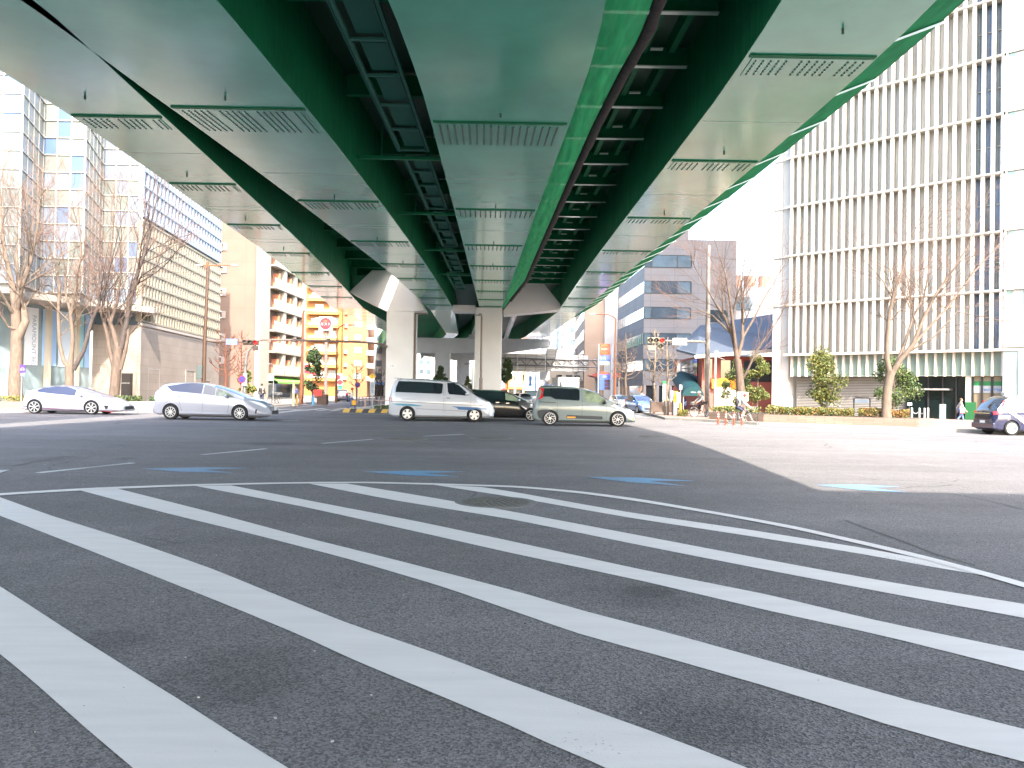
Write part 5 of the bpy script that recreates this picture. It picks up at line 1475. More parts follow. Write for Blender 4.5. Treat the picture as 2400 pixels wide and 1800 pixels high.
hatch = dict(W=1.69, bot=.19, wr=.3, wx=(.62, 3.15), paint=COB, plz=.75,
    top=[(0, .6), (.03, .88), (.12, 1.1), (.25, 1.36), (.4, 1.47), (.9, 1.52), (1.7, 1.5), (2.3, 1.32), (2.9, 1.02), (3.4, .9), (3.78, .8), (3.88, .68)],
    belt=[(0, .6), (.3, 1.0), (1.2, .95), (2.8, .9), (3.88, .5)],
    win=[([(.55, 1.1), (.8, 1.4), (1.5, 1.42), (1.5, .98), (.9, 1.0)], CG), ([(1.58, .98), (1.58, 1.41), (1.9, 1.36), (2.35, 1.18), (2.7, .96)], CG)],
    lamps=[([(.02, .82), (.3, .88), (.38, 1.08), (.22, 1.22), (.08, 1.0)], TAIL, 'tail_light'), ([(3.3, .72), (3.72, .66), (3.6, .78), (3.35, .84)], HEAD, 'headlight')],
    seam=[[(1.54, .95), (1.54, .3)], [(2.6, .9), (2.6, .3)]], handle=[(1.3, .85), (1.75, .85)],
    screens=[('rear_window', .10, .36), ('windscreen', 1.85, 2.85)], mirror=(2.5, 1.0), ends=[((0, .62, .95, .18, .3), TAIL, 'tail_light'), ((1, .55, .62, .26, .1), HEAD, 'headlight')])
def variant(base, **kw):
    d = dict(base); d.update(kw); return d

p = gz(0, 971); px_ = lambda u, Y: at(u, 960, Y).x
def put(sp, nm, lab, cat, u0, u1, Y, rot=0.0, zs=1.0, **kw):
    """the car's rear and front ends as seen set where it stands; Y is the distance of its middle"""
    d = cv_len(sp)
    x0, x1 = px_(u0, Y - .8), px_(u1, Y - .55)
    sx = (x1 - x0) / d
    return car(sp, nm, lab, cat, (x0, Y - .0, .0), rot, sc=(sx, 1, zs), **kw)
def cv_len(sp): return (sp['top'][-1][0] - sp.get('x0', 0)) * sp.get('k', 1)
put(hybrid, 'hatchback_car', 'white hatchback with a maroon sill stripe, leftmost car by the kerb', 'car', 46, 287, 39.9, math.radians(2))
put(alpha, 'estate_car', 'silver estate car with pale windows, passing the left corner', 'car', 356, 635, 35.6, math.radians(1))
put(vanS, 'white_van', 'white van with blue and turquoise side stripes', 'van', 910, 1157, 38.9)
put(minivan, 'black_minivan', 'black minivan half hidden between the white van and the grey compact wagon', 'minivan', 1050, 1266, 41.2)
put(compact, 'compact_wagon', 'grey green compact wagon with a dark side moulding and red bracket tail light', 'car', 1249, 1488, 36.2)
car(taxi, 'taxi', 'dark navy taxi with a white wave stripe, cut by the right edge', 'taxi', (21.0, 34.3, 0), math.radians(1))
car(variant(hatch, paint=COB), 'hatchback_car', 'bright cobalt blue hatchback parked under the teal stair awning', 'car', (at(1609, 960, 76).x, 76, .15), math.radians(18))
car(variant(hatch, paint=LBLU, wsmat=CGT), 'hatchback_car', 'light blue car waiting behind the nose of the grey compact wagon', 'car', (at(1494, 960, 64).x, 66.6, 0), math.radians(-78))
car(variant(hatch, paint=LGHT), 'hatchback_car', 'silver car waiting behind the light blue car', 'car', (at(1452, 960, 76).x, 79, 0), math.radians(-80))
car(variant(hatch, paint=mat('paint_dark_blue', (.012, .014, .06), .3, coat=1)), 'hatchback_car', 'dark blue car with a white bumper driving away down the left street', 'car', (at(800, 930, 98).x, 98, 0), math.radians(97), sc=(1, 1, 1.06))
car(variant(hatch, paint=LGHT, wsmat=CG), 'hatchback_car', 'silver car far off, seen between the black minivan and the compact wagon', 'car', (at(1229, 935, 100).x, 104, 0), math.radians(-86))
car(variant(hatch, paint=BLK), 'hatchback_car', 'dark car far off, left of the far silver car', 'car', (at(1212, 935, 112).x, 116, 0), math.radians(-86))

# box truck coming down the right street
tr = thing('box_truck', 'white box truck with a pale blue windscreen showing above the compact wagon', 'truck', (0, 0, 0))
b = MB(); b.box(-1.2, 1.2, 1.6, 7.5, .9, 3.4); b.build('box_body', WHITE, tr)
b = MB(); b.add([(-1.0, 0, .5), (1.0, 0, .5), (1.0, 1.58, .5), (-1.0, 1.58, .5), (-1.0, 0, 1.3), (1.0, 0, 1.3), (.9, .45, 2.25), (-.9, .45, 2.25), (.9, 1.58, 2.3), (-.9, 1.58, 2.3), (1, 1.58, 1.3), (-1, 1.58, 1.3)],
                [(0, 1, 5, 4), (4, 5, 6, 7), (7, 6, 8, 9), (1, 2, 10, 5), (5, 10, 8, 6), (0, 4, 11, 3), (4, 7, 9, 11), (2, 3, 11, 10), (10, 11, 9, 8), (0, 3, 2, 1)]); b.build('cab', WHITE, tr)
b = MB(); b.add([(-.9, .06, 1.38), (.9, .06, 1.38), (.83, .4, 2.15), (-.83, .4, 2.15)], [(0, 1, 2, 3)]); b.v = [v + Vector((0, -.025, .01)) for v in b.v]; b.build('windscreen', mat('windscreen_sky', (.22, .50, .68), .1, spec=.8), tr)
b = MB(); b.add([(-.85, .5, 2.31), (.85, .5, 2.31), (1.0, 1.57, 3.2), (-1.0, 1.57, 3.2), (-.95, 1.57, 2.31), (.95, 1.57, 2.31)], [(0, 1, 2, 3), (0, 3, 4), (1, 5, 2), (0, 4, 5, 1), (2, 5, 4, 3)]); b.build('roof_deflector', WHITE, tr)
b = MB(); b.box(-1.0, 1.0, -.06, -.002, .4, .75); b.build('bumper', GREY, tr)
for s_ in (-1, 1):
    b = MB(); b.box(s_ * .75 - .15, s_ * .75 + .15, -.03, -.002, .8, 1.0); b.build('headlight', HEAD, tr)
    for y_ in (.9, 5.8):
        b = MB(); b.tube([(s_ * 1.0, y_, .42), (s_ * .75, y_, .42)], .42, 20); b.build('wheel', TYRE, tr)
tr.location = (at(1337, 930, 86).x, 86, 0); tr.rotation_euler = (0, 0, math.radians(4))
# ================================================================ street furniture
def P(u, v, Y): return at(u, v, Y)
LAMPR = mat('signal_red_lit', (.9, .01, .01), .3, emit=(1.0, .012, .012), estr=.28)
LAMPO = mat('signal_lens_dark', (.06, .055, .045), .15, coat=.5)
SIGH = mat('signal_housing_cream', (.24, .215, .155), .5)
SIGB = mat('signal_housing_brown', (.05, .035, .03), .5)
SIGNB = mat('sign_plate_blue', (.10, .14, .38), .4)
SIGNW = mat('sign_plate_white', (.42, .42, .42), .4)
SIGNL = mat('sign_plate_lavender', (.12, .16, .36), .4)
SIGNR = mat('sign_red', (.5, .06, .05), .5)
POLG = mat('pole_grey', (.15, .145, .145), .5, .2)
def head3(par, c, w_, hmat, lit, n=3, flip=1):
    """a signal head facing the viewpoint: housing, hoods and lenses"""
    b = MB(); h_ = w_ / n
    b.box(c.x - w_ / 2, c.x + w_ / 2, c.y - .09, c.y + .09, c.z - h_ / 2, c.z + h_ / 2)
    o = b.build('signal_housing', hmat, par, bevel=.04)
    for i in range(n):
        x_ = c.x - w_ / 2 + h_ * (i + .5)
        l = MB(); l.sphere((x_, c.y - .09, c.z), h_ * .37, 18, 8, 0, (1, .35, 1)); l.build('lens', LAMPR if i == lit else LAMPO, o, smooth=60)
        h = MB()
        pr = [(x_ + h_ * .42 * math.cos(a), c.z + h_ * .42 * math.sin(a)) for a in [math.radians(200 - 22 * q) for q in range(11)]]
        for (xa, za), (xb, zb_) in zip(pr, pr[1:]): h.add([(xa, c.y - .09, za), (xb, c.y - .09, zb_), (xb, c.y - .30, zb_), (xa, c.y - .30, za)], [(0, 1, 2, 3)])
        h.build('hood', hmat, o)
    return o
# --- left signal: grey pole with a hooked top and a long arm
Y = 60.0
t = thing('traffic_signal', 'dark traffic signal showing red on a hooked grey pole at the left corner', 'traffic signal', (P(575, 930, Y).x, Y, .15))
b = MB(); q = [P(573, 935, Y), P(574, 880, Y), P(577, 835, Y), P(582, 822, Y), P(592, 814, Y), P(600, 811, Y)]; q[0].z = .1
b.tube(q, [.13, .12, .11, .09, .08, .07], 12); b.build('pole', POLG, t, smooth=50)
b = MB(); b.tube([P(606, 799, Y), P(618, 796, Y), P(680, 797, Y), P(760, 799, Y), P(860, 802, Y), P(890, 806, Y), P(908, 813, Y)], [.07, .08, .085, .085, .09, .09, .1], 10)
for u_ in (632, 690, 770): b.box(P(u_, 798, Y).x - .12, P(u_, 798, Y).x + .12, Y - .12, Y + .12, P(u_, 798, Y).z - .14, P(u_, 798, Y).z + .14)
b.build('arm', mat('arm_grey_brown', (.14, .10, .085), .5), t, smooth=50)
head3(t, P(588, 803, Y - .2), 1.22, SIGB, 2)
b = MB(); c = P(599, 816, Y - .15); b.box(c.x - .2, c.x + .2, c.y - .1, c.y + .1, c.z - .18, c.z + .18); b.build('arrow_box', SIGB, t, bevel=.03)
b = MB(); c = P(578, 890, Y); b.box(c.x - .22, c.x + .1, c.y - .25, c.y - .1, c.z - .5, c.z + .5); b.build('control_box', GREY, t, bevel=.02)
# --- left brown lamp post with guide plate
t = thing('street_lamp', 'tall brown lamp post with twin arms and a guide plate, left corner', 'street lamp', (P(477, 930, 58).x, 58, .15))
b = MB(); q = [P(476, 935, 58), P(480, 800, 58), P(488, 622, 58)]; q[0].z = .1; b.tube(q, [.17, .14, .1], 12); b.build('pole', BROWNP, t, smooth=50)
b = MB(); b.tube([P(466, 621, 58), P(488, 622, 58), P(540, 622, 58), P(556, 621, 58)], .05, 8); b.tube([P(482, 629, 58), P(488, 614, 58)], .12, 8); b.build('arm', mat('lamp_arm_rust', (.2, .065, .03), .5), t)
for u_ in (468, 549):
    b = MB(); c = P(u_, 621, 58); b.box(c.x - .25, c.x + .25, c.y - .12, c.y + .12, c.z - .07, c.z + .04); b.build('lantern', GREY, t, bevel=.02)
b = MB(); b.tube([P(481, 790, 58), P(487, 799, 58), P(500, 801, 58), P(580, 803, 58)], .055, 8); b.build('sign_arm', BROWNP, t)
b = MB(); c = P(543, 801, 57.8); b.box(c.x - .43, c.x + .43, c.y - .02, c.y + .02, c.z - .22, c.z + .22); o = b.build('guide_plate', SIGNL, t)
text('東新町', .27, facing((c.x, c.y - .024, c.z + .05)), 'plate_lettering', mat('lettering_navy', (.12, .16, .42), .5), o); text('Higashi-shin', .1, facing((c.x, c.y - .024, c.z - .13)), 'plate_lettering', MATS['lettering_navy'], o)
b = MB(); c = P(468, 872, 57.7); b.box(c.x - .2, c.x + .2, c.y - .12, c.y + .12, c.z - .5, c.z + .5); b.box(c.x, P(476, 872, 58).x, c.y, c.y + .1, c.z + .3, c.z + .36); b.build('pedestrian_signal', mat('signal_green_grey', (.06, .08, .08), .5), t, bevel=.03)
# --- right signal on the wrapped pole
Y = 50.0
t = thing('traffic_signal', 'cream traffic signal showing red on the striped grey pole at the right corner', 'traffic signal', (P(1658, 985, Y).x, Y, .15))
STRP = mat('wrapped_pole', (.15, .13, .12), .7, var=.45, vscale=1.6, stretch=(1, 1, .9))
b = MB(); q = [P(1657, 985, Y), P(1659, 760, Y), P(1661, 575, Y)]; q[0].z = .1; b.tube(q, [.17, .15, .11], 14)
for i in range(26):
    z = .3 + i * .22
    b.tube([(q[0].x + .175 * math.cos(i * .7 + k * .35) + (q[2].x - q[0].x) * z / 12, Y + .175 * math.sin(i * .7 + k * .35), z + .03 * k) for k in range(7)], .018, 5)
b.build('pole', STRP, t, smooth=50)
b = MB(); b.tube([P(1657, 802, Y), P(1625, 800, Y), P(1560, 799, Y)], [.075, .07, .06], 10)
for u_ in (1612, 1622, 1640): b.tube([P(u_, 800, Y) - Vector((.05, 0, 0)), P(u_, 800, Y) + Vector((.05, 0, 0))], .1, 10)
b.build('arm', mat('arm_cream', (.22, .19, .155), .5), t)
head3(t, P(1537, 798, Y - .2), 1.12, SIGH, 2)
head3(t, P(1547, 812, Y - .2), .37, SIGH, -1, n=1)
b = MB(); c = P(1528, 811, Y - .15); b.box(c.x - .32, c.x + .32, c.y - .02, c.y + .02, c.z - .02, c.z + .03); b.box(c.x - .22, c.x + .22, c.y - .02, c.y + .02, c.z - .26, c.z - .03); b.build('backing_plate', SIGH, t)
b = MB(); c = P(1593, 801, Y - .15); b.box(c.x - .47, c.x + .47, c.y - .02, c.y + .02, c.z - .22, c.z + .24); o = b.build('name_plate', SIGNW, t)
text('東新町', .26, facing((c.x, c.y - .024, c.z + .06)), 'plate_lettering', mat('lettering_grey', (.3, .3, .4), .5), o)
# --- other lamp posts: (base u, top u, top v, arm end u, arm end v, distance, material, radius, label)
def lamp(bu, tu, tv, eu, ev, Y, mt, r, lab, base=930):
    a = P(bu, base, Y); a.z = .1; c = P(tu, tv, Y); e = P(eu, ev, Y)
    t = thing('street_lamp', lab, 'street lamp', (a.x, Y, .15))
    m1 = a.lerp(c, .33)
    b = MB(); b.tube([a, m1, m1 + Vector((0, 0, .02)), c], [r, r * .9, r * .62, r * .5], 10)
    b.build('pole', mt, t, smooth=50)
    b = MB(); s_ = (e - c); b.tube([c, c + Vector((s_.x * .12, 0, .25)), c + Vector((s_.x * .35, 0, max(s_.z, .3))), e], r * .4, 8); b.build('arm', mt, t, smooth=50)
    b = MB(); b.box(e.x - .35, e.x + .35, e.y - .13, e.y + .13, e.z - .06, e.z + .06); b.build('lantern', GREY, t, bevel=.03)
ORP = mat('orange_brown_pole', (.15, .05, .018), .5)
lamp(706, 710, 735, 722, 727, 72, ORP, .2, 'orange brown lamp post beside the green awning of the white apartments')
lamp(788, 790, 772, 832, 762, 84, ORP, .15, 'slim orange lamp post in front of the orange apartments')
lamp(1127, 1129, 743, 1121, 739, 67, mat('lamp_taupe', (.26, .21, .19), .5), .17, 'taupe lamp post standing against the central white pier')
lamp(1106, 1107, 855, 1096, 853, 80, BLACK, .09, 'short black lamp post left of the central white pier')
lamp(1441, 1443, 747, 1388, 736, 88, ORP, .16, 'rust coloured lamp post beside the fuel price sign')
lamp(1352, 1352, 802, 1318, 794, 150, POLG, .13, 'distant grey lamp post above the sign gantry')
t = thing('globe_lamp', 'white globe lamp on a slim white post in front of the red restaurant', 'street lamp', (P(1676, 985, 49).x, 49, .15))
b = MB(); a = P(1675, 985, 49); a.z = .1; b.tube([a, P(1677, 836, 49)], [.085, .075], 10); b.build('pole', mat('white_post', (.4, .4, .385), .4), t, smooth=50)
b = MB(); c = P(1679, 828, 49); b.sphere(c, .17, 16, 10); b.build('globe', mat('opal_globe', (.72, .72, .70), .2), t, smooth=70)
b = MB(); b.tube([P(1680, 836, 49), P(1698, 843, 49)], .02, 6); b.build('stay', STEEL, t)

# --- fuel price sign
Y = 95.0
t = thing('fuel_price_sign', 'tall red and blue fuel station price sign on two grey posts', 'sign', (P(1419, 930, Y).x, Y, .1))
def sp(u, v, dy=0): q = P(u, v, Y + dy); return q
for u0, u1 in ((1400.5, 1404.5), (1430, 1437)):
    b = MB(); a, c = sp(u0, 930), sp(u1, 806); b.box(a.x, c.x, Y - .15, Y + .3, .1, c.z); b.build('post', mat('sign_post_grey', (.28, .30, .36), .4), t)
def panel(u0, v0, u1, v1, mt, nm, dy=0):
    a, c = sp(u0, v1), sp(u1, v0); b = MB(); b.box(a.x, c.x, Y - .1 + dy, Y + .2, a.z, c.z); return b.build(nm, mt, t), (a + c) / 2
RED2 = mat('fuel_red', (.60, .055, .02), .4); FBL = mat('fuel_blue', (.05, .10, .45), .4)
o, c = panel(1404.6, 806.5, 1429.8, 831, RED2, 'logo_panel')
b = MB(); b.disc((c.x, Y - .12, c.z), .58, 'y', .04, 28, 0); b.disc((c.x, Y - .13, c.z), .5, 'y', .05, 28, 1); b.build('logo_disc', [mat('fuel_orange', (.75, .14, .03), .4), RED2], o)
b = MB(); b.box(c.x - .54, c.x + .54, Y - .165, Y - .157, c.z - .13, c.z + .13); b.build('logo_band', RED2, o)
text('ENEOS', .3, facing((c.x, Y - .17, c.z)), 'logo_lettering', SIGNW, o)
o, c = panel(1404.6, 833, 1429.8, 846, FBL, 'self_service_panel'); text('セルフ', .46, facing((c.x, Y - .105, c.z)), 'panel_lettering', SIGNW, o)
o, c = panel(1405.5, 847.5, 1429, 855, mat('panel_pale_green', (.38, .42, .34), .4), 'card_panel'); text('● ■ ▪', .26, facing((c.x - .1, Y - .105, c.z)), 'panel_lettering', mat('lettering_green', (.10, .30, .06), .5), o)
o, c = panel(1404.6, 872, 1422, 877, RED2, 'red_strip')
o, c = panel(1404.6, 877.5, 1429.5, 888, FBL, 'hours_panel'); text('-24-', .38, facing((c.x, Y - .105, c.z)), 'panel_lettering', SIGNW, o)
o, c = panel(1404.6, 889, 1429.5, 913, FBL, 'price_panel')
for i, v in enumerate((890, 898, 906.5)):
    a, d = sp(1416, v + 6.5), sp(1429, v); b = MB(); b.box(a.x, d.x, Y - .13, Y - .102, a.z, d.z); b.build('price_display', mat('price_black', (.02, .018, .03), .3), o)
    text(['163', '174', '142'][i], .26, facing(((a.x + d.x) / 2, Y - .134, (a.z + d.z) / 2)), 'price_digits', mat('digits_dim_red', (.25, .03, .03), .4), o)
t2 = thing('fuel_canopy', 'slim red canopy edge of the fuel station behind the price sign', 'canopy', (P(1392, 930, 100).x, 100, .1))
b = MB(); a, c = P(1382, 884, 100), P(1455, 874, 100); b.add([(a.x, 100, a.z + .25), (a.x + 1, 100, a.z), (c.x, 100, a.z), (c.x, 100, c.z), (a.x + 1, 100, c.z), (a.x, 104, a.z + .25), (a.x + 1, 104, a.z), (c.x, 104, a.z), (c.x, 104, c.z), (a.x + 1, 104, c.z)],
    [(0, 1, 2, 3, 4), (9, 8, 7, 6, 5), (0, 5, 6, 1), (1, 6, 7, 2), (2, 7, 8, 3), (3, 8, 9, 4), (4, 9, 5, 0)]); b.build('canopy', mat('canopy_red', (.36, .10, .08), .5), t2)
for u_ in (1395, 1450):
    b = MB(); q = P(u_, 930, 102); b.box(q.x - .12, q.x + .12, 101.9, 102.1, .05, a.z + .02); b.build('post', STEEL, t2)

# --- sign gantry seen from behind
Y = 104.0
t = thing('sign_gantry', 'grey lattice sign gantry seen from behind, spanning the right street', 'sign gantry', (P(1401, 930, Y).x, Y, .1))
GY = mat('gantry_grey', (.17, .17, .18), .5, .3)
b = MB(); a = P(1401, 930, Y); a.z = .05; b.tube([a, P(1402, 838, Y)], .22, 12); b.build('post', mat('gantry_post', (.22, .24, .28), .5), t)
b = MB()
tl, tr_, bl, br = P(1150, 838, Y), P(1401, 844, Y), P(1150, 853, Y), P(1401, 860, Y)
for dy in (0, .7):
    d = Vector((0, dy, 0)); b.tube([tl + d, tr_ + d], .09, 8); b.tube([bl + d, br + d], .09, 8)
    n = 18
    for i in range(n):
        f, g_ = i / n, (i + 1) / n
        if i % 2: b.tube([tl.lerp(tr_, f) + d, bl.lerp(br, g_) + d], .055, 6)
        else: b.tube([bl.lerp(br, f) + d, tl.lerp(tr_, g_) + d], .055, 6)
b.build('truss', GY, t)
SGB = mat('sign_back_grey', (.40, .39, .38), .45, .3, var=.06, vscale=.6); SGB2 = mat('sign_back_pale', (.48, .50, .53), .4, .3)
for u0, v0, u1, v1, mt in ((1158, 830, 1281, 870, SGB), (1281.5, 819, 1343, 870, SGB), (1344, 833, 1379, 870, SGB2)):
    a, c = P(u0, v1, Y + .9), P(u1, v0, Y + .9)
    b = MB(); b.box(a.x, c.x, Y + .9, Y + .96, a.z, c.z); o = b.build('sign_panel', mt, t)
    f = MB(); n = max(3, int((c.x - a.x) / 1.3))
    for i in range(n + 1): x_ = a.x + (c.x - a.x) * i / n; f.box(x_ - .03, x_ + .03, Y + .82, Y + .897, a.z, c.z)
    for i in range(9): z = a.z + (c.z - a.z) * i / 8; f.box(a.x, c.x, Y + .86, Y + .896, z - .015, z + .015)
    f.build('stiffener', GY, o)
for u_ in (1213, 1278):
    b = MB(); b.tube([P(u_, 835, Y - .1), P(u_, 868, Y - .1)], .05, 6); b.build('hanger', WHITE, t)
a, c = P(1265, 890, 110), P(1288, 868, 110)
t = thing('road_sign', 'blank white sign back hanging below the gantry in the far right street', 'road sign', (a.x, 110, .1)); b = MB(); b.box(a.x, c.x, 110, 110.06, a.z, c.z); b.build('plate', SIGNW, t)
b = MB(); q = (a + c) / 2; b.tube([(q.x, 110.12, .05), (q.x, 110.12, c.z)], .06, 8); b.build('pole', STEEL, t)

# --- round red restaurant sign on a tall pole
Y = 130.0
t = thing('pole_sign', 'white square sign with a red disc on a tall pole by the orange tower', 'sign', (P(764, 930, Y).x, Y, .1))
b = MB(); a = P(763, 935, Y); a.z = .05; b.tube([a, P(765, 745, Y)], [.3, .26], 12); b.build('pole', mat('sign_pole_pinkish', (.17, .12, .11), .5), t, smooth=50)
a, c = P(749.5, 775, Y), P(781.5, 743.5, Y); b = MB(); b.box(a.x, c.x, Y - .7, Y - .2, a.z, c.z); b.build('board', SIGNW, t)
m_ = (a + c) / 2; b = MB(); b.disc((m_.x, Y - .72, m_.z), .98, 'y', .04, 32); b.build('disc', mat('sign_disc_red', (.55, .03, .04), .4), t)
text('ガスト', .62, facing((m_.x, Y - .75, m_.z - .12)), 'sign_lettering', SIGNW, t); text('CAFE', .24, facing((m_.x, Y - .75, m_.z + .42)), 'sign_lettering', mat('lettering_orange', (.75, .3, .05), .5), t)
Y = 112.0
t = thing('pole_sign', 'low white sign with two red roundels near the far dark blue car', 'sign', (P(793, 930, Y).x, Y, .05))
a, c = P(786, 906, Y), P(803, 876, Y); b = MB(); b.box(a.x, c.x, Y, Y + .3, a.z, c.z); b.build('board', SIGNW, t)
for v, du in ((884, -2), (896, 3)):
    q = P(794 + du, v, Y); b = MB(); b.disc((q.x, Y - .02, q.z), .36, 'y', .03, 24); b.build('roundel', MATS['sign_disc_red'], t)
q = P(797, 909, Y); b = MB(); b.box(q.x - .3, q.x + .3, Y, Y + .2, q.z - .25, q.z + .3); b.build('green_panel', mat('green_panel', (.03, .4, .2), .4), t)
b = MB(); q = P(794, 930, Y); b.box(q.x - .1, q.x + .1, Y + .05, Y + .25, .05, a.z); b.build('post', STEEL, t)
# red and white shop hoarding beyond the lamp
Y = 118.0
a, c = P(700, 880, Y), P(752, 842, Y); t = thing('shop_hoarding', 'red and white roadside shop hoarding below the orange tower', 'sign', (a.x, Y, .05))
b = MB(); b.add([(a.x, Y, c.z), (a.x, Y, a.z + .5), (c.x, Y, a.z), (c.x, Y, a.z + .25), (a.x, Y + .4, c.z), (a.x, Y + .4, a.z + .5), (c.x, Y + .4, a.z), (c.x, Y + .4, a.z + .25)], [(0, 1, 2, 3), (7, 6, 5, 4), (0, 3, 7, 4), (1, 5, 6, 2), (3, 2, 6, 7), (0, 4, 5, 1)]); b.build('board', mat('hoarding_red', (.55, .05, .08), .5), t)
for f in (.25, .62):
    b = MB(); z = a.z + .5 + (c.z - a.z - .5) * f; b.box(a.x, a.x + (c.x - a.x) * (.6 - f * .3), Y - .03, Y - .002, z - .12, z + .12); b.build('stripe', SIGNW, t)
b = MB(); b.box(a.x + .3, a.x + .5, Y + .1, Y + .3, .05, a.z + .6); b.build('post', STEEL, t)

# --- small signs
def round_sign(u, v, Y, r, face, rim, lab, base=935, slash=False):
    c = P(u, v, Y); t = thing('round_sign', lab, 'road sign', (c.x, Y, .1))
    b = MB(); b.disc((c.x, Y, c.z), r, 'y', .03, 28, 0); b.disc((c.x, Y - .012, c.z), r * .76, 'y', .03, 28, 1)
    if slash: b.bar((c.x - r * .6, Y - .032, c.z + r * .6), (c.x + r * .6, Y - .032, c.z - r * .6), .07, .008, 0)
    b.build('plate', [rim, face], t)
    b = MB(); b.tube([(c.x, Y + .06, .05), (c.x, Y + .06, c.z + r * .8)], .04, 8); b.build('pole', STEEL, t)
round_sign(567, 889, 57, .29, mat('no_parking_blue', (.03, .03, .2), .4), mat('no_parking_red', (.22, .015, .04), .4), 'round blue no parking sign with a red rim near the left signal pole', slash=True)
round_sign(838, 902, 90, .33, MATS['no_parking_blue'], MATS['no_parking_red'], 'round blue no parking sign with a red rim beside the median trees', slash=True)
t = thing('crossing_sign', 'blue and white square pedestrian sign by the green awning', 'road sign', (P(635, 930, 66).x, 66, .15))
a, c = P(628, 892, 66), P(642, 878, 66); b = MB(); b.box(a.x, c.x, 66, 66.04, a.z, c.z); b.build('plate', SIGNW, t)
m_ = (a + c) / 2; b = MB(); b.add([(m_.x - .2, 65.99, a.z + .06), (m_.x + .2, 65.99, a.z + .06), (m_.x + .2, 65.99, c.z - .06), (m_.x - .2, 65.99, c.z - .06)], [(0, 1, 2, 3)]); b.sphere((m_.x, 65.985, c.z - .16), .06, 8, 6, 1, (1, .1, 1)); b.add([(m_.x - .1, 65.984, a.z + .09), (m_.x + .12, 65.984, a.z + .09), (m_.x + .05, 65.984, m_.z + .05), (m_.x - .04, 65.984, m_.z + .05)], [(0, 1, 2, 3)], 1); b.build('symbol', [SIGNB, SIGNW], t)
b = MB(); q = P(640, 930, 66.1); b.tube([(q.x, 66.1, .1), (q.x, 66.1, c.z + .9), (q.x - .5, 66.1, c.z + .92)], .035, 8); b.build('pole', STEEL, t)
t = thing('bicycle_sign', 'small violet bicycle sign beside the leftmost tree trunk', 'road sign', (P(53, 930, 41.4).x, 41.4, .15))
a, c = P(46, 873, 41.4), P(59.5, 855, 41.4); b = MB(); b.box(a.x, c.x, 41.4, 41.43, a.z, c.z); b.build('plate', mat('sign_violet', (.06, .022, .2), .4), t)
m_ = (a + c) / 2; b = MB()
for dx in (-.07, .07): b.tube([(m_.x + dx + .045 * math.cos(k * .7), 41.39, m_.z - .05 + .045 * math.sin(k * .7)) for k in range(10)], .009, 5)
b.tube([(m_.x - .07, 41.39, m_.z - .05), (m_.x - .03, 41.39, m_.z + .05), (m_.x + .05, 41.39, m_.z + .05), (m_.x + .07, 41.39, m_.z - .05)], .009, 5); b.build('symbol', SIGNW, t)
a2, c2 = P(48, 882, 41.4), P(58, 875, 41.4); b = MB(); b.box(a2.x, c2.x, 41.4, 41.42, a2.z, c2.z); b.build('sub_plate', SIGNL, t)
b = MB(); q = P(50, 930, 41.5); b.tube([(q.x, 41.5, .1), (q.x, 41.5, c.z)], .035, 8); b.build('pole', STEEL, t)
t = thing('warning_sign', 'yellow diamond warning sign on the planted median nose', 'road sign', (P(872, 930, 58).x, 58, .15))
c = P(872, 882, 58); b = MB(); b.prismy([(c.x - .3, c.z), (c.x, c.z - .24), (c.x + .3, c.z), (c.x, c.z + .24)], 58, 58.03); b.build('plate', mat('warning_yellow', (.62, .38, .01), .4), t)
text('!', .3, facing((c.x, 57.99, c.z + .02)), 'symbol', BLACK, t)
b = MB(); b.tube([(c.x, 58.1, .1), (c.x, 58.1, c.z + .2)], .035, 8); b.build('pole', STEEL, t)
a, c = P(867, 927, 57.6), P(878.5, 893, 57.6); m_ = (a + c) / 2
t = thing('place_sign', 'tall white place name board with four dark characters on the median', 'sign', (m_.x, 57.6, .15)); b = MB(); b.box(a.x, c.x, 57.6, 57.66, a.z, c.z); b.build('board', SIGNW, t)
text('鶴舞公園', .24, facing((m_.x, 57.59, m_.z)), 'board_lettering', mat('lettering_steel_blue', (.16, .22, .33), .5), t, vertical=True)
b = MB(); b.tube([(m_.x, 57.7, .1), (m_.x, 57.7, c.z)], .05, 8); b.build('post', STEEL, t)
def pillar_sign(u, v0, v1, Y, wpx, mats, lab, nm='banner_sign'):
    a, c = P(u - wpx / 2, v1, Y), P(u + wpx / 2, v0, Y); t = thing(nm, lab, 'sign', ((a.x + c.x) / 2, Y, .15))
    h_ = c.z - a.z
    b = MB(); b.box(a.x, c.x, Y, Y + .12, max(a.z, .15), c.z - h_ * .12, 0); b.build('panel', mats[0], t)
    b = MB(); b.box(a.x - .01, c.x + .01, Y - .01, Y + .13, c.z - h_ * .118, c.z, 0); b.build('head_panel', mats[1], t); return t
# clutter of signs far down the right street
for u, v0, v1, Y_, wp, c1, c2_, lab in ((1189, 868, 912, 190, 9, (.5, .2, .06), (.5, .42, .3), 'tall orange shop sign far down the right street'), (1243, 880, 905, 170, 7, (.10, .2, .42), (.4, .4, .42), 'blue shop sign far down the right street'), (1256, 872, 915, 205, 5, (.06, .14, .36), (.42, .42, .4), 'narrow blue blade sign beside the white sign back'), (1226, 878, 925, 160, 4, (.4, .38, .34), (.4, .06, .05), 'narrow white sign with a red top in the right street'), (1207, 885, 926, 175, 6, (.45, .42, .36), (.3, .3, .3), 'cream sign board far down the right street'), (1300, 892, 922, 140, 6, (.4, .37, .3), (.35, .12, .05), 'cream sign with a brown top left of the white truck')):
    pillar_sign(u, v0, v1, Y_, wp, [mat('sign_face_%d' % u, c1, .5), mat('sign_head_%d' % u, c2_, .5)], lab, 'shop_sign')
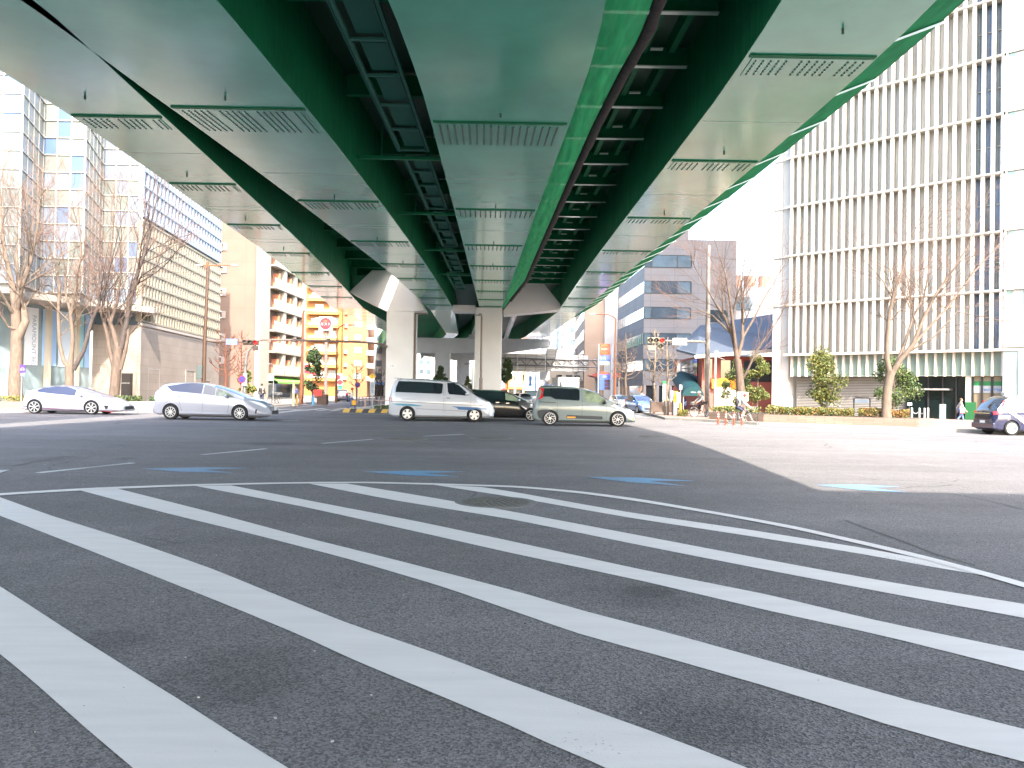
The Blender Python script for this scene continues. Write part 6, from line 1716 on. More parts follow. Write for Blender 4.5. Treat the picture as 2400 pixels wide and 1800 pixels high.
pillar_sign(1557, 893, 952, 53, 8.5, [SIGNW, mat('head_green', (.05, .38, .15), .4)], 'white information pillar with a green top between the pruned trees')
def flag(u, v0, v1, Y, wpx, m1, lab, txt=None):
    a, c = P(u - wpx / 2, v1, Y), P(u + wpx / 2, v0, Y); t = thing('flag_banner', lab, 'banner', (a.x, Y, .15))
    b = MB()
    for i in range(8):
        z0, z1 = a.z + (c.z - a.z) * i / 8, a.z + (c.z - a.z) * (i + 1) / 8
        w0, w1 = .04 * math.sin(i * .9), .04 * math.sin((i + 1) * .9)
        b.add([(a.x, Y + w0, z0), (c.x, Y + w0 * 2, z0), (c.x, Y + w1 * 2, z1), (a.x, Y + w1, z1)], [(0, 1, 2, 3)])
    o = b.build('cloth', m1, t, smooth=60); b = MB(); b.tube([(a.x, Y + .03, .1), (a.x, Y + .03, c.z + .05)], .015, 6); b.build('pole', STEEL, t)
    if txt: text(txt, .24, facing(((a.x + c.x) / 2, Y - .12, (a.z + c.z) / 2)), 'cloth_lettering', mat('lettering_red_dark', (.3, .02, .01), .5), t, vertical=True)
flag(1584, 917, 945, 68, 9, mat('flag_orange', (.68, .33, .01), .7), 'orange flag banner beside the blue car under the stair awning', 'うどん')
flag(1575, 916, 944, 69, 6, mat('flag_pale_blue', (.35, .42, .55), .7), 'pale blue flag banner left of the orange one')
flag(1590, 920, 955, 62, 8, mat('flag_grey', (.38, .37, .40), .7), 'grey white flag banner right of the orange one')
t = thing('stop_sign', 'small white and blue sign on an orange post left of the blue car', 'road sign', (P(1596, 930, 56).x, 56, .15))
a, c = P(1592, 913, 56), P(1599, 902, 56); b = MB(); b.box(a.x, c.x, 56, 56.04, a.z, c.z); b.build('plate', SIGNW, t); b = MB(); b.box(a.x + .05, c.x - .05, 55.985, 55.998, a.z + .08, c.z - .08); b.build('symbol', SIGNB, t)
b = MB(); b.tube([((a.x + c.x) / 2, 56.06, .9), ((a.x + c.x) / 2, 56.06, c.z)], .035, 8); b.build('pole', STEEL, t)
b = MB(); b.tube([((a.x + c.x) / 2, 56.06, .1), ((a.x + c.x) / 2, 56.06, .95)], .11, 10); b.build('base_sleeve', mat('orange_plastic', (.62, .20, .03), .4), t)
a, c = P(1727, 940, 44), P(1754, 919, 44); t = thing('notice_board', 'white notice board with a yellow corner strapped to the right tree', 'sign', (a.x, 44, .15)); b = MB(); b.box(a.x, c.x, 44, 44.04, a.z, c.z); b.build('board', SIGNW, t)
b = MB(); b.box(a.x + .25, c.x - .08, 43.985, 43.999, a.z + .03, a.z + .22); b.build('yellow_patch', mat('patch_yellow', (.6, .5, .1), .5), t)
b = MB(); b.tube([(a.x + .3, 44.06, .1), (a.x + .3, 44.06, c.z)], .03, 8); b.build('post', STEEL, t)

# --- posts, cones, barriers
ORB = mat('orange_bollard', (.36, .045, .018), .45); REFL = mat('reflective_white', (.7, .7, .7), .3)
bp = thing('bollard', '', 'bollard', (0, 0, 0), 'orange posts at the right kerb')
b = MB(); b.tube([(0, 0, 0), (0, 0, .04)], [.11, .09], 14); b.tube([(0, 0, .04), (0, 0, .66), (0, 0, .7)], [.05, .045, .02], 14); b.build('post', ORB, bp, smooth=50)
for z in (.4, .52):
    b = MB(); b.tube([(0, 0, z), (0, 0, z + .05)], .0515, 14); b.build('reflective_band', REFL, bp)
labs = ['orange post farthest left in the row of four by the right kerb', 'second orange post from the left in the row by the right kerb', 'third orange post from the left in the row by the right kerb', 'orange post under the cyclist with the red hat, last in the row']
for i, u in enumerate((1683, 1701, 1720, 1739)):
    q = gz(u, 995 + i)
    if i == 0: bp.location = q; bp['label'] = labs[0]
    else: dup(bp, q, label=labs[i])
def cone(u, Y, col, lab, h=.75):
    q = P(u, 940, Y); q.z = .15 if Y > 50 else 0
    t = thing('traffic_cone', lab, 'traffic cone', q)
    b = MB(); b.box(q.x - .18, q.x + .18, q.y - .18, q.y + .18, q.z, q.z + .03); b.build('base', col, t)
    b = MB(); b.tube([(q.x, q.y, q.z + .03), (q.x, q.y, q.z + h)], [.15, .03], 16); b.build('cone', col, t, smooth=50)
cone(734, 66, mat('cone_blue', (.10, .30, .48), .5), 'pale blue traffic cone by the brown planter box on the left', .95)
cone(57, 41.2, mat('cone_red', (.6, .10, .05), .5), 'small red cone on the road behind the white hatchback', .45)
for k, (u, lab) in enumerate(((688, 'white and yellow post in front of the lavender jacket, left pavement'), (697, 'yellow post just left of the orange brown lamp post'))):
    q = P(u, 930, 63); t = thing('marker_post', lab, 'post', (q.x, 63, .15))
    b = MB(); b.tube([(q.x, 63, .1), (q.x, 63, 2.0 if k == 0 else 1.1)], .11 if k == 0 else .06, 12); b.build('post', [mat('post_cream', (.62, .55, .38), .5), mat('post_yellow', (.6, .42, .12), .5)][k], t)
    b = MB(); b.tube([(q.x, 63, 1.2 if k == 0 else .8), (q.x, 63, 1.35 if k == 0 else .9)], .115 if k == 0 else .065, 12); b.build('band', REFL, t)
PLB = mat('planter_brown', (.10, .065, .05), .7, var=.15, vscale=4)
t = thing('planter_box', 'dark brown planter box with a red sign on the left pavement', 'planter', (P(753, 930, 68).x, 68, .15))
a, c = P(742, 938, 68), P(765, 928, 68); b = MB(); b.box(a.x, c.x, 68, 68.8, .15, 1.05); b.build('box', PLB, t, bevel=.02); b = MB(); b.box(a.x - .3, a.x + .5, 67.9, 67.95, .9, 1.5); b.build('red_sign', SIGNR, t); b = MB(); b.box(a.x + .02, c.x - .02, 68.05, 68.75, 1.051, 1.07); b.build('soil', mat('soil', (.05, .035, .025), .9), t)
# dark pedestrian barrier between the pruned trees
def barrier(u0, u1, Y, lab):
    a, c = P(u0, 930, Y), P(u1, 930, Y); t = thing('pedestrian_barrier', lab, 'barrier', (a.x, Y, .15))
    b = MB(); b.box(a.x, c.x, Y, Y + .05, .35, 1.05); b.build('panel', PLB, t)
    n = max(1, round((c.x - a.x) / .95))
    for i in range(n + 1):
        x_ = a.x + (c.x - a.x) * i / n; b = MB(); b.box(x_ - .045, x_ + .045, Y - .05, Y + .1, .15, 1.12); b.sphere((x_, Y + .02, 1.18), .07, 10, 6, 1); b.build('post', [BLACK, mat('brass_cap', (.5, .36, .14), .35, .6)], t)
barrier(1525, 1558, 52, 'brown barrier panels under the left pruned tree on the right corner')
barrier(1566, 1577, 52, 'short brown barrier panel under the second pruned tree')
t = thing('utility_box', 'pale grey cabinet right of the short brown barrier', 'cabinet', (P(1584, 930, 52).x, 52, .15)); a, c = P(1578, 930, 52), P(1588, 930, 52); b = MB(); b.box(a.x, c.x, 52, 52.4, .15, 1.0); b.build('cabinet', STEEL, t, bevel=.02); b = MB(); b.box(a.x + .03, c.x - .03, 51.98, 51.999, .3, .95); b.build('door', GREY, t)
# chain posts and board at the tower entrance
def chainpost(u, Y, lab, h=.8):
    q = P(u, 960, Y); t = thing('chain_post', lab, 'post', (q.x, Y, .15), 'white chain posts by the tower entrance'); b = MB(); b.tube([(q.x, Y, .1), (q.x, Y, .15 + h)], .055, 12); b.sphere((q.x, Y, .17 + h), .06, 10, 6); b.build('post', SIGNW, t, smooth=60); return q
cp = [chainpost(u, y, l) for u, y, l in ((2137, 44.5, 'leftmost white chain post by the tower entrance'), (2155, 44.2, 'second white chain post by the tower entrance'), (2167, 43.9, 'third white chain post by the tower entrance'), (2175, 45.5, 'thin white post right of the chain posts, nearer the entrance'))]
b = MB()
for p, q in zip(cp[:2], cp[1:3]): b.tube([Vector((p.x + (q.x - p.x) * k / 8, p.y + (q.y - p.y) * k / 8, .85 - .16 * math.sin(math.pi * k / 8))) for k in range(9)], .025, 6)
tag(b.build('chain', SIGNW), 'white chain slung between the posts by the tower entrance', 'chain')
t = thing('standing_sign', 'tall grey green menu stand before the dark tower entrance', 'sign', (P(2210, 960, 47).x, 47, .15)); a, c = P(2203, 930, 47), P(2217, 955, 47); b = MB(); b.box(a.x, c.x, 47, 47.08, .25, 1.25); b.build('board', mat('stand_teal', (.16, .24, .25), .4), t); b = MB(); b.box(a.x + .05, c.x - .05, 46.99, 46.998, 1.1, 1.2); b.build('header', SIGNR, t)
b = MB()
for i in range(6): b.box(a.x + .06, c.x - .06, 46.99, 46.998, .4 + i * .1, .44 + i * .1)
b.build('menu_lines', SIGNL, t)
t = thing('hand_sign', 'small white sign plate on a black stand by the orange shrub', 'sign', (P(2131, 960, 44).x, 44, .15)); q = P(2131, 947, 44); b = MB(); b.tube([(q.x, 44, .1), (q.x, 44, q.z + .05)], .035, 8); b.build('stand', BLACK, t); b = MB(); b.box(q.x - .13, q.x + .13, 43.94, 43.965, q.z - .08, q.z + .08); b.build('plate', SIGNW, t)

# --- planters, hedges
BRK = panel_mat('planter_brick', (.21, .15, .12), (.15, .115, .095), .3, .09, .8, .12, .01, offset=.5)
LEAFS = [mat('leaf_olive', (.11, .125, .03), .6), mat('leaf_green', (.07, .115, .028), .6), mat('leaf_yellow', (.17, .15, .03), .6), mat('leaf_dark', (.025, .05, .018), .6), mat('leaf_rust', (.22, .10, .03), .6)]
def leaves(b, n, fn, size, mis, rr):
    for _ in range(n):
        p = fn(rr); s_ = size * (.6 + .8 * rr.random())
        a, e = rr.random() * 6.283, (rr.random() - .3) * 2.2
        u_ = Vector((math.cos(a) * math.cos(e), math.sin(a) * math.cos(e), math.sin(e))); v_ = u_.orthogonal().normalized()
        v_.rotate(Matrix.Rotation(rr.random() * 6.28, 3, u_)); v_ *= s_ * .32
        b.add([p - u_ * s_ * .5, p + v_, p + u_ * s_ * .5, p - v_], [(0, 1, 2, 3)], rr.choice(mis))
pw = [Vector((11.6, 45.1, 0)), Vector((13.6, 41.5, 0)), Vector((19.9, 37.6, 0)), Vector((21.3, 38.8, 0)), Vector((18.9, 42.3, 0)), Vector((13.0, 46.6, 0))]
pw2 = [(p.x, p.y) for p in pw]
b = MB(); b.prism(pw2, .1, .56); tag(b.build('planter_wall', BRK), 'long low brick planter wall in front of the finned tower', 'planter')
b = MB(); cc = sum(pw, Vector()) / 6; b.prism([(p.x + (cc.x - p.x) * .03, p.y + (cc.y - p.y) * .03) for p in pw], .5, .566); struct(b.build('soil', mat('soil', (.05, .035, .025), .9)))
rr = random.Random(21)
def hedge_run(p0, p1, wd, h, n, mis, lab, nm='hedge', size=.09, base=.55):
    d = p1 - p0; s_ = Vector((d.y, -d.x, 0)).normalized()
    t = thing(nm, lab, nm, p0.lerp(p1, .5) + Vector((0, 0, base)))
    def fn(r):
        f = r.random(); q = (r.random() - .5) * wd; z = r.random() ** .6
        hh = h * (.82 + .3 * noise.noise((p0 + d * f) * .9) + .1 * noise.noise((p0 + d * f) * 4))
        return p0 + d * f + s_ * q + Vector((0, 0, base + hh * z * (1 - .25 * abs(q * 2 / wd) ** 3)))
    b = MB(); leaves(b, n, fn, size, mis, rr); b.build('foliage', LEAFS, t)
    b = MB()
    for i in range(max(4, int(d.length * 4))):
        q = p0 + d * rr.random() + s_ * (rr.random() - .5) * wd * .7; b.tube([q + Vector((0, 0, base - .02)), q + Vector((rr.random() * .1, rr.random() * .1, base + h * .8))], [.012, .004], 4)
    b.build('stems', mat('twig_brown', (.09, .06, .045), .8), t)
hedge_run(Vector((14.0, 42.1, 0)), Vector((17.7, 39.8, 0)), .9, .55, 5200, [0, 0, 1, 2, 4], 'clipped olive hedge left of the tree in front of the finned tower')
hedge_run(Vector((17.9, 39.7, 0)), Vector((19.9, 38.5, 0)), .9, .5, 2400, [0, 2, 4, 4], 'rust tinted hedge right of the tree in front of the finned tower')
hedge_run(Vector((12.0, 45.6, 0)), Vector((13.8, 43.0, 0)), .9, .45, 2000, [0, 1, 2], 'small hedge behind the cyclist with the red hat')
q0, q1 = P(1588, 955, 50), P(1612, 955, 50); q0.z = q1.z = 0
hedge_run(q0, q1, .6, .5, 900, [2, 0, 2], 'yellow green shrub under the blue car on the right corner', 'shrub', base=.15)
# left planters along the kerb
b = MB(); b.prism([(-30.5, 38.6), (-25.6, 41.9), (-24.6, 42.5), (-25.4, 43.7), (-31.5, 39.8)], .1, .55); tag(b.build('planter_wall', BRK), 'low kerbside planter wall left of the white hatchback', 'planter')
hedge_run(Vector((-30.2, 39.6, 0)), Vector((-25.6, 42.7, 0)), .8, .35, 1800, [2, 2, 0], 'yellow green ground shrub around the leftmost tree', 'shrub', .1)
b = MB(); b.prism([(-22.9, 43.2), (-21.2, 44.1), (-19.6, 46.6), (-20.4, 47.0), (-21.8, 45.0), (-23.3, 44.2)], .1, .6); tag(b.build('planter_wall', CONC), 'low grey planter wall between the white hatchback and the silver estate car', 'planter')
hedge_run(Vector((-22.8, 43.7, 0)), Vector((-21.4, 44.5, 0)), .7, .5, 1500, [3, 1, 3, 0], 'dark green shrub in front of the black sign pillar', 'shrub', .1)
hedge_run(Vector((-21.1, 44.9, 0)), Vector((-20.0, 46.6, 0)), .6, .4, 900, [3, 3, 1], 'dark low shrub left of the silver estate car', 'shrub', .1)
# median: striped nose kerb, shrubs, low fence
b = MB()
for i in range(16):
    x0 = -11.2 + i * .42; b.add([(x0, 51.0, .002), (x0 + .42, 51.0, .002), (x0 + .42, 51.22, .002), (x0, 51.22, .002), (x0 + .12, 51.02, .24), (x0 + .54, 51.02, .24), (x0 + .54, 51.22, .26), (x0 + .12, 51.22, .26)], [(0, 1, 5, 4), (4, 5, 6, 7), (1, 2, 6, 5), (3, 0, 4, 7), (2, 3, 7, 6)], i % 2)
t = b.build('nose_kerb', [mat('kerb_yellow', (.50, .31, .05), .6), mat('kerb_black', (.03, .028, .03), .6)]); tag(t, 'yellow and black striped kerb round the median nose', 'kerb')
hedge_run(Vector((-9.6, 54.2, 0)), Vector((-5.0, 54.6, 0)), 2.0, .38, 2600, [1, 3, 1, 0], 'low green shrubs planted on the median nose', 'shrub', .1, .15)
t = thing('low_fence', 'low pink and white pipe fence round the median shrubs', 'fence', (-8, 53, .15))
for i in range(7):
    b = MB(); x_ = -10.1 + i * 1.1; b.tube([(x_, 53.0, .1), (x_, 53.0, .85)], .04 if i == 0 else .025, 8); b.build('post', mat('fence_pink', (.45, .30, .25), .5), t)
b = MB(); b.tube([(-10.1, 53, .82), (-3.5, 53, .82)], .022, 6); b.build('rail', MATS['fence_pink'], t)
t = thing('guard_fence', 'brown pipe guard fence along the left side of the far median', 'fence', (-14, 80, .15))
for i in range(14):
    b = MB(); b.tube([(-12.7 - i * .12, 64 + i * 2.2, .1), (-12.7 - i * .12, 64 + i * 2.2, .95)], .04, 6); b.build('post', PLB, t)
for z in (.5, .92):
    b = MB(); b.tube([(-12.7, 64, z), (-14.26, 92.6, z)], .03, 6); b.build('rail', PLB, t)
# map board behind the hedge
t = thing('map_board', 'low blue grey map board behind the hedge of the finned tower', 'sign', (P(2021, 950, 43).x, 43, .15)); a, c = P(2004, 955, 43), P(2037, 936, 43); b = MB(); b.box(a.x, c.x, 43, 43.05, a.z + .25, c.z); b.build('board', mat('map_blue', (.30, .36, .42), .4), t)
b = MB(); b.tube([(a.x - .06, 43.02, .15), (a.x - .06, 43.02, c.z), (a.x + .02, 43.02, c.z + .08), (c.x - .02, 43.02, c.z + .08), (c.x + .06, 43.02, c.z), (c.x + .06, 43.02, .15)], .035, 8); b.build('frame', BLACK, t)
# overhead cables
for k, (p, q, sag, lab) in enumerate(((P(1661, 600, 50), P(1900, 592, 62), .5, 'thin overhead cable from the striped pole to the finned tower'), (P(1661, 602, 50), P(1605, 598, 100), .5, 'thin overhead cable from the striped pole to the grey office'), (P(1661, 712, 50), P(1850, 715, 64), .4, 'lower overhead cable from the striped pole to the finned tower'))):
    b = MB(); b.tube([p.lerp(q, i / 12) - Vector((0, 0, sag * math.sin(math.pi * i / 12))) for i in range(13)], .018, 5); tag(b.build('overhead_cable', BLACK), lab, 'cable')

# ================================================================ people and bicycles
SKIN = mat('skin', (.48, .28, .20), .5)
def skinned(chains, name, m, parent, sub=1):
    """chains: list of [(point, radius), ...]; equal points are welded so the surface is continuous"""
    bm = bmesh.new(); sk = bm.verts.layers.skin.verify(); seen = {}
    def vert(p, r):
        key = tuple(round(c, 4) for c in p)
        if key not in seen:
            v = bm.verts.new(p); v[sk].radius = (r, r); seen[key] = v
        return seen[key]
    first = None
    for ch in chains:
        last = None
        for p, r in ch:
            v = vert(p, r)
            if first is None: first = v; v[sk].use_root = True
            if last is not None and last is not v and not bm.edges.get((last, v)): bm.edges.new((last, v))
            last = v
    me = bpy.data.meshes.new(name); bm.to_mesh(me); bm.free()
    o = bpy.data.objects.new(name, me); COL.objects.link(o)
    o.modifiers.new('s', 'SKIN').use_smooth_shade = True
    if sub: o.modifiers.new('d', 'SUBSURF').levels = sub
    bpy.context.view_layer.update()
    r = bpy.data.meshes.new_from_object(o.evaluated_get(bpy.context.evaluated_depsgraph_get()))
    o.modifiers.clear(); o.data = r; r.materials.clear(); r.materials.append(m)
    for p in r.polygons: p.use_smooth = True
    o.parent = parent
    return o
def V(*a): return Vector(a)
def person(label, loc, rot, h, jo, top, legs, shoes, hair, sleeve=True, shorts=False, hat=None, bag=None, skirt=None):
    """jo: joint positions facing +x, for a 1.7 m figure: pelvis, chest, neck, head, and per side elbow, wrist, knee, ankle"""
    t = thing('person', label, 'person', (0, 0, 0)); k = 1
    pel, che, nec, hed = jo['pelvis'], jo['chest'], jo['neck'], jo['head']
    ch = [[(pel, .125), (pel.lerp(che, .5), .115), (che, .135), (nec, .055), (hed - V(0, 0, .05), .075), (hed + V(0, 0, .05), .085), (hed + V(0, 0, .10), .05)]]
    tops, leg, sho = [[(pel.lerp(che, -.05), .14), (pel.lerp(che, .5), .132), (che, .152), (che.lerp(nec, .75), .075)]], [], []
    for s_, nm in ((-1, 'r'), (1, 'l')):
        sh = che + V(-.0, s_ * .17, .09); el, wr_, hip, kn, an = jo['el' + nm], jo['wr' + nm], pel + V(0, s_ * .09, -.03), jo['kn' + nm], jo['an' + nm]
        d = (wr_ - el).normalized(); palm = wr_ + d * .07
        ch.append([(che, .135), (sh, .058), (el, .042), (wr_, .028), (palm, .03)])
        sd = V(0, -s_, 0)
        for q in range(4):
            off = V(0, 0, 0) + d.orthogonal().normalized() * (.018 * (q - 1.5))
            ln = (.065, .078, .072, .055)[q]
            ch.append([(palm, .03), (palm + off + d * .03, .010), (palm + off + d * (.03 + ln * .5) + sd * .006, .009), (palm + off + d * (.03 + ln) + sd * .02, .008)])
        ch.append([(palm, .03), (wr_ + d * .04 + sd * .03, .011), (wr_ + d * .075 + sd * .045, .009)])
        ch.append([(pel, .125), (hip, .085), (kn, .056), (an, .04), (an + V(.03, 0, -.05), .038), (an + V(.14, 0, -.06), .03)])
        if sleeve: tops.append([(che, .152), (sh, .075), (el, .058), (el.lerp(wr_, .9), .045)])
        else: tops.append([(che, .152), (sh, .075), (sh.lerp(el, .6), .062)])
        leg.append([(pel + V(0, 0, .02), .138), (hip, .10), (kn, .074), (kn.lerp(an, .0 if shorts else .9), .074 if shorts else .06)])
        sho.append([(an + V(-.02, 0, -.03), .05), (an + V(.05, 0, -.055), .045), (an + V(.17, 0, -.062), .038)])
    skinned(ch, 'body', SKIN, t); skinned(tops, 'jacket', top, t); skinned(leg, 'shorts' if shorts else 'trousers', legs, t)
    for q in sho: skinned([q], 'shoe', shoes, t)
    f = V(1, 0, 0)
    b = MB(); b.sphere(hed + V(-.012, 0, .055), .105, 14, 10, 0, (.98, .86, .98))
    b.v = [v if not (v.x > hed.x + .035 and v.z < hed.z + .085) else V(hed.x + .03, v.y * .8, v.z) for v in b.v]; b.build('hair', hair, t, smooth=70)
    for s_ in (-1, 1):
        b = MB(); b.sphere(hed + V(.082, s_ * .032, .022), .011, 8, 6); b.build('eye', BLACK, t)
        b = MB(); b.sphere(hed + V(.0, s_ * .083, .01), .025, 8, 6, 0, (.6, .4, 1)); b.build('ear', SKIN, t)
    b = MB(); b.sphere(hed + V(.094, 0, -.005), .018, 8, 6, 0, (1, .7, 1.3)); b.build('nose', SKIN, t)
    b = MB(); b.sphere(hed + V(.082, 0, -.045), .022, 8, 6, 0, (.35, 1, .25)); b.build('mouth', mat('lips', (.4, .14, .12), .5), t)
    if hat:
        b = MB(); b.sphere(hed + V(-.01, 0, .075), .118, 14, 8, 0, (1, .92, .8)); b.v = [v if v.z > hed.z + .05 else V(v.x, v.y, hed.z + .05) for v in b.v]; b.disc(hed + V(.07, 0, .06), .1, 'z', .012, 16); b.build('hat', hat, t, smooth=60)
    if bag: bag(t, jo)
    t.location = loc; t.rotation_euler = (0, 0, rot); t.scale = (h / 1.7,) * 3
    return t
def walk(st=.28, arm=.18, lean=.04):
    return dict(pelvis=V(0, 0, .93), chest=V(lean, 0, 1.27), neck=V(lean * 1.2, 0, 1.45), head=V(lean * 1.5 + .01, 0, 1.575),
        elr=V(arm * .6, -.24, 1.08), wrr=V(arm + .1, -.25, .88), ell=V(-arm * .7, .24, 1.07), wrl=V(-arm * .6, .26, .84),
        knr=V(-st * .2 + .05, -.09, .5), anr=V(-st, -.09, .12), knl=V(st * .7, .09, .5), anl=V(st, .09, .09))
def ride():
    return dict(pelvis=V(-.18, 0, .98), chest=V(.06, 0, 1.30), neck=V(.15, 0, 1.46), head=V(.21, 0, 1.575),
        elr=V(.24, -.25, 1.15), wrr=V(.42, -.25, 1.02), ell=V(.24, .25, 1.15), wrl=V(.42, .25, 1.02),
        knr=V(.16, -.11, .72), anr=V(.06, -.12, .30), knl=V(.20, .11, .86), anl=V(.12, .12, .52))
C_BLACK = mat('cloth_black', (.018, .018, .022), .8); C_NAVY = mat('cloth_navy', (.03, .035, .07), .8); C_GREY = mat('cloth_grey', (.26, .26, .27), .8)
C_WHITE = mat('cloth_white', (.58, .57, .54), .8); C_JEAN = mat('cloth_denim', (.10, .15, .30), .8); C_RED = mat('cloth_red', (.45, .04, .03), .7)
C_LAV = mat('cloth_lavender', (.24, .26, .55), .8); C_BROWN = mat('cloth_brown', (.07, .05, .03), .8); HAIRB = mat('hair_black', (.012, .01, .009), .5); HAIRR = mat('hair_brown', (.10, .05, .025), .5)
SHOE = mat('shoe_dark', (.03, .03, .03), .5); SHOEW = mat('shoe_white', (.6, .6, .58), .5)
def yellow_bag(t, jo):
    b = MB(); p = jo['wrr']; b.box(p.x - .16, p.x + .16, -.46, -.28, p.z - .48, p.z - .08); b.build('yellow_bag', mat('bag_yellow', (.62, .30, .01), .5), t, bevel=.03)
    b = MB(); b.tube([(p.x - .1, -.37, p.z - .08), (p.x, -.33, p.z - .02), (p.x + .1, -.37, p.z - .08)], .012, 6); b.build('bag_handle', C_BLACK, t)
    b = MB(); b.box(p.x - .165, p.x + .165, -.465, -.275, p.z - .48, p.z - .42); b.build('bag_base', C_BLACK, t)
q = P(823, 960, 54.5); person('pedestrian in a white top and red hat walking with a yellow bag on the crossing', (q.x, 54.5, .0), 0, 1.62, walk(.30), C_WHITE, C_JEAN, SHOE, HAIRB, hat=C_RED, bag=yellow_bag)
q = P(613, 940, 60); person('man in a black jacket standing with his back turned at the left corner', (q.x, 60, .15), math.radians(80), 1.7, walk(.05, .03, 0), C_BLACK, C_NAVY, SHOE, HAIRB)
q = P(692, 930, 66); person('person in a lavender jacket behind the white and yellow post', (q.x, 66, .15), math.radians(-60), 1.66, walk(.08, .05, 0), C_LAV, C_BROWN, SHOE, HAIRB)
q = P(1505, 940, 66); person('man in dark navy clothes walking past the shops of the grey office', (q.x, 66, .15), math.radians(100), 1.7, walk(.2), C_NAVY, C_NAVY, SHOE, HAIRB)
def tote(t, jo):
    b = MB(); b.box(-.1, .2, -.34, -.24, .72, 1.0); b.build('tote_bag', C_WHITE, t, bevel=.02); b = MB(); b.tube([(-.06, -.29, 1.0), (.02, -.2, 1.34), (.14, -.29, 1.0)], .012, 6); b.build('bag_strap', C_WHITE, t); b = MB(); b.box(-.1, .2, -.33, -.25, .66, .718); b.build('bag_base', C_RED, t)
q = P(2250, 980, 47.5); person('pedestrian with a white bag and pale coat walking before the tower entrance', (q.x, 47.5, .12), math.radians(-12), 1.5, walk(.26), C_GREY, C_JEAN, SHOEW, HAIRR, bag=tote)

def bicycle(label, loc, rot, col, basket=True):
    t = thing('bicycle', label, 'bicycle', (0, 0, 0)); r = .33
    for x_, nm in ((-.52, 'rear_wheel'), (.54, 'front_wheel')):
        b = MB(); b.tube([(x_ + r * math.cos(a * .2618), 0, r + r * math.sin(a * .2618)) for a in range(25)], .02, 6, 0, False); o = b.build(nm, TYRE, t, smooth=60)
        s = MB()
        for k in range(14): s.tube([(x_, 0, r), (x_ + r * .96 * math.cos(k * .4488), 0, r + r * .96 * math.sin(k * .4488))], .003, 3)
        s.tube([(x_ + (r - .03) * math.cos(a * .2618), 0, r + (r - .03) * math.sin(a * .2618)) for a in range(25)], .010, 5, 0, False); s.tube([(x_, -.05, r), (x_, .05, r)], .022, 8); s.build('rim', STEEL, o)
    b = MB(); bb = V(-.08, 0, .30)
    for p, q, w_ in ((bb, V(.36, 0, .80), .018), (bb, V(-.2, 0, .82), .016), (V(-.52, 0, r), bb, .011), (V(-.52, 0, r), V(-.17, 0, .72), .01), (V(.36, 0, .80), V(-.15, 0, .62), .014)): b.tube([p, q], w_, 8)
    b.build('frame', col, t, smooth=60)
    b = MB(); b.tube([V(.34, 0, .88), V(.40, 0, .66), V(.54, 0, r)], .014, 8); b.build('fork', col, t)
    b = MB(); b.tube([V(.28, -.28, 1.0), V(.40, -.2, 1.03), V(.34, 0, .98), V(.40, .2, 1.03), V(.28, .28, 1.0)], .012, 8); b.build('handlebar', STEEL, t)
    b = MB(); b.sphere((-.22, 0, .88), .11, 12, 6, 0, (1.2, .7, .35)); b.tube([(-.2, 0, .8), (-.21, 0, .87)], .014, 8); b.build('saddle', BLACK, t, smooth=60)
    b = MB(); b.tube([bb + V(.1, -.09, -.12), bb + V(0, -.06, 0), bb + V(0, .06, 0), bb + V(-.1, .09, .12)], .01, 6); b.build('crank', STEEL, t)
    if basket:
        b = MB()
        for k in range(5): z = .78 + k * .05; b.tube([(.45, -.16, z), (.75, -.18, z), (.75, .18, z), (.45, .16, z), (.45, -.16, z)], .005, 4)
        for k in range(7): b.tube([(.45 + .05 * k, -.17, .78), (.45 + .05 * k, -.18, .98)], .004, 4); b.tube([(.45 + .05 * k, .17, .78), (.45 + .05 * k, .18, .98)], .004, 4)
        b.build('basket', STEEL, t)
    t.location = loc; t.rotation_euler = (0, 0, rot); return t
q = P(1737, 990, 42.2)
bicycle('bicycle under the cyclist with the red hat', (q.x, 42.2, .0), math.radians(-25), C_GREY)
def pack(t, jo):
    b = MB(); c = jo['chest'].lerp(jo['pelvis'], .25) + V(-.24, 0, .02); b.sphere(c, .19, 12, 8, 0, (.65, .85, 1.15)); b.build('backpack', C_BLACK, t, smooth=60)
person('cyclist with a red hat and black backpack at the right kerb', (q.x, 42.2, .0), math.radians(-25), 1.62, ride(), C_GREY, C_NAVY, SHOEW, HAIRB, shorts=True, hat=C_RED, bag=pack)
q = P(1648, 980, 49.2)
bicycle('bicycle of the rider beside the striped pole', (q.x - .1, 49.2, .15), math.radians(196), BLACK)
person('cyclist in dark clothes and white cap beside the striped pole', (q.x - .1, 49.2, .15), math.radians(196), 1.62, ride(), C_GREY, C_BLACK, SHOE, HAIRB, hat=C_WHITE)
for k, (u, Y, r, lab) in enumerate(((640, 70, 70, 'parked bicycle nearest the blue pedestrian sign'), (648, 71, 78, 'parked bicycle in the shade of the green awning'))):
    q = P(u, 940, Y); bicycle(lab, (q.x, Y, .15), math.radians(r), BLACK)
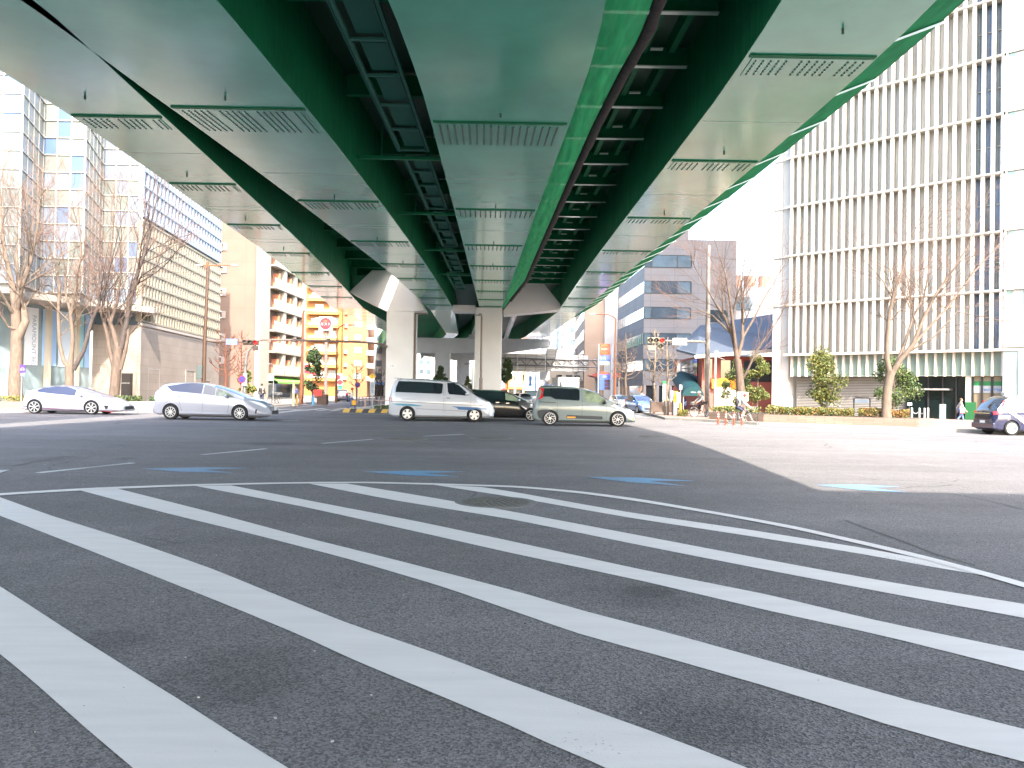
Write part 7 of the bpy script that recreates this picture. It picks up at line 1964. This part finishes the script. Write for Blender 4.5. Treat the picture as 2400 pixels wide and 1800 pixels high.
# ================================================================ trees
BARK = mat('bark_grey', (.10, .072, .056), .9, var=.3, vscale=5, bump=.5, bscale=22, stretch=(2, 2, .5))
BARKL = mat('bark_pale', (.125, .093, .07), .9, var=.25, vscale=5, bump=.4, bscale=22, stretch=(2, 2, .5))
BARKD = mat('bark_dark', (.055, .042, .038), .9, var=.3, vscale=5, bump=.4, bscale=22)
TWIG = mat('twig_reddish', (.125, .075, .056), .9)
BARKR = mat('bark_red', (.11, .04, .025), .9, var=.2, vscale=5)
BARKC = mat('bark_cream', (.19, .15, .115), .9, var=.2, vscale=5)
class Tree:
    def __init__(s, seed): s.r = random.Random(seed); s.limb = MB(); s.twig = MB()
    def curve(s, p, d, ln, r0, r1, up=.25, wob=.22, n=5):
        pts, rad = [p.copy()], [r0]; q = p.copy(); d = d.normalized()
        for i in range(n):
            d = (d + Vector(((s.r.random() - .5) * wob, (s.r.random() - .5) * wob, (s.r.random() - .5) * wob + up * .18))).normalized()
            q = q + d * ln / n; pts.append(q.copy()); rad.append(r0 + (r1 - r0) * (i + 1) / n)
        return pts, rad, d
    def grow(s, p, d, ln, r0, depth, up=.3, spread=.55, thr=.014, mi=0):
        pts, rad, d2 = s.curve(p, d, ln, r0, r0 * .55, up)
        (s.limb if r0 > thr else s.twig).tube(pts, rad, 6 if r0 > .05 else (4 if r0 > .012 else 3), mi if r0 > thr else 0, False)
        if depth <= 0: return
        k = 3 if depth > 1 else 4
        for i in range(k):
            f = .35 + .65 * (i + s.r.random() * .6) / k; f = min(f, 1.0)
            j = min(len(pts) - 2, int(f * (len(pts) - 1))); q = pts[j].lerp(pts[j + 1], f * (len(pts) - 1) - j) if f < 1 else pts[-1]
            ax = d2.orthogonal().normalized(); ax.rotate(Matrix.Rotation(s.r.random() * 6.283, 3, d2))
            nd = (d2 + ax * spread * (.6 + .7 * s.r.random())).normalized()
            s.grow(q, nd, ln * (.62 + .2 * s.r.random()), max(.0035, r0 * (.5 if i < k - 1 else .6)), depth - 1, up, spread, thr, mi)
        s.grow(pts[-1], d2, ln * .72, max(.0035, r0 * .55), depth - 1, up, spread, thr, mi)
def tree(name, label, pts_trunk, limbs, seed, bark, loc, depth=3, ln=2.4, up=.2, spread=.72, group=None, twigm=None, start=.35, dens=5, thr=.014):
    """trunk and main limbs as measured polylines [(point, radius)], side branches grown from them"""
    t = thing(name, label, 'tree', loc, group); T = Tree(seed)
    tr_ = MB(); tr_.tube([p for p, r in pts_trunk], [r for p, r in pts_trunk], 14, 0, True); tr_.build('trunk', bark[0], t, smooth=60)
    for lb_ in limbs:
        mi = lb_[2] if len(lb_) > 2 else 0
        pts, rad = [p for p, r in lb_[0]], [r for p, r in lb_[0]]
        T.limb.tube(pts, rad, 9, mi, False)
        L_l = sum((b - a).length for a, b in zip(pts, pts[1:]))
        n = max(2, int(L_l * dens / 6)) if lb_[1] > 0 else 0
        for i in range(n):
            f = start + (1 - start) * (i + T.r.random() * .8) / n; f = min(f, .99) * (len(pts) - 1); j = int(f); q = pts[j].lerp(pts[j + 1], f - j)
            d = (pts[j + 1] - pts[j]).normalized(); ax = d.orthogonal().normalized(); ax.rotate(Matrix.Rotation(T.r.random() * 6.283, 3, d))
            r_ = (rad[j] + (rad[j + 1] - rad[j]) * (f - j)) * .38
            T.grow(q, (d + ax * spread * 1.2).normalized(), ln * (.7 + .5 * T.r.random()) * lb_[1], r_, depth - 1, up, spread, thr, mi)
        if lb_[1] > 0: T.grow(pts[-1], (pts[-1] - pts[-2]), ln * lb_[1], rad[-1], depth, up, spread, thr, mi)
    o = T.limb.build('limbs', bark, t, smooth=60)
    if T.twig.v: T.twig.build('twigs', twigm or TWIG, t)
    return t
def W(u, v, Y, r): return (at(u, v, Y), r)
def G(u, v, Y, r, z=.1): p = at(u, v, Y); p.z = z; return (p, r)
C2 = .31646
def c2(x, y): return (x * C2, 550 + y * C2)
# left tree one (thick, knotty)
Y = 42.6
tree('bare_tree', 'thick knotty bare tree at the far left edge beside the violet bicycle sign', [G(36, 960, Y, .37), W(36, 900, Y, .35), W(*c2(125, 880), Y, .31), W(*c2(120, 640), Y, .25), W(*c2(115, 520), Y, .21)],
     [([W(*c2(115, 520), Y, .22), W(*c2(90, 380), Y, .16), W(*c2(40, 150), Y + .5, .11), W(*c2(10, -80), Y + .8, .06)], 1),
      ([W(*c2(120, 560), Y, .2), W(*c2(150, 420), Y - .3, .14), W(*c2(230, 190), Y - .4, .10), W(*c2(275, -40), Y - .5, .06)], 1),
      ([W(*c2(125, 780), Y, .26), W(*c2(190, 640), Y, .2), W(*c2(170, 500), Y + .3, .14), W(*c2(130, 330), Y + .6, .1), W(*c2(120, 60), Y + 1, .05)], 1),
      ([W(*c2(110, 600), Y, .12), W(*c2(60, 520), Y - .6, .08), W(*c2(-20, 380), Y - 1, .05)], .8),
      ([W(*c2(115, 700), Y - .2, .07), W(*c2(60, 680), Y - .5, .05), W(*c2(10, 600), Y - .7, .03)], .4)], 3, [BARKL], (at(36, 960, Y).x, Y, .15), ln=2.1, dens=10)
# left tree two (slim three-way fork)
Y = 44.0
tree('bare_tree', 'slim bare tree with a low three way fork before the blue banners', [G(163, 960, Y, .24), W(*c2(515, 1110), Y, .22), W(*c2(515, 1010), Y, .23), W(*c2(516, 975), Y, .24)],
     [([W(*c2(510, 985), Y, .14), W(*c2(470, 930), Y, .11), W(*c2(440, 800), Y, .10), W(*c2(432, 560), Y, .09), W(*c2(440, 380), Y + .2, .075), W(*c2(400, 190), Y + .3, .055), W(*c2(330, 0), Y + .5, .03)], 1),
      ([W(*c2(520, 990), Y, .16), W(*c2(532, 860), Y, .12), W(*c2(540, 760), Y, .11), W(*c2(525, 600), Y - .2, .09), W(*c2(560, 400), Y - .3, .07), W(*c2(600, 130), Y - .4, .05), W(*c2(590, -80), Y - .5, .03)], 1),
      ([W(*c2(525, 590), Y - .2, .08), W(*c2(490, 450), Y + .2, .06), W(*c2(480, 250), Y + .4, .04), W(*c2(440, 40), Y + .6, .025)], 1),
      ([W(*c2(545, 1000), Y, .13), W(*c2(620, 860), Y, .11), W(*c2(680, 640), Y, .10), W(*c2(730, 520), Y, .085), W(*c2(800, 300), Y + .2, .06), W(*c2(860, 60), Y + .3, .03)], 1, 1)], 8, [BARKL, BARKD], (at(163, 960, Y).x, Y, .15), ln=1.9, dens=9)
# left tree three (stout, one dark leaning limb)
Y = 45.0
tree('bare_tree', 'stout bare tree with a dark leaning limb before the stone wall', [G(266, 960, Y, .32), W(*c2(845, 1190), Y, .28), W(*c2(862, 1000), Y, .27), W(*c2(878, 830), Y, .25)],
     [([W(*c2(855, 1010), Y, .16), W(*c2(810, 850), Y, .12), W(*c2(795, 740), Y, .11), W(*c2(745, 560), Y, .08), W(*c2(700, 320), Y, .05), W(*c2(640, 100), Y + .3, .03)], 1),
      ([W(*c2(872, 840), Y, .17), W(*c2(835, 700), Y, .13), W(*c2(815, 650), Y, .12), W(*c2(870, 500), Y - .2, .08), W(*c2(900, 250), Y - .3, .05), W(*c2(900, 0), Y - .4, .03)], 1),
      ([W(*c2(815, 655), Y, .09), W(*c2(760, 560), Y + .2, .07), W(*c2(800, 320), Y + .4, .05), W(*c2(830, 60), Y + .5, .03)], 1),
      ([W(*c2(895, 850), Y, .17), W(*c2(940, 640), Y, .14), W(*c2(975, 440), Y, .13), W(*c2(1030, 250), Y - .1, .11), W(*c2(1075, 130), Y - .2, .09), W(*c2(1105, 10), Y - .2, .07), W(*c2(1120, -60), Y - .2, .05)], 1.1, 1),
      ([W(*c2(1000, 390), Y, .07), W(*c2(1050, 300), Y - .4, .05), W(*c2(1150, 240), Y - .6, .03)], .9, 1),
      ([W(*c2(890, 1000), Y, .13), W(*c2(930, 860), Y, .1), W(*c2(950, 740), Y, .09), W(*c2(930, 560), Y + .3, .06), W(*c2(980, 330), Y + .5, .04)], 1)], 15, [BARK, BARKD], (at(266, 960, Y).x, Y, .15), ln=2.0, dens=9)
# right tree in the planter (spreading)
C6 = .30134
def c6(x, y): return (1750 + x * C6, 550 + y * C6)
Y = 38.6
tree('bare_tree', 'pale bare tree leaning out of the brick planter before the finned tower', [G(2078, 985, Y, .27, .5), W(*c6(1085, 1380), Y, .23), W(*c6(1095, 1200), Y, .205), W(*c6(1115, 1100), Y, .20), W(*c6(1125, 1060), Y, .21)],
     [([W(*c6(1115, 1090), Y, .15), W(*c6(1090, 960), Y, .13), W(*c6(1095, 800), Y, .11), W(*c6(1112, 600), Y, .09), W(*c6(1150, 440), Y, .07), W(*c6(1215, 270), Y, .045), W(*c6(1250, 120), Y, .03)], .9),
      ([W(*c6(1125, 480), Y, .05), W(*c6(1060, 360), Y + .4, .035), W(*c6(980, 270), Y + .6, .02)], .8),
      ([W(*c6(1135, 1070), Y, .15), W(*c6(1200, 970), Y - .2, .12), W(*c6(1300, 840), Y - .3, .10), W(*c6(1380, 640), Y - .4, .08), W(*c6(1490, 430), Y - .5, .06), W(*c6(1620, 250), Y - .6, .045), W(*c6(1720, 90), Y - .7, .03)], 1),
      ([W(*c6(1230, 940), Y - .2, .09), W(*c6(1380, 760), Y + .3, .07), W(*c6(1560, 570), Y + .5, .055), W(*c6(1760, 300), Y + .8, .04), W(*c6(1960, 80), Y + 1, .025)], 1),
      ([W(*c6(1150, 1040), Y, .10), W(*c6(1230, 850), Y + .4, .08), W(*c6(1290, 650), Y + .6, .06), W(*c6(1380, 480), Y + .8, .045), W(*c6(1420, 250), Y + 1, .03)], 1),
      ([W(*c6(1260, 910), Y, .06), W(*c6(1450, 800), Y - .5, .045), W(*c6(1640, 600), Y - .8, .03), W(*c6(1840, 640), Y - 1, .018)], .9)], 22, [BARKL], (at(2078, 985, Y).x, Y, .55), ln=1.7, dens=11, up=.12)
# right tree behind the cyclist
C5 = .2712
def c5(x, y): return (1350 + x * C5, 550 + y * C5)
Y = 45.5
tree('bare_tree', 'vase shaped bare tree with reddish twigs behind the cyclist with the red hat', [G(1740, 960, Y, .27), W(*c5(1425, 1350), Y, .24), W(*c5(1410, 1180), Y, .22), W(*c5(1395, 1080), Y, .21)],
     [([W(*c5(1395, 1090), Y, .15), W(*c5(1375, 960), Y, .13), W(*c5(1350, 860), Y, .12), W(*c5(1290, 720), Y, .09), W(*c5(1210, 600), Y, .06), W(*c5(1130, 460), Y, .035)], 1),
      ([W(*c5(1385, 1010), Y, .11), W(*c5(1360, 800), Y - .3, .09), W(*c5(1330, 560), Y - .5, .07), W(*c5(1290, 330), Y - .6, .045), W(*c5(1230, 150), Y - .7, .025)], 1),
      ([W(*c5(1400, 1060), Y, .13), W(*c5(1440, 900), Y, .1), W(*c5(1440, 700), Y + .2, .08), W(*c5(1430, 450), Y + .3, .055), W(*c5(1460, 200), Y + .4, .03)], 1),
      ([W(*c5(1440, 890), Y, .08), W(*c5(1540, 720), Y + .3, .06), W(*c5(1620, 560), Y + .5, .045), W(*c5(1720, 400), Y + .6, .03)], 1),
      ([W(*c5(1430, 1260), Y, .09), W(*c5(1480, 1180), Y - .3, .07), W(*c5(1560, 1000), Y - .5, .05), W(*c5(1700, 800), Y - .7, .03)], .9),
      ([W(*c5(1350, 860), Y, .08), W(*c5(1180, 700), Y + .4, .05), W(*c5(1060, 650), Y + .6, .025)], .9)], 31, [BARK], (at(1740, 960, Y).x, Y, .15), ln=1.8, dens=12, up=.2)
# pollarded street trees
def pollard(u, base, topv, Y, tiers, seed, lab, bark, wpx=60, r=.11, group='pruned street trees'):
    a, c = at(u, base, Y), at(u, topv, Y); a.z = .1
    t = thing('pruned_tree', lab, 'tree', (a.x, Y, .15), group); R_ = random.Random(seed)
    b = MB(); pts = [a.lerp(c, i / 8) + Vector(((R_.random() - .5) * .12, (R_.random() - .5) * .12, 0)) * (1 if i else 0) for i in range(9)]
    b.tube(pts, [r * (1 - .75 * i / 8) for i in range(9)], 9); b.build('trunk', bark, t, smooth=60)
    b = MB(); H_ = c.z - a.z; w_ = wpx * Y / CF
    for i in range(tiers):
        f = .38 + .56 * i / tiers; q = a.lerp(c, f)
        for s_ in (0, 1, 2):
            an = R_.random() * 6.283 if s_ else (0 if i % 2 else math.pi) + (R_.random() - .5) * .6
            ln = w_ * .5 * (1.15 - f * .75) * (.7 + .6 * R_.random()); d = Vector((math.cos(an), math.sin(an), .28))
            m1 = q + d * ln * .55 + Vector((0, 0, (R_.random() - .5) * .1)); m2 = q + d * ln + Vector((0, 0, ln * .28))
            b.tube([q, m1, m2], [r * .42 * (1.2 - f), r * .32 * (1.2 - f), r * .22 * (1.2 - f)], 6)
            for k in range(3):
                e = m2 + Vector(((R_.random() - .5) * .5, (R_.random() - .5) * .5, .15 + R_.random() * .35)); b.tube([m1.lerp(m2, .6 + .2 * k), e], [r * .16, r * .06], 4)
    b.build('limbs', bark, t, smooth=60)
    return t
pollard(529, 930, 770, 63, 9, 1, 'red brown pruned tree left of the left signal pole', BARKR, 72, .14)
pollard(566, 930, 775, 66, 12, 2, 'slender red brown pruned tree behind the left red signal', BARKR, 46, .1)
pollard(1534, 948, 770, 56, 10, 3, 'pale pruned tree behind the left end of the right signal', BARKC, 48, .13)
pollard(1564, 948, 790, 54, 9, 4, 'pale pruned tree with wide arms right of the information pillar', BARKC, 70, .14)
pollard(1467, 935, 780, 80, 12, 5, 'brown pruned tree left of the grey office windows', BARK, 62, .15)
pollard(1458, 935, 800, 92, 10, 6, 'brown pruned tree hidden behind its neighbour by the rust lamp post', BARK, 50, .13)
pollard(836, 930, 850, 95, 7, 7, 'small pruned tree with yellow tips in front of the orange side wing', BARK, 40, .13)
pollard(884, 930, 862, 80, 8, 8, 'thin pruned tree on the median left of the white pier', BARKD, 28, .08)
pollard(894, 930, 858, 86, 8, 9, 'thin pruned tree on the median nearest the white pier', BARKD, 24, .08)
# leafy trees
def leafy(u, vb, vt, Y, wpx, n, mis, seed, lab, size=.11, z0=.15, low=.3, cat_='leafy_tree', shape=1.0, clumps=16):
    a = at(u, vb, Y); a.z = z0; top = at(u, vt, Y).z; w_ = wpx * Y / CF / 2; R_ = random.Random(seed)
    t = thing(cat_, lab, 'tree', (a.x, Y, z0)); h = top - z0
    b = MB(); b.tube([a, a + Vector((.03, 0, h * .5)), a + Vector((0, 0, h * .9))], [.075, .05, .012], 8)
    cl = []
    for i in range(clumps):
        f = low + (1 - low) * R_.random() ** .9; an = R_.random() * 6.283
        rr_ = w_ * (math.sin(math.pi * min(1, ((f - low) / (1 - low)) * .8 + .18)) ** shape) * (.35 + .6 * R_.random())
        c = a + Vector((math.cos(an) * rr_, math.sin(an) * rr_, h * f * .96)); cl.append((c, w_ * (.28 + .2 * R_.random())))
        q = a + Vector((0, 0, h * f * .8)); b.tube([q, q.lerp(c, .5) + Vector((0, 0, .06)), c], [.022, .014, .005], 5)
    b.build('trunk', BARK, t, smooth=60)
    b = MB()
    def fn(r):
        c, s_ = r.choice(cl); d = Vector((r.gauss(0, 1), r.gauss(0, 1), r.gauss(0, .8))).normalized() * s_ * r.random() ** .4
        return c + d
    leaves(b, n, fn, size, mis, R_); b.build('foliage', LEAFS, t)
    return t
leafy(1925, 960, 818, 43.5, 100, 7500, [0, 2, 0, 1, 2], 41, 'small yellow green leafy tree left of the pale bare tree', clumps=26)
leafy(2093, 960, 838, 41.2, 118, 5500, [1, 0, 1, 3], 42, 'small green leafy tree directly behind the pale bare tree', clumps=15, shape=.7)
leafy(1774, 955, 822, 47.0, 62, 4000, [0, 1, 2, 0], 43, 'small green leafy tree against the white end wall of the tower', clumps=18)
leafy(1725, 950, 845, 48.5, 64, 4000, [1, 0, 3, 0], 44, 'leafy green tree hiding part of the yellow restaurant sign', clumps=18)
leafy(575, 925, 868, 70, 50, 1800, [1, 0, 2], 45, 'rounded green shrub tree behind the round no parking sign', size=.25, low=.1, clumps=20)
leafy(732, 925, 815, 76, 52, 3000, [3, 1, 3], 46, 'dark sparse conifer in front of the orange apartments', size=.22, low=.15, shape=.6, clumps=22)
leafy(1032, 925, 858, 100, 28, 2600, [3, 1, 1], 47, 'dark green tree against the far grey pier column', size=.22, clumps=26)
leafy(1188, 925, 838, 96, 34, 2600, [3, 1, 1], 48, 'dark green tree just right of the central white pier', size=.22, low=.5, clumps=26)
leafy(1097, 925, 880, 120, 20, 1400, [1, 2], 49, 'small sunlit tree far off between the two piers', size=.22, clumps=20)

# bare street tree just off the right edge: its branches throw the streaky shadows on the sunlit road
tree('bare_tree', 'bare street tree off the right edge, throwing streaky shadows on the sunlit road', [(Vector((25.5, 15.0, .1)), .25), (Vector((25.5, 15.0, 2.4)), .2)],
     [([(Vector((25.5, 15, 2.3)), .16), (Vector((24.6, 15.2, 4.5)), .12), (Vector((23.4, 15, 7.5)), .07), (Vector((22.8, 15.2, 9.5)), .03)], 1.2),
      ([(Vector((25.5, 15, 2.3)), .16), (Vector((26.2, 14.4, 5)), .11), (Vector((27.6, 14, 8)), .06), (Vector((28.2, 14.2, 10)), .03)], 1.2),
      ([(Vector((25.5, 15, 2.3)), .14), (Vector((25.2, 16, 5)), .11), (Vector((24.8, 17, 8)), .06), (Vector((24.9, 17.2, 10)), .03)], 1.2)], 51, [BARKL], (25.5, 15, .0), ln=2.2, dens=9)
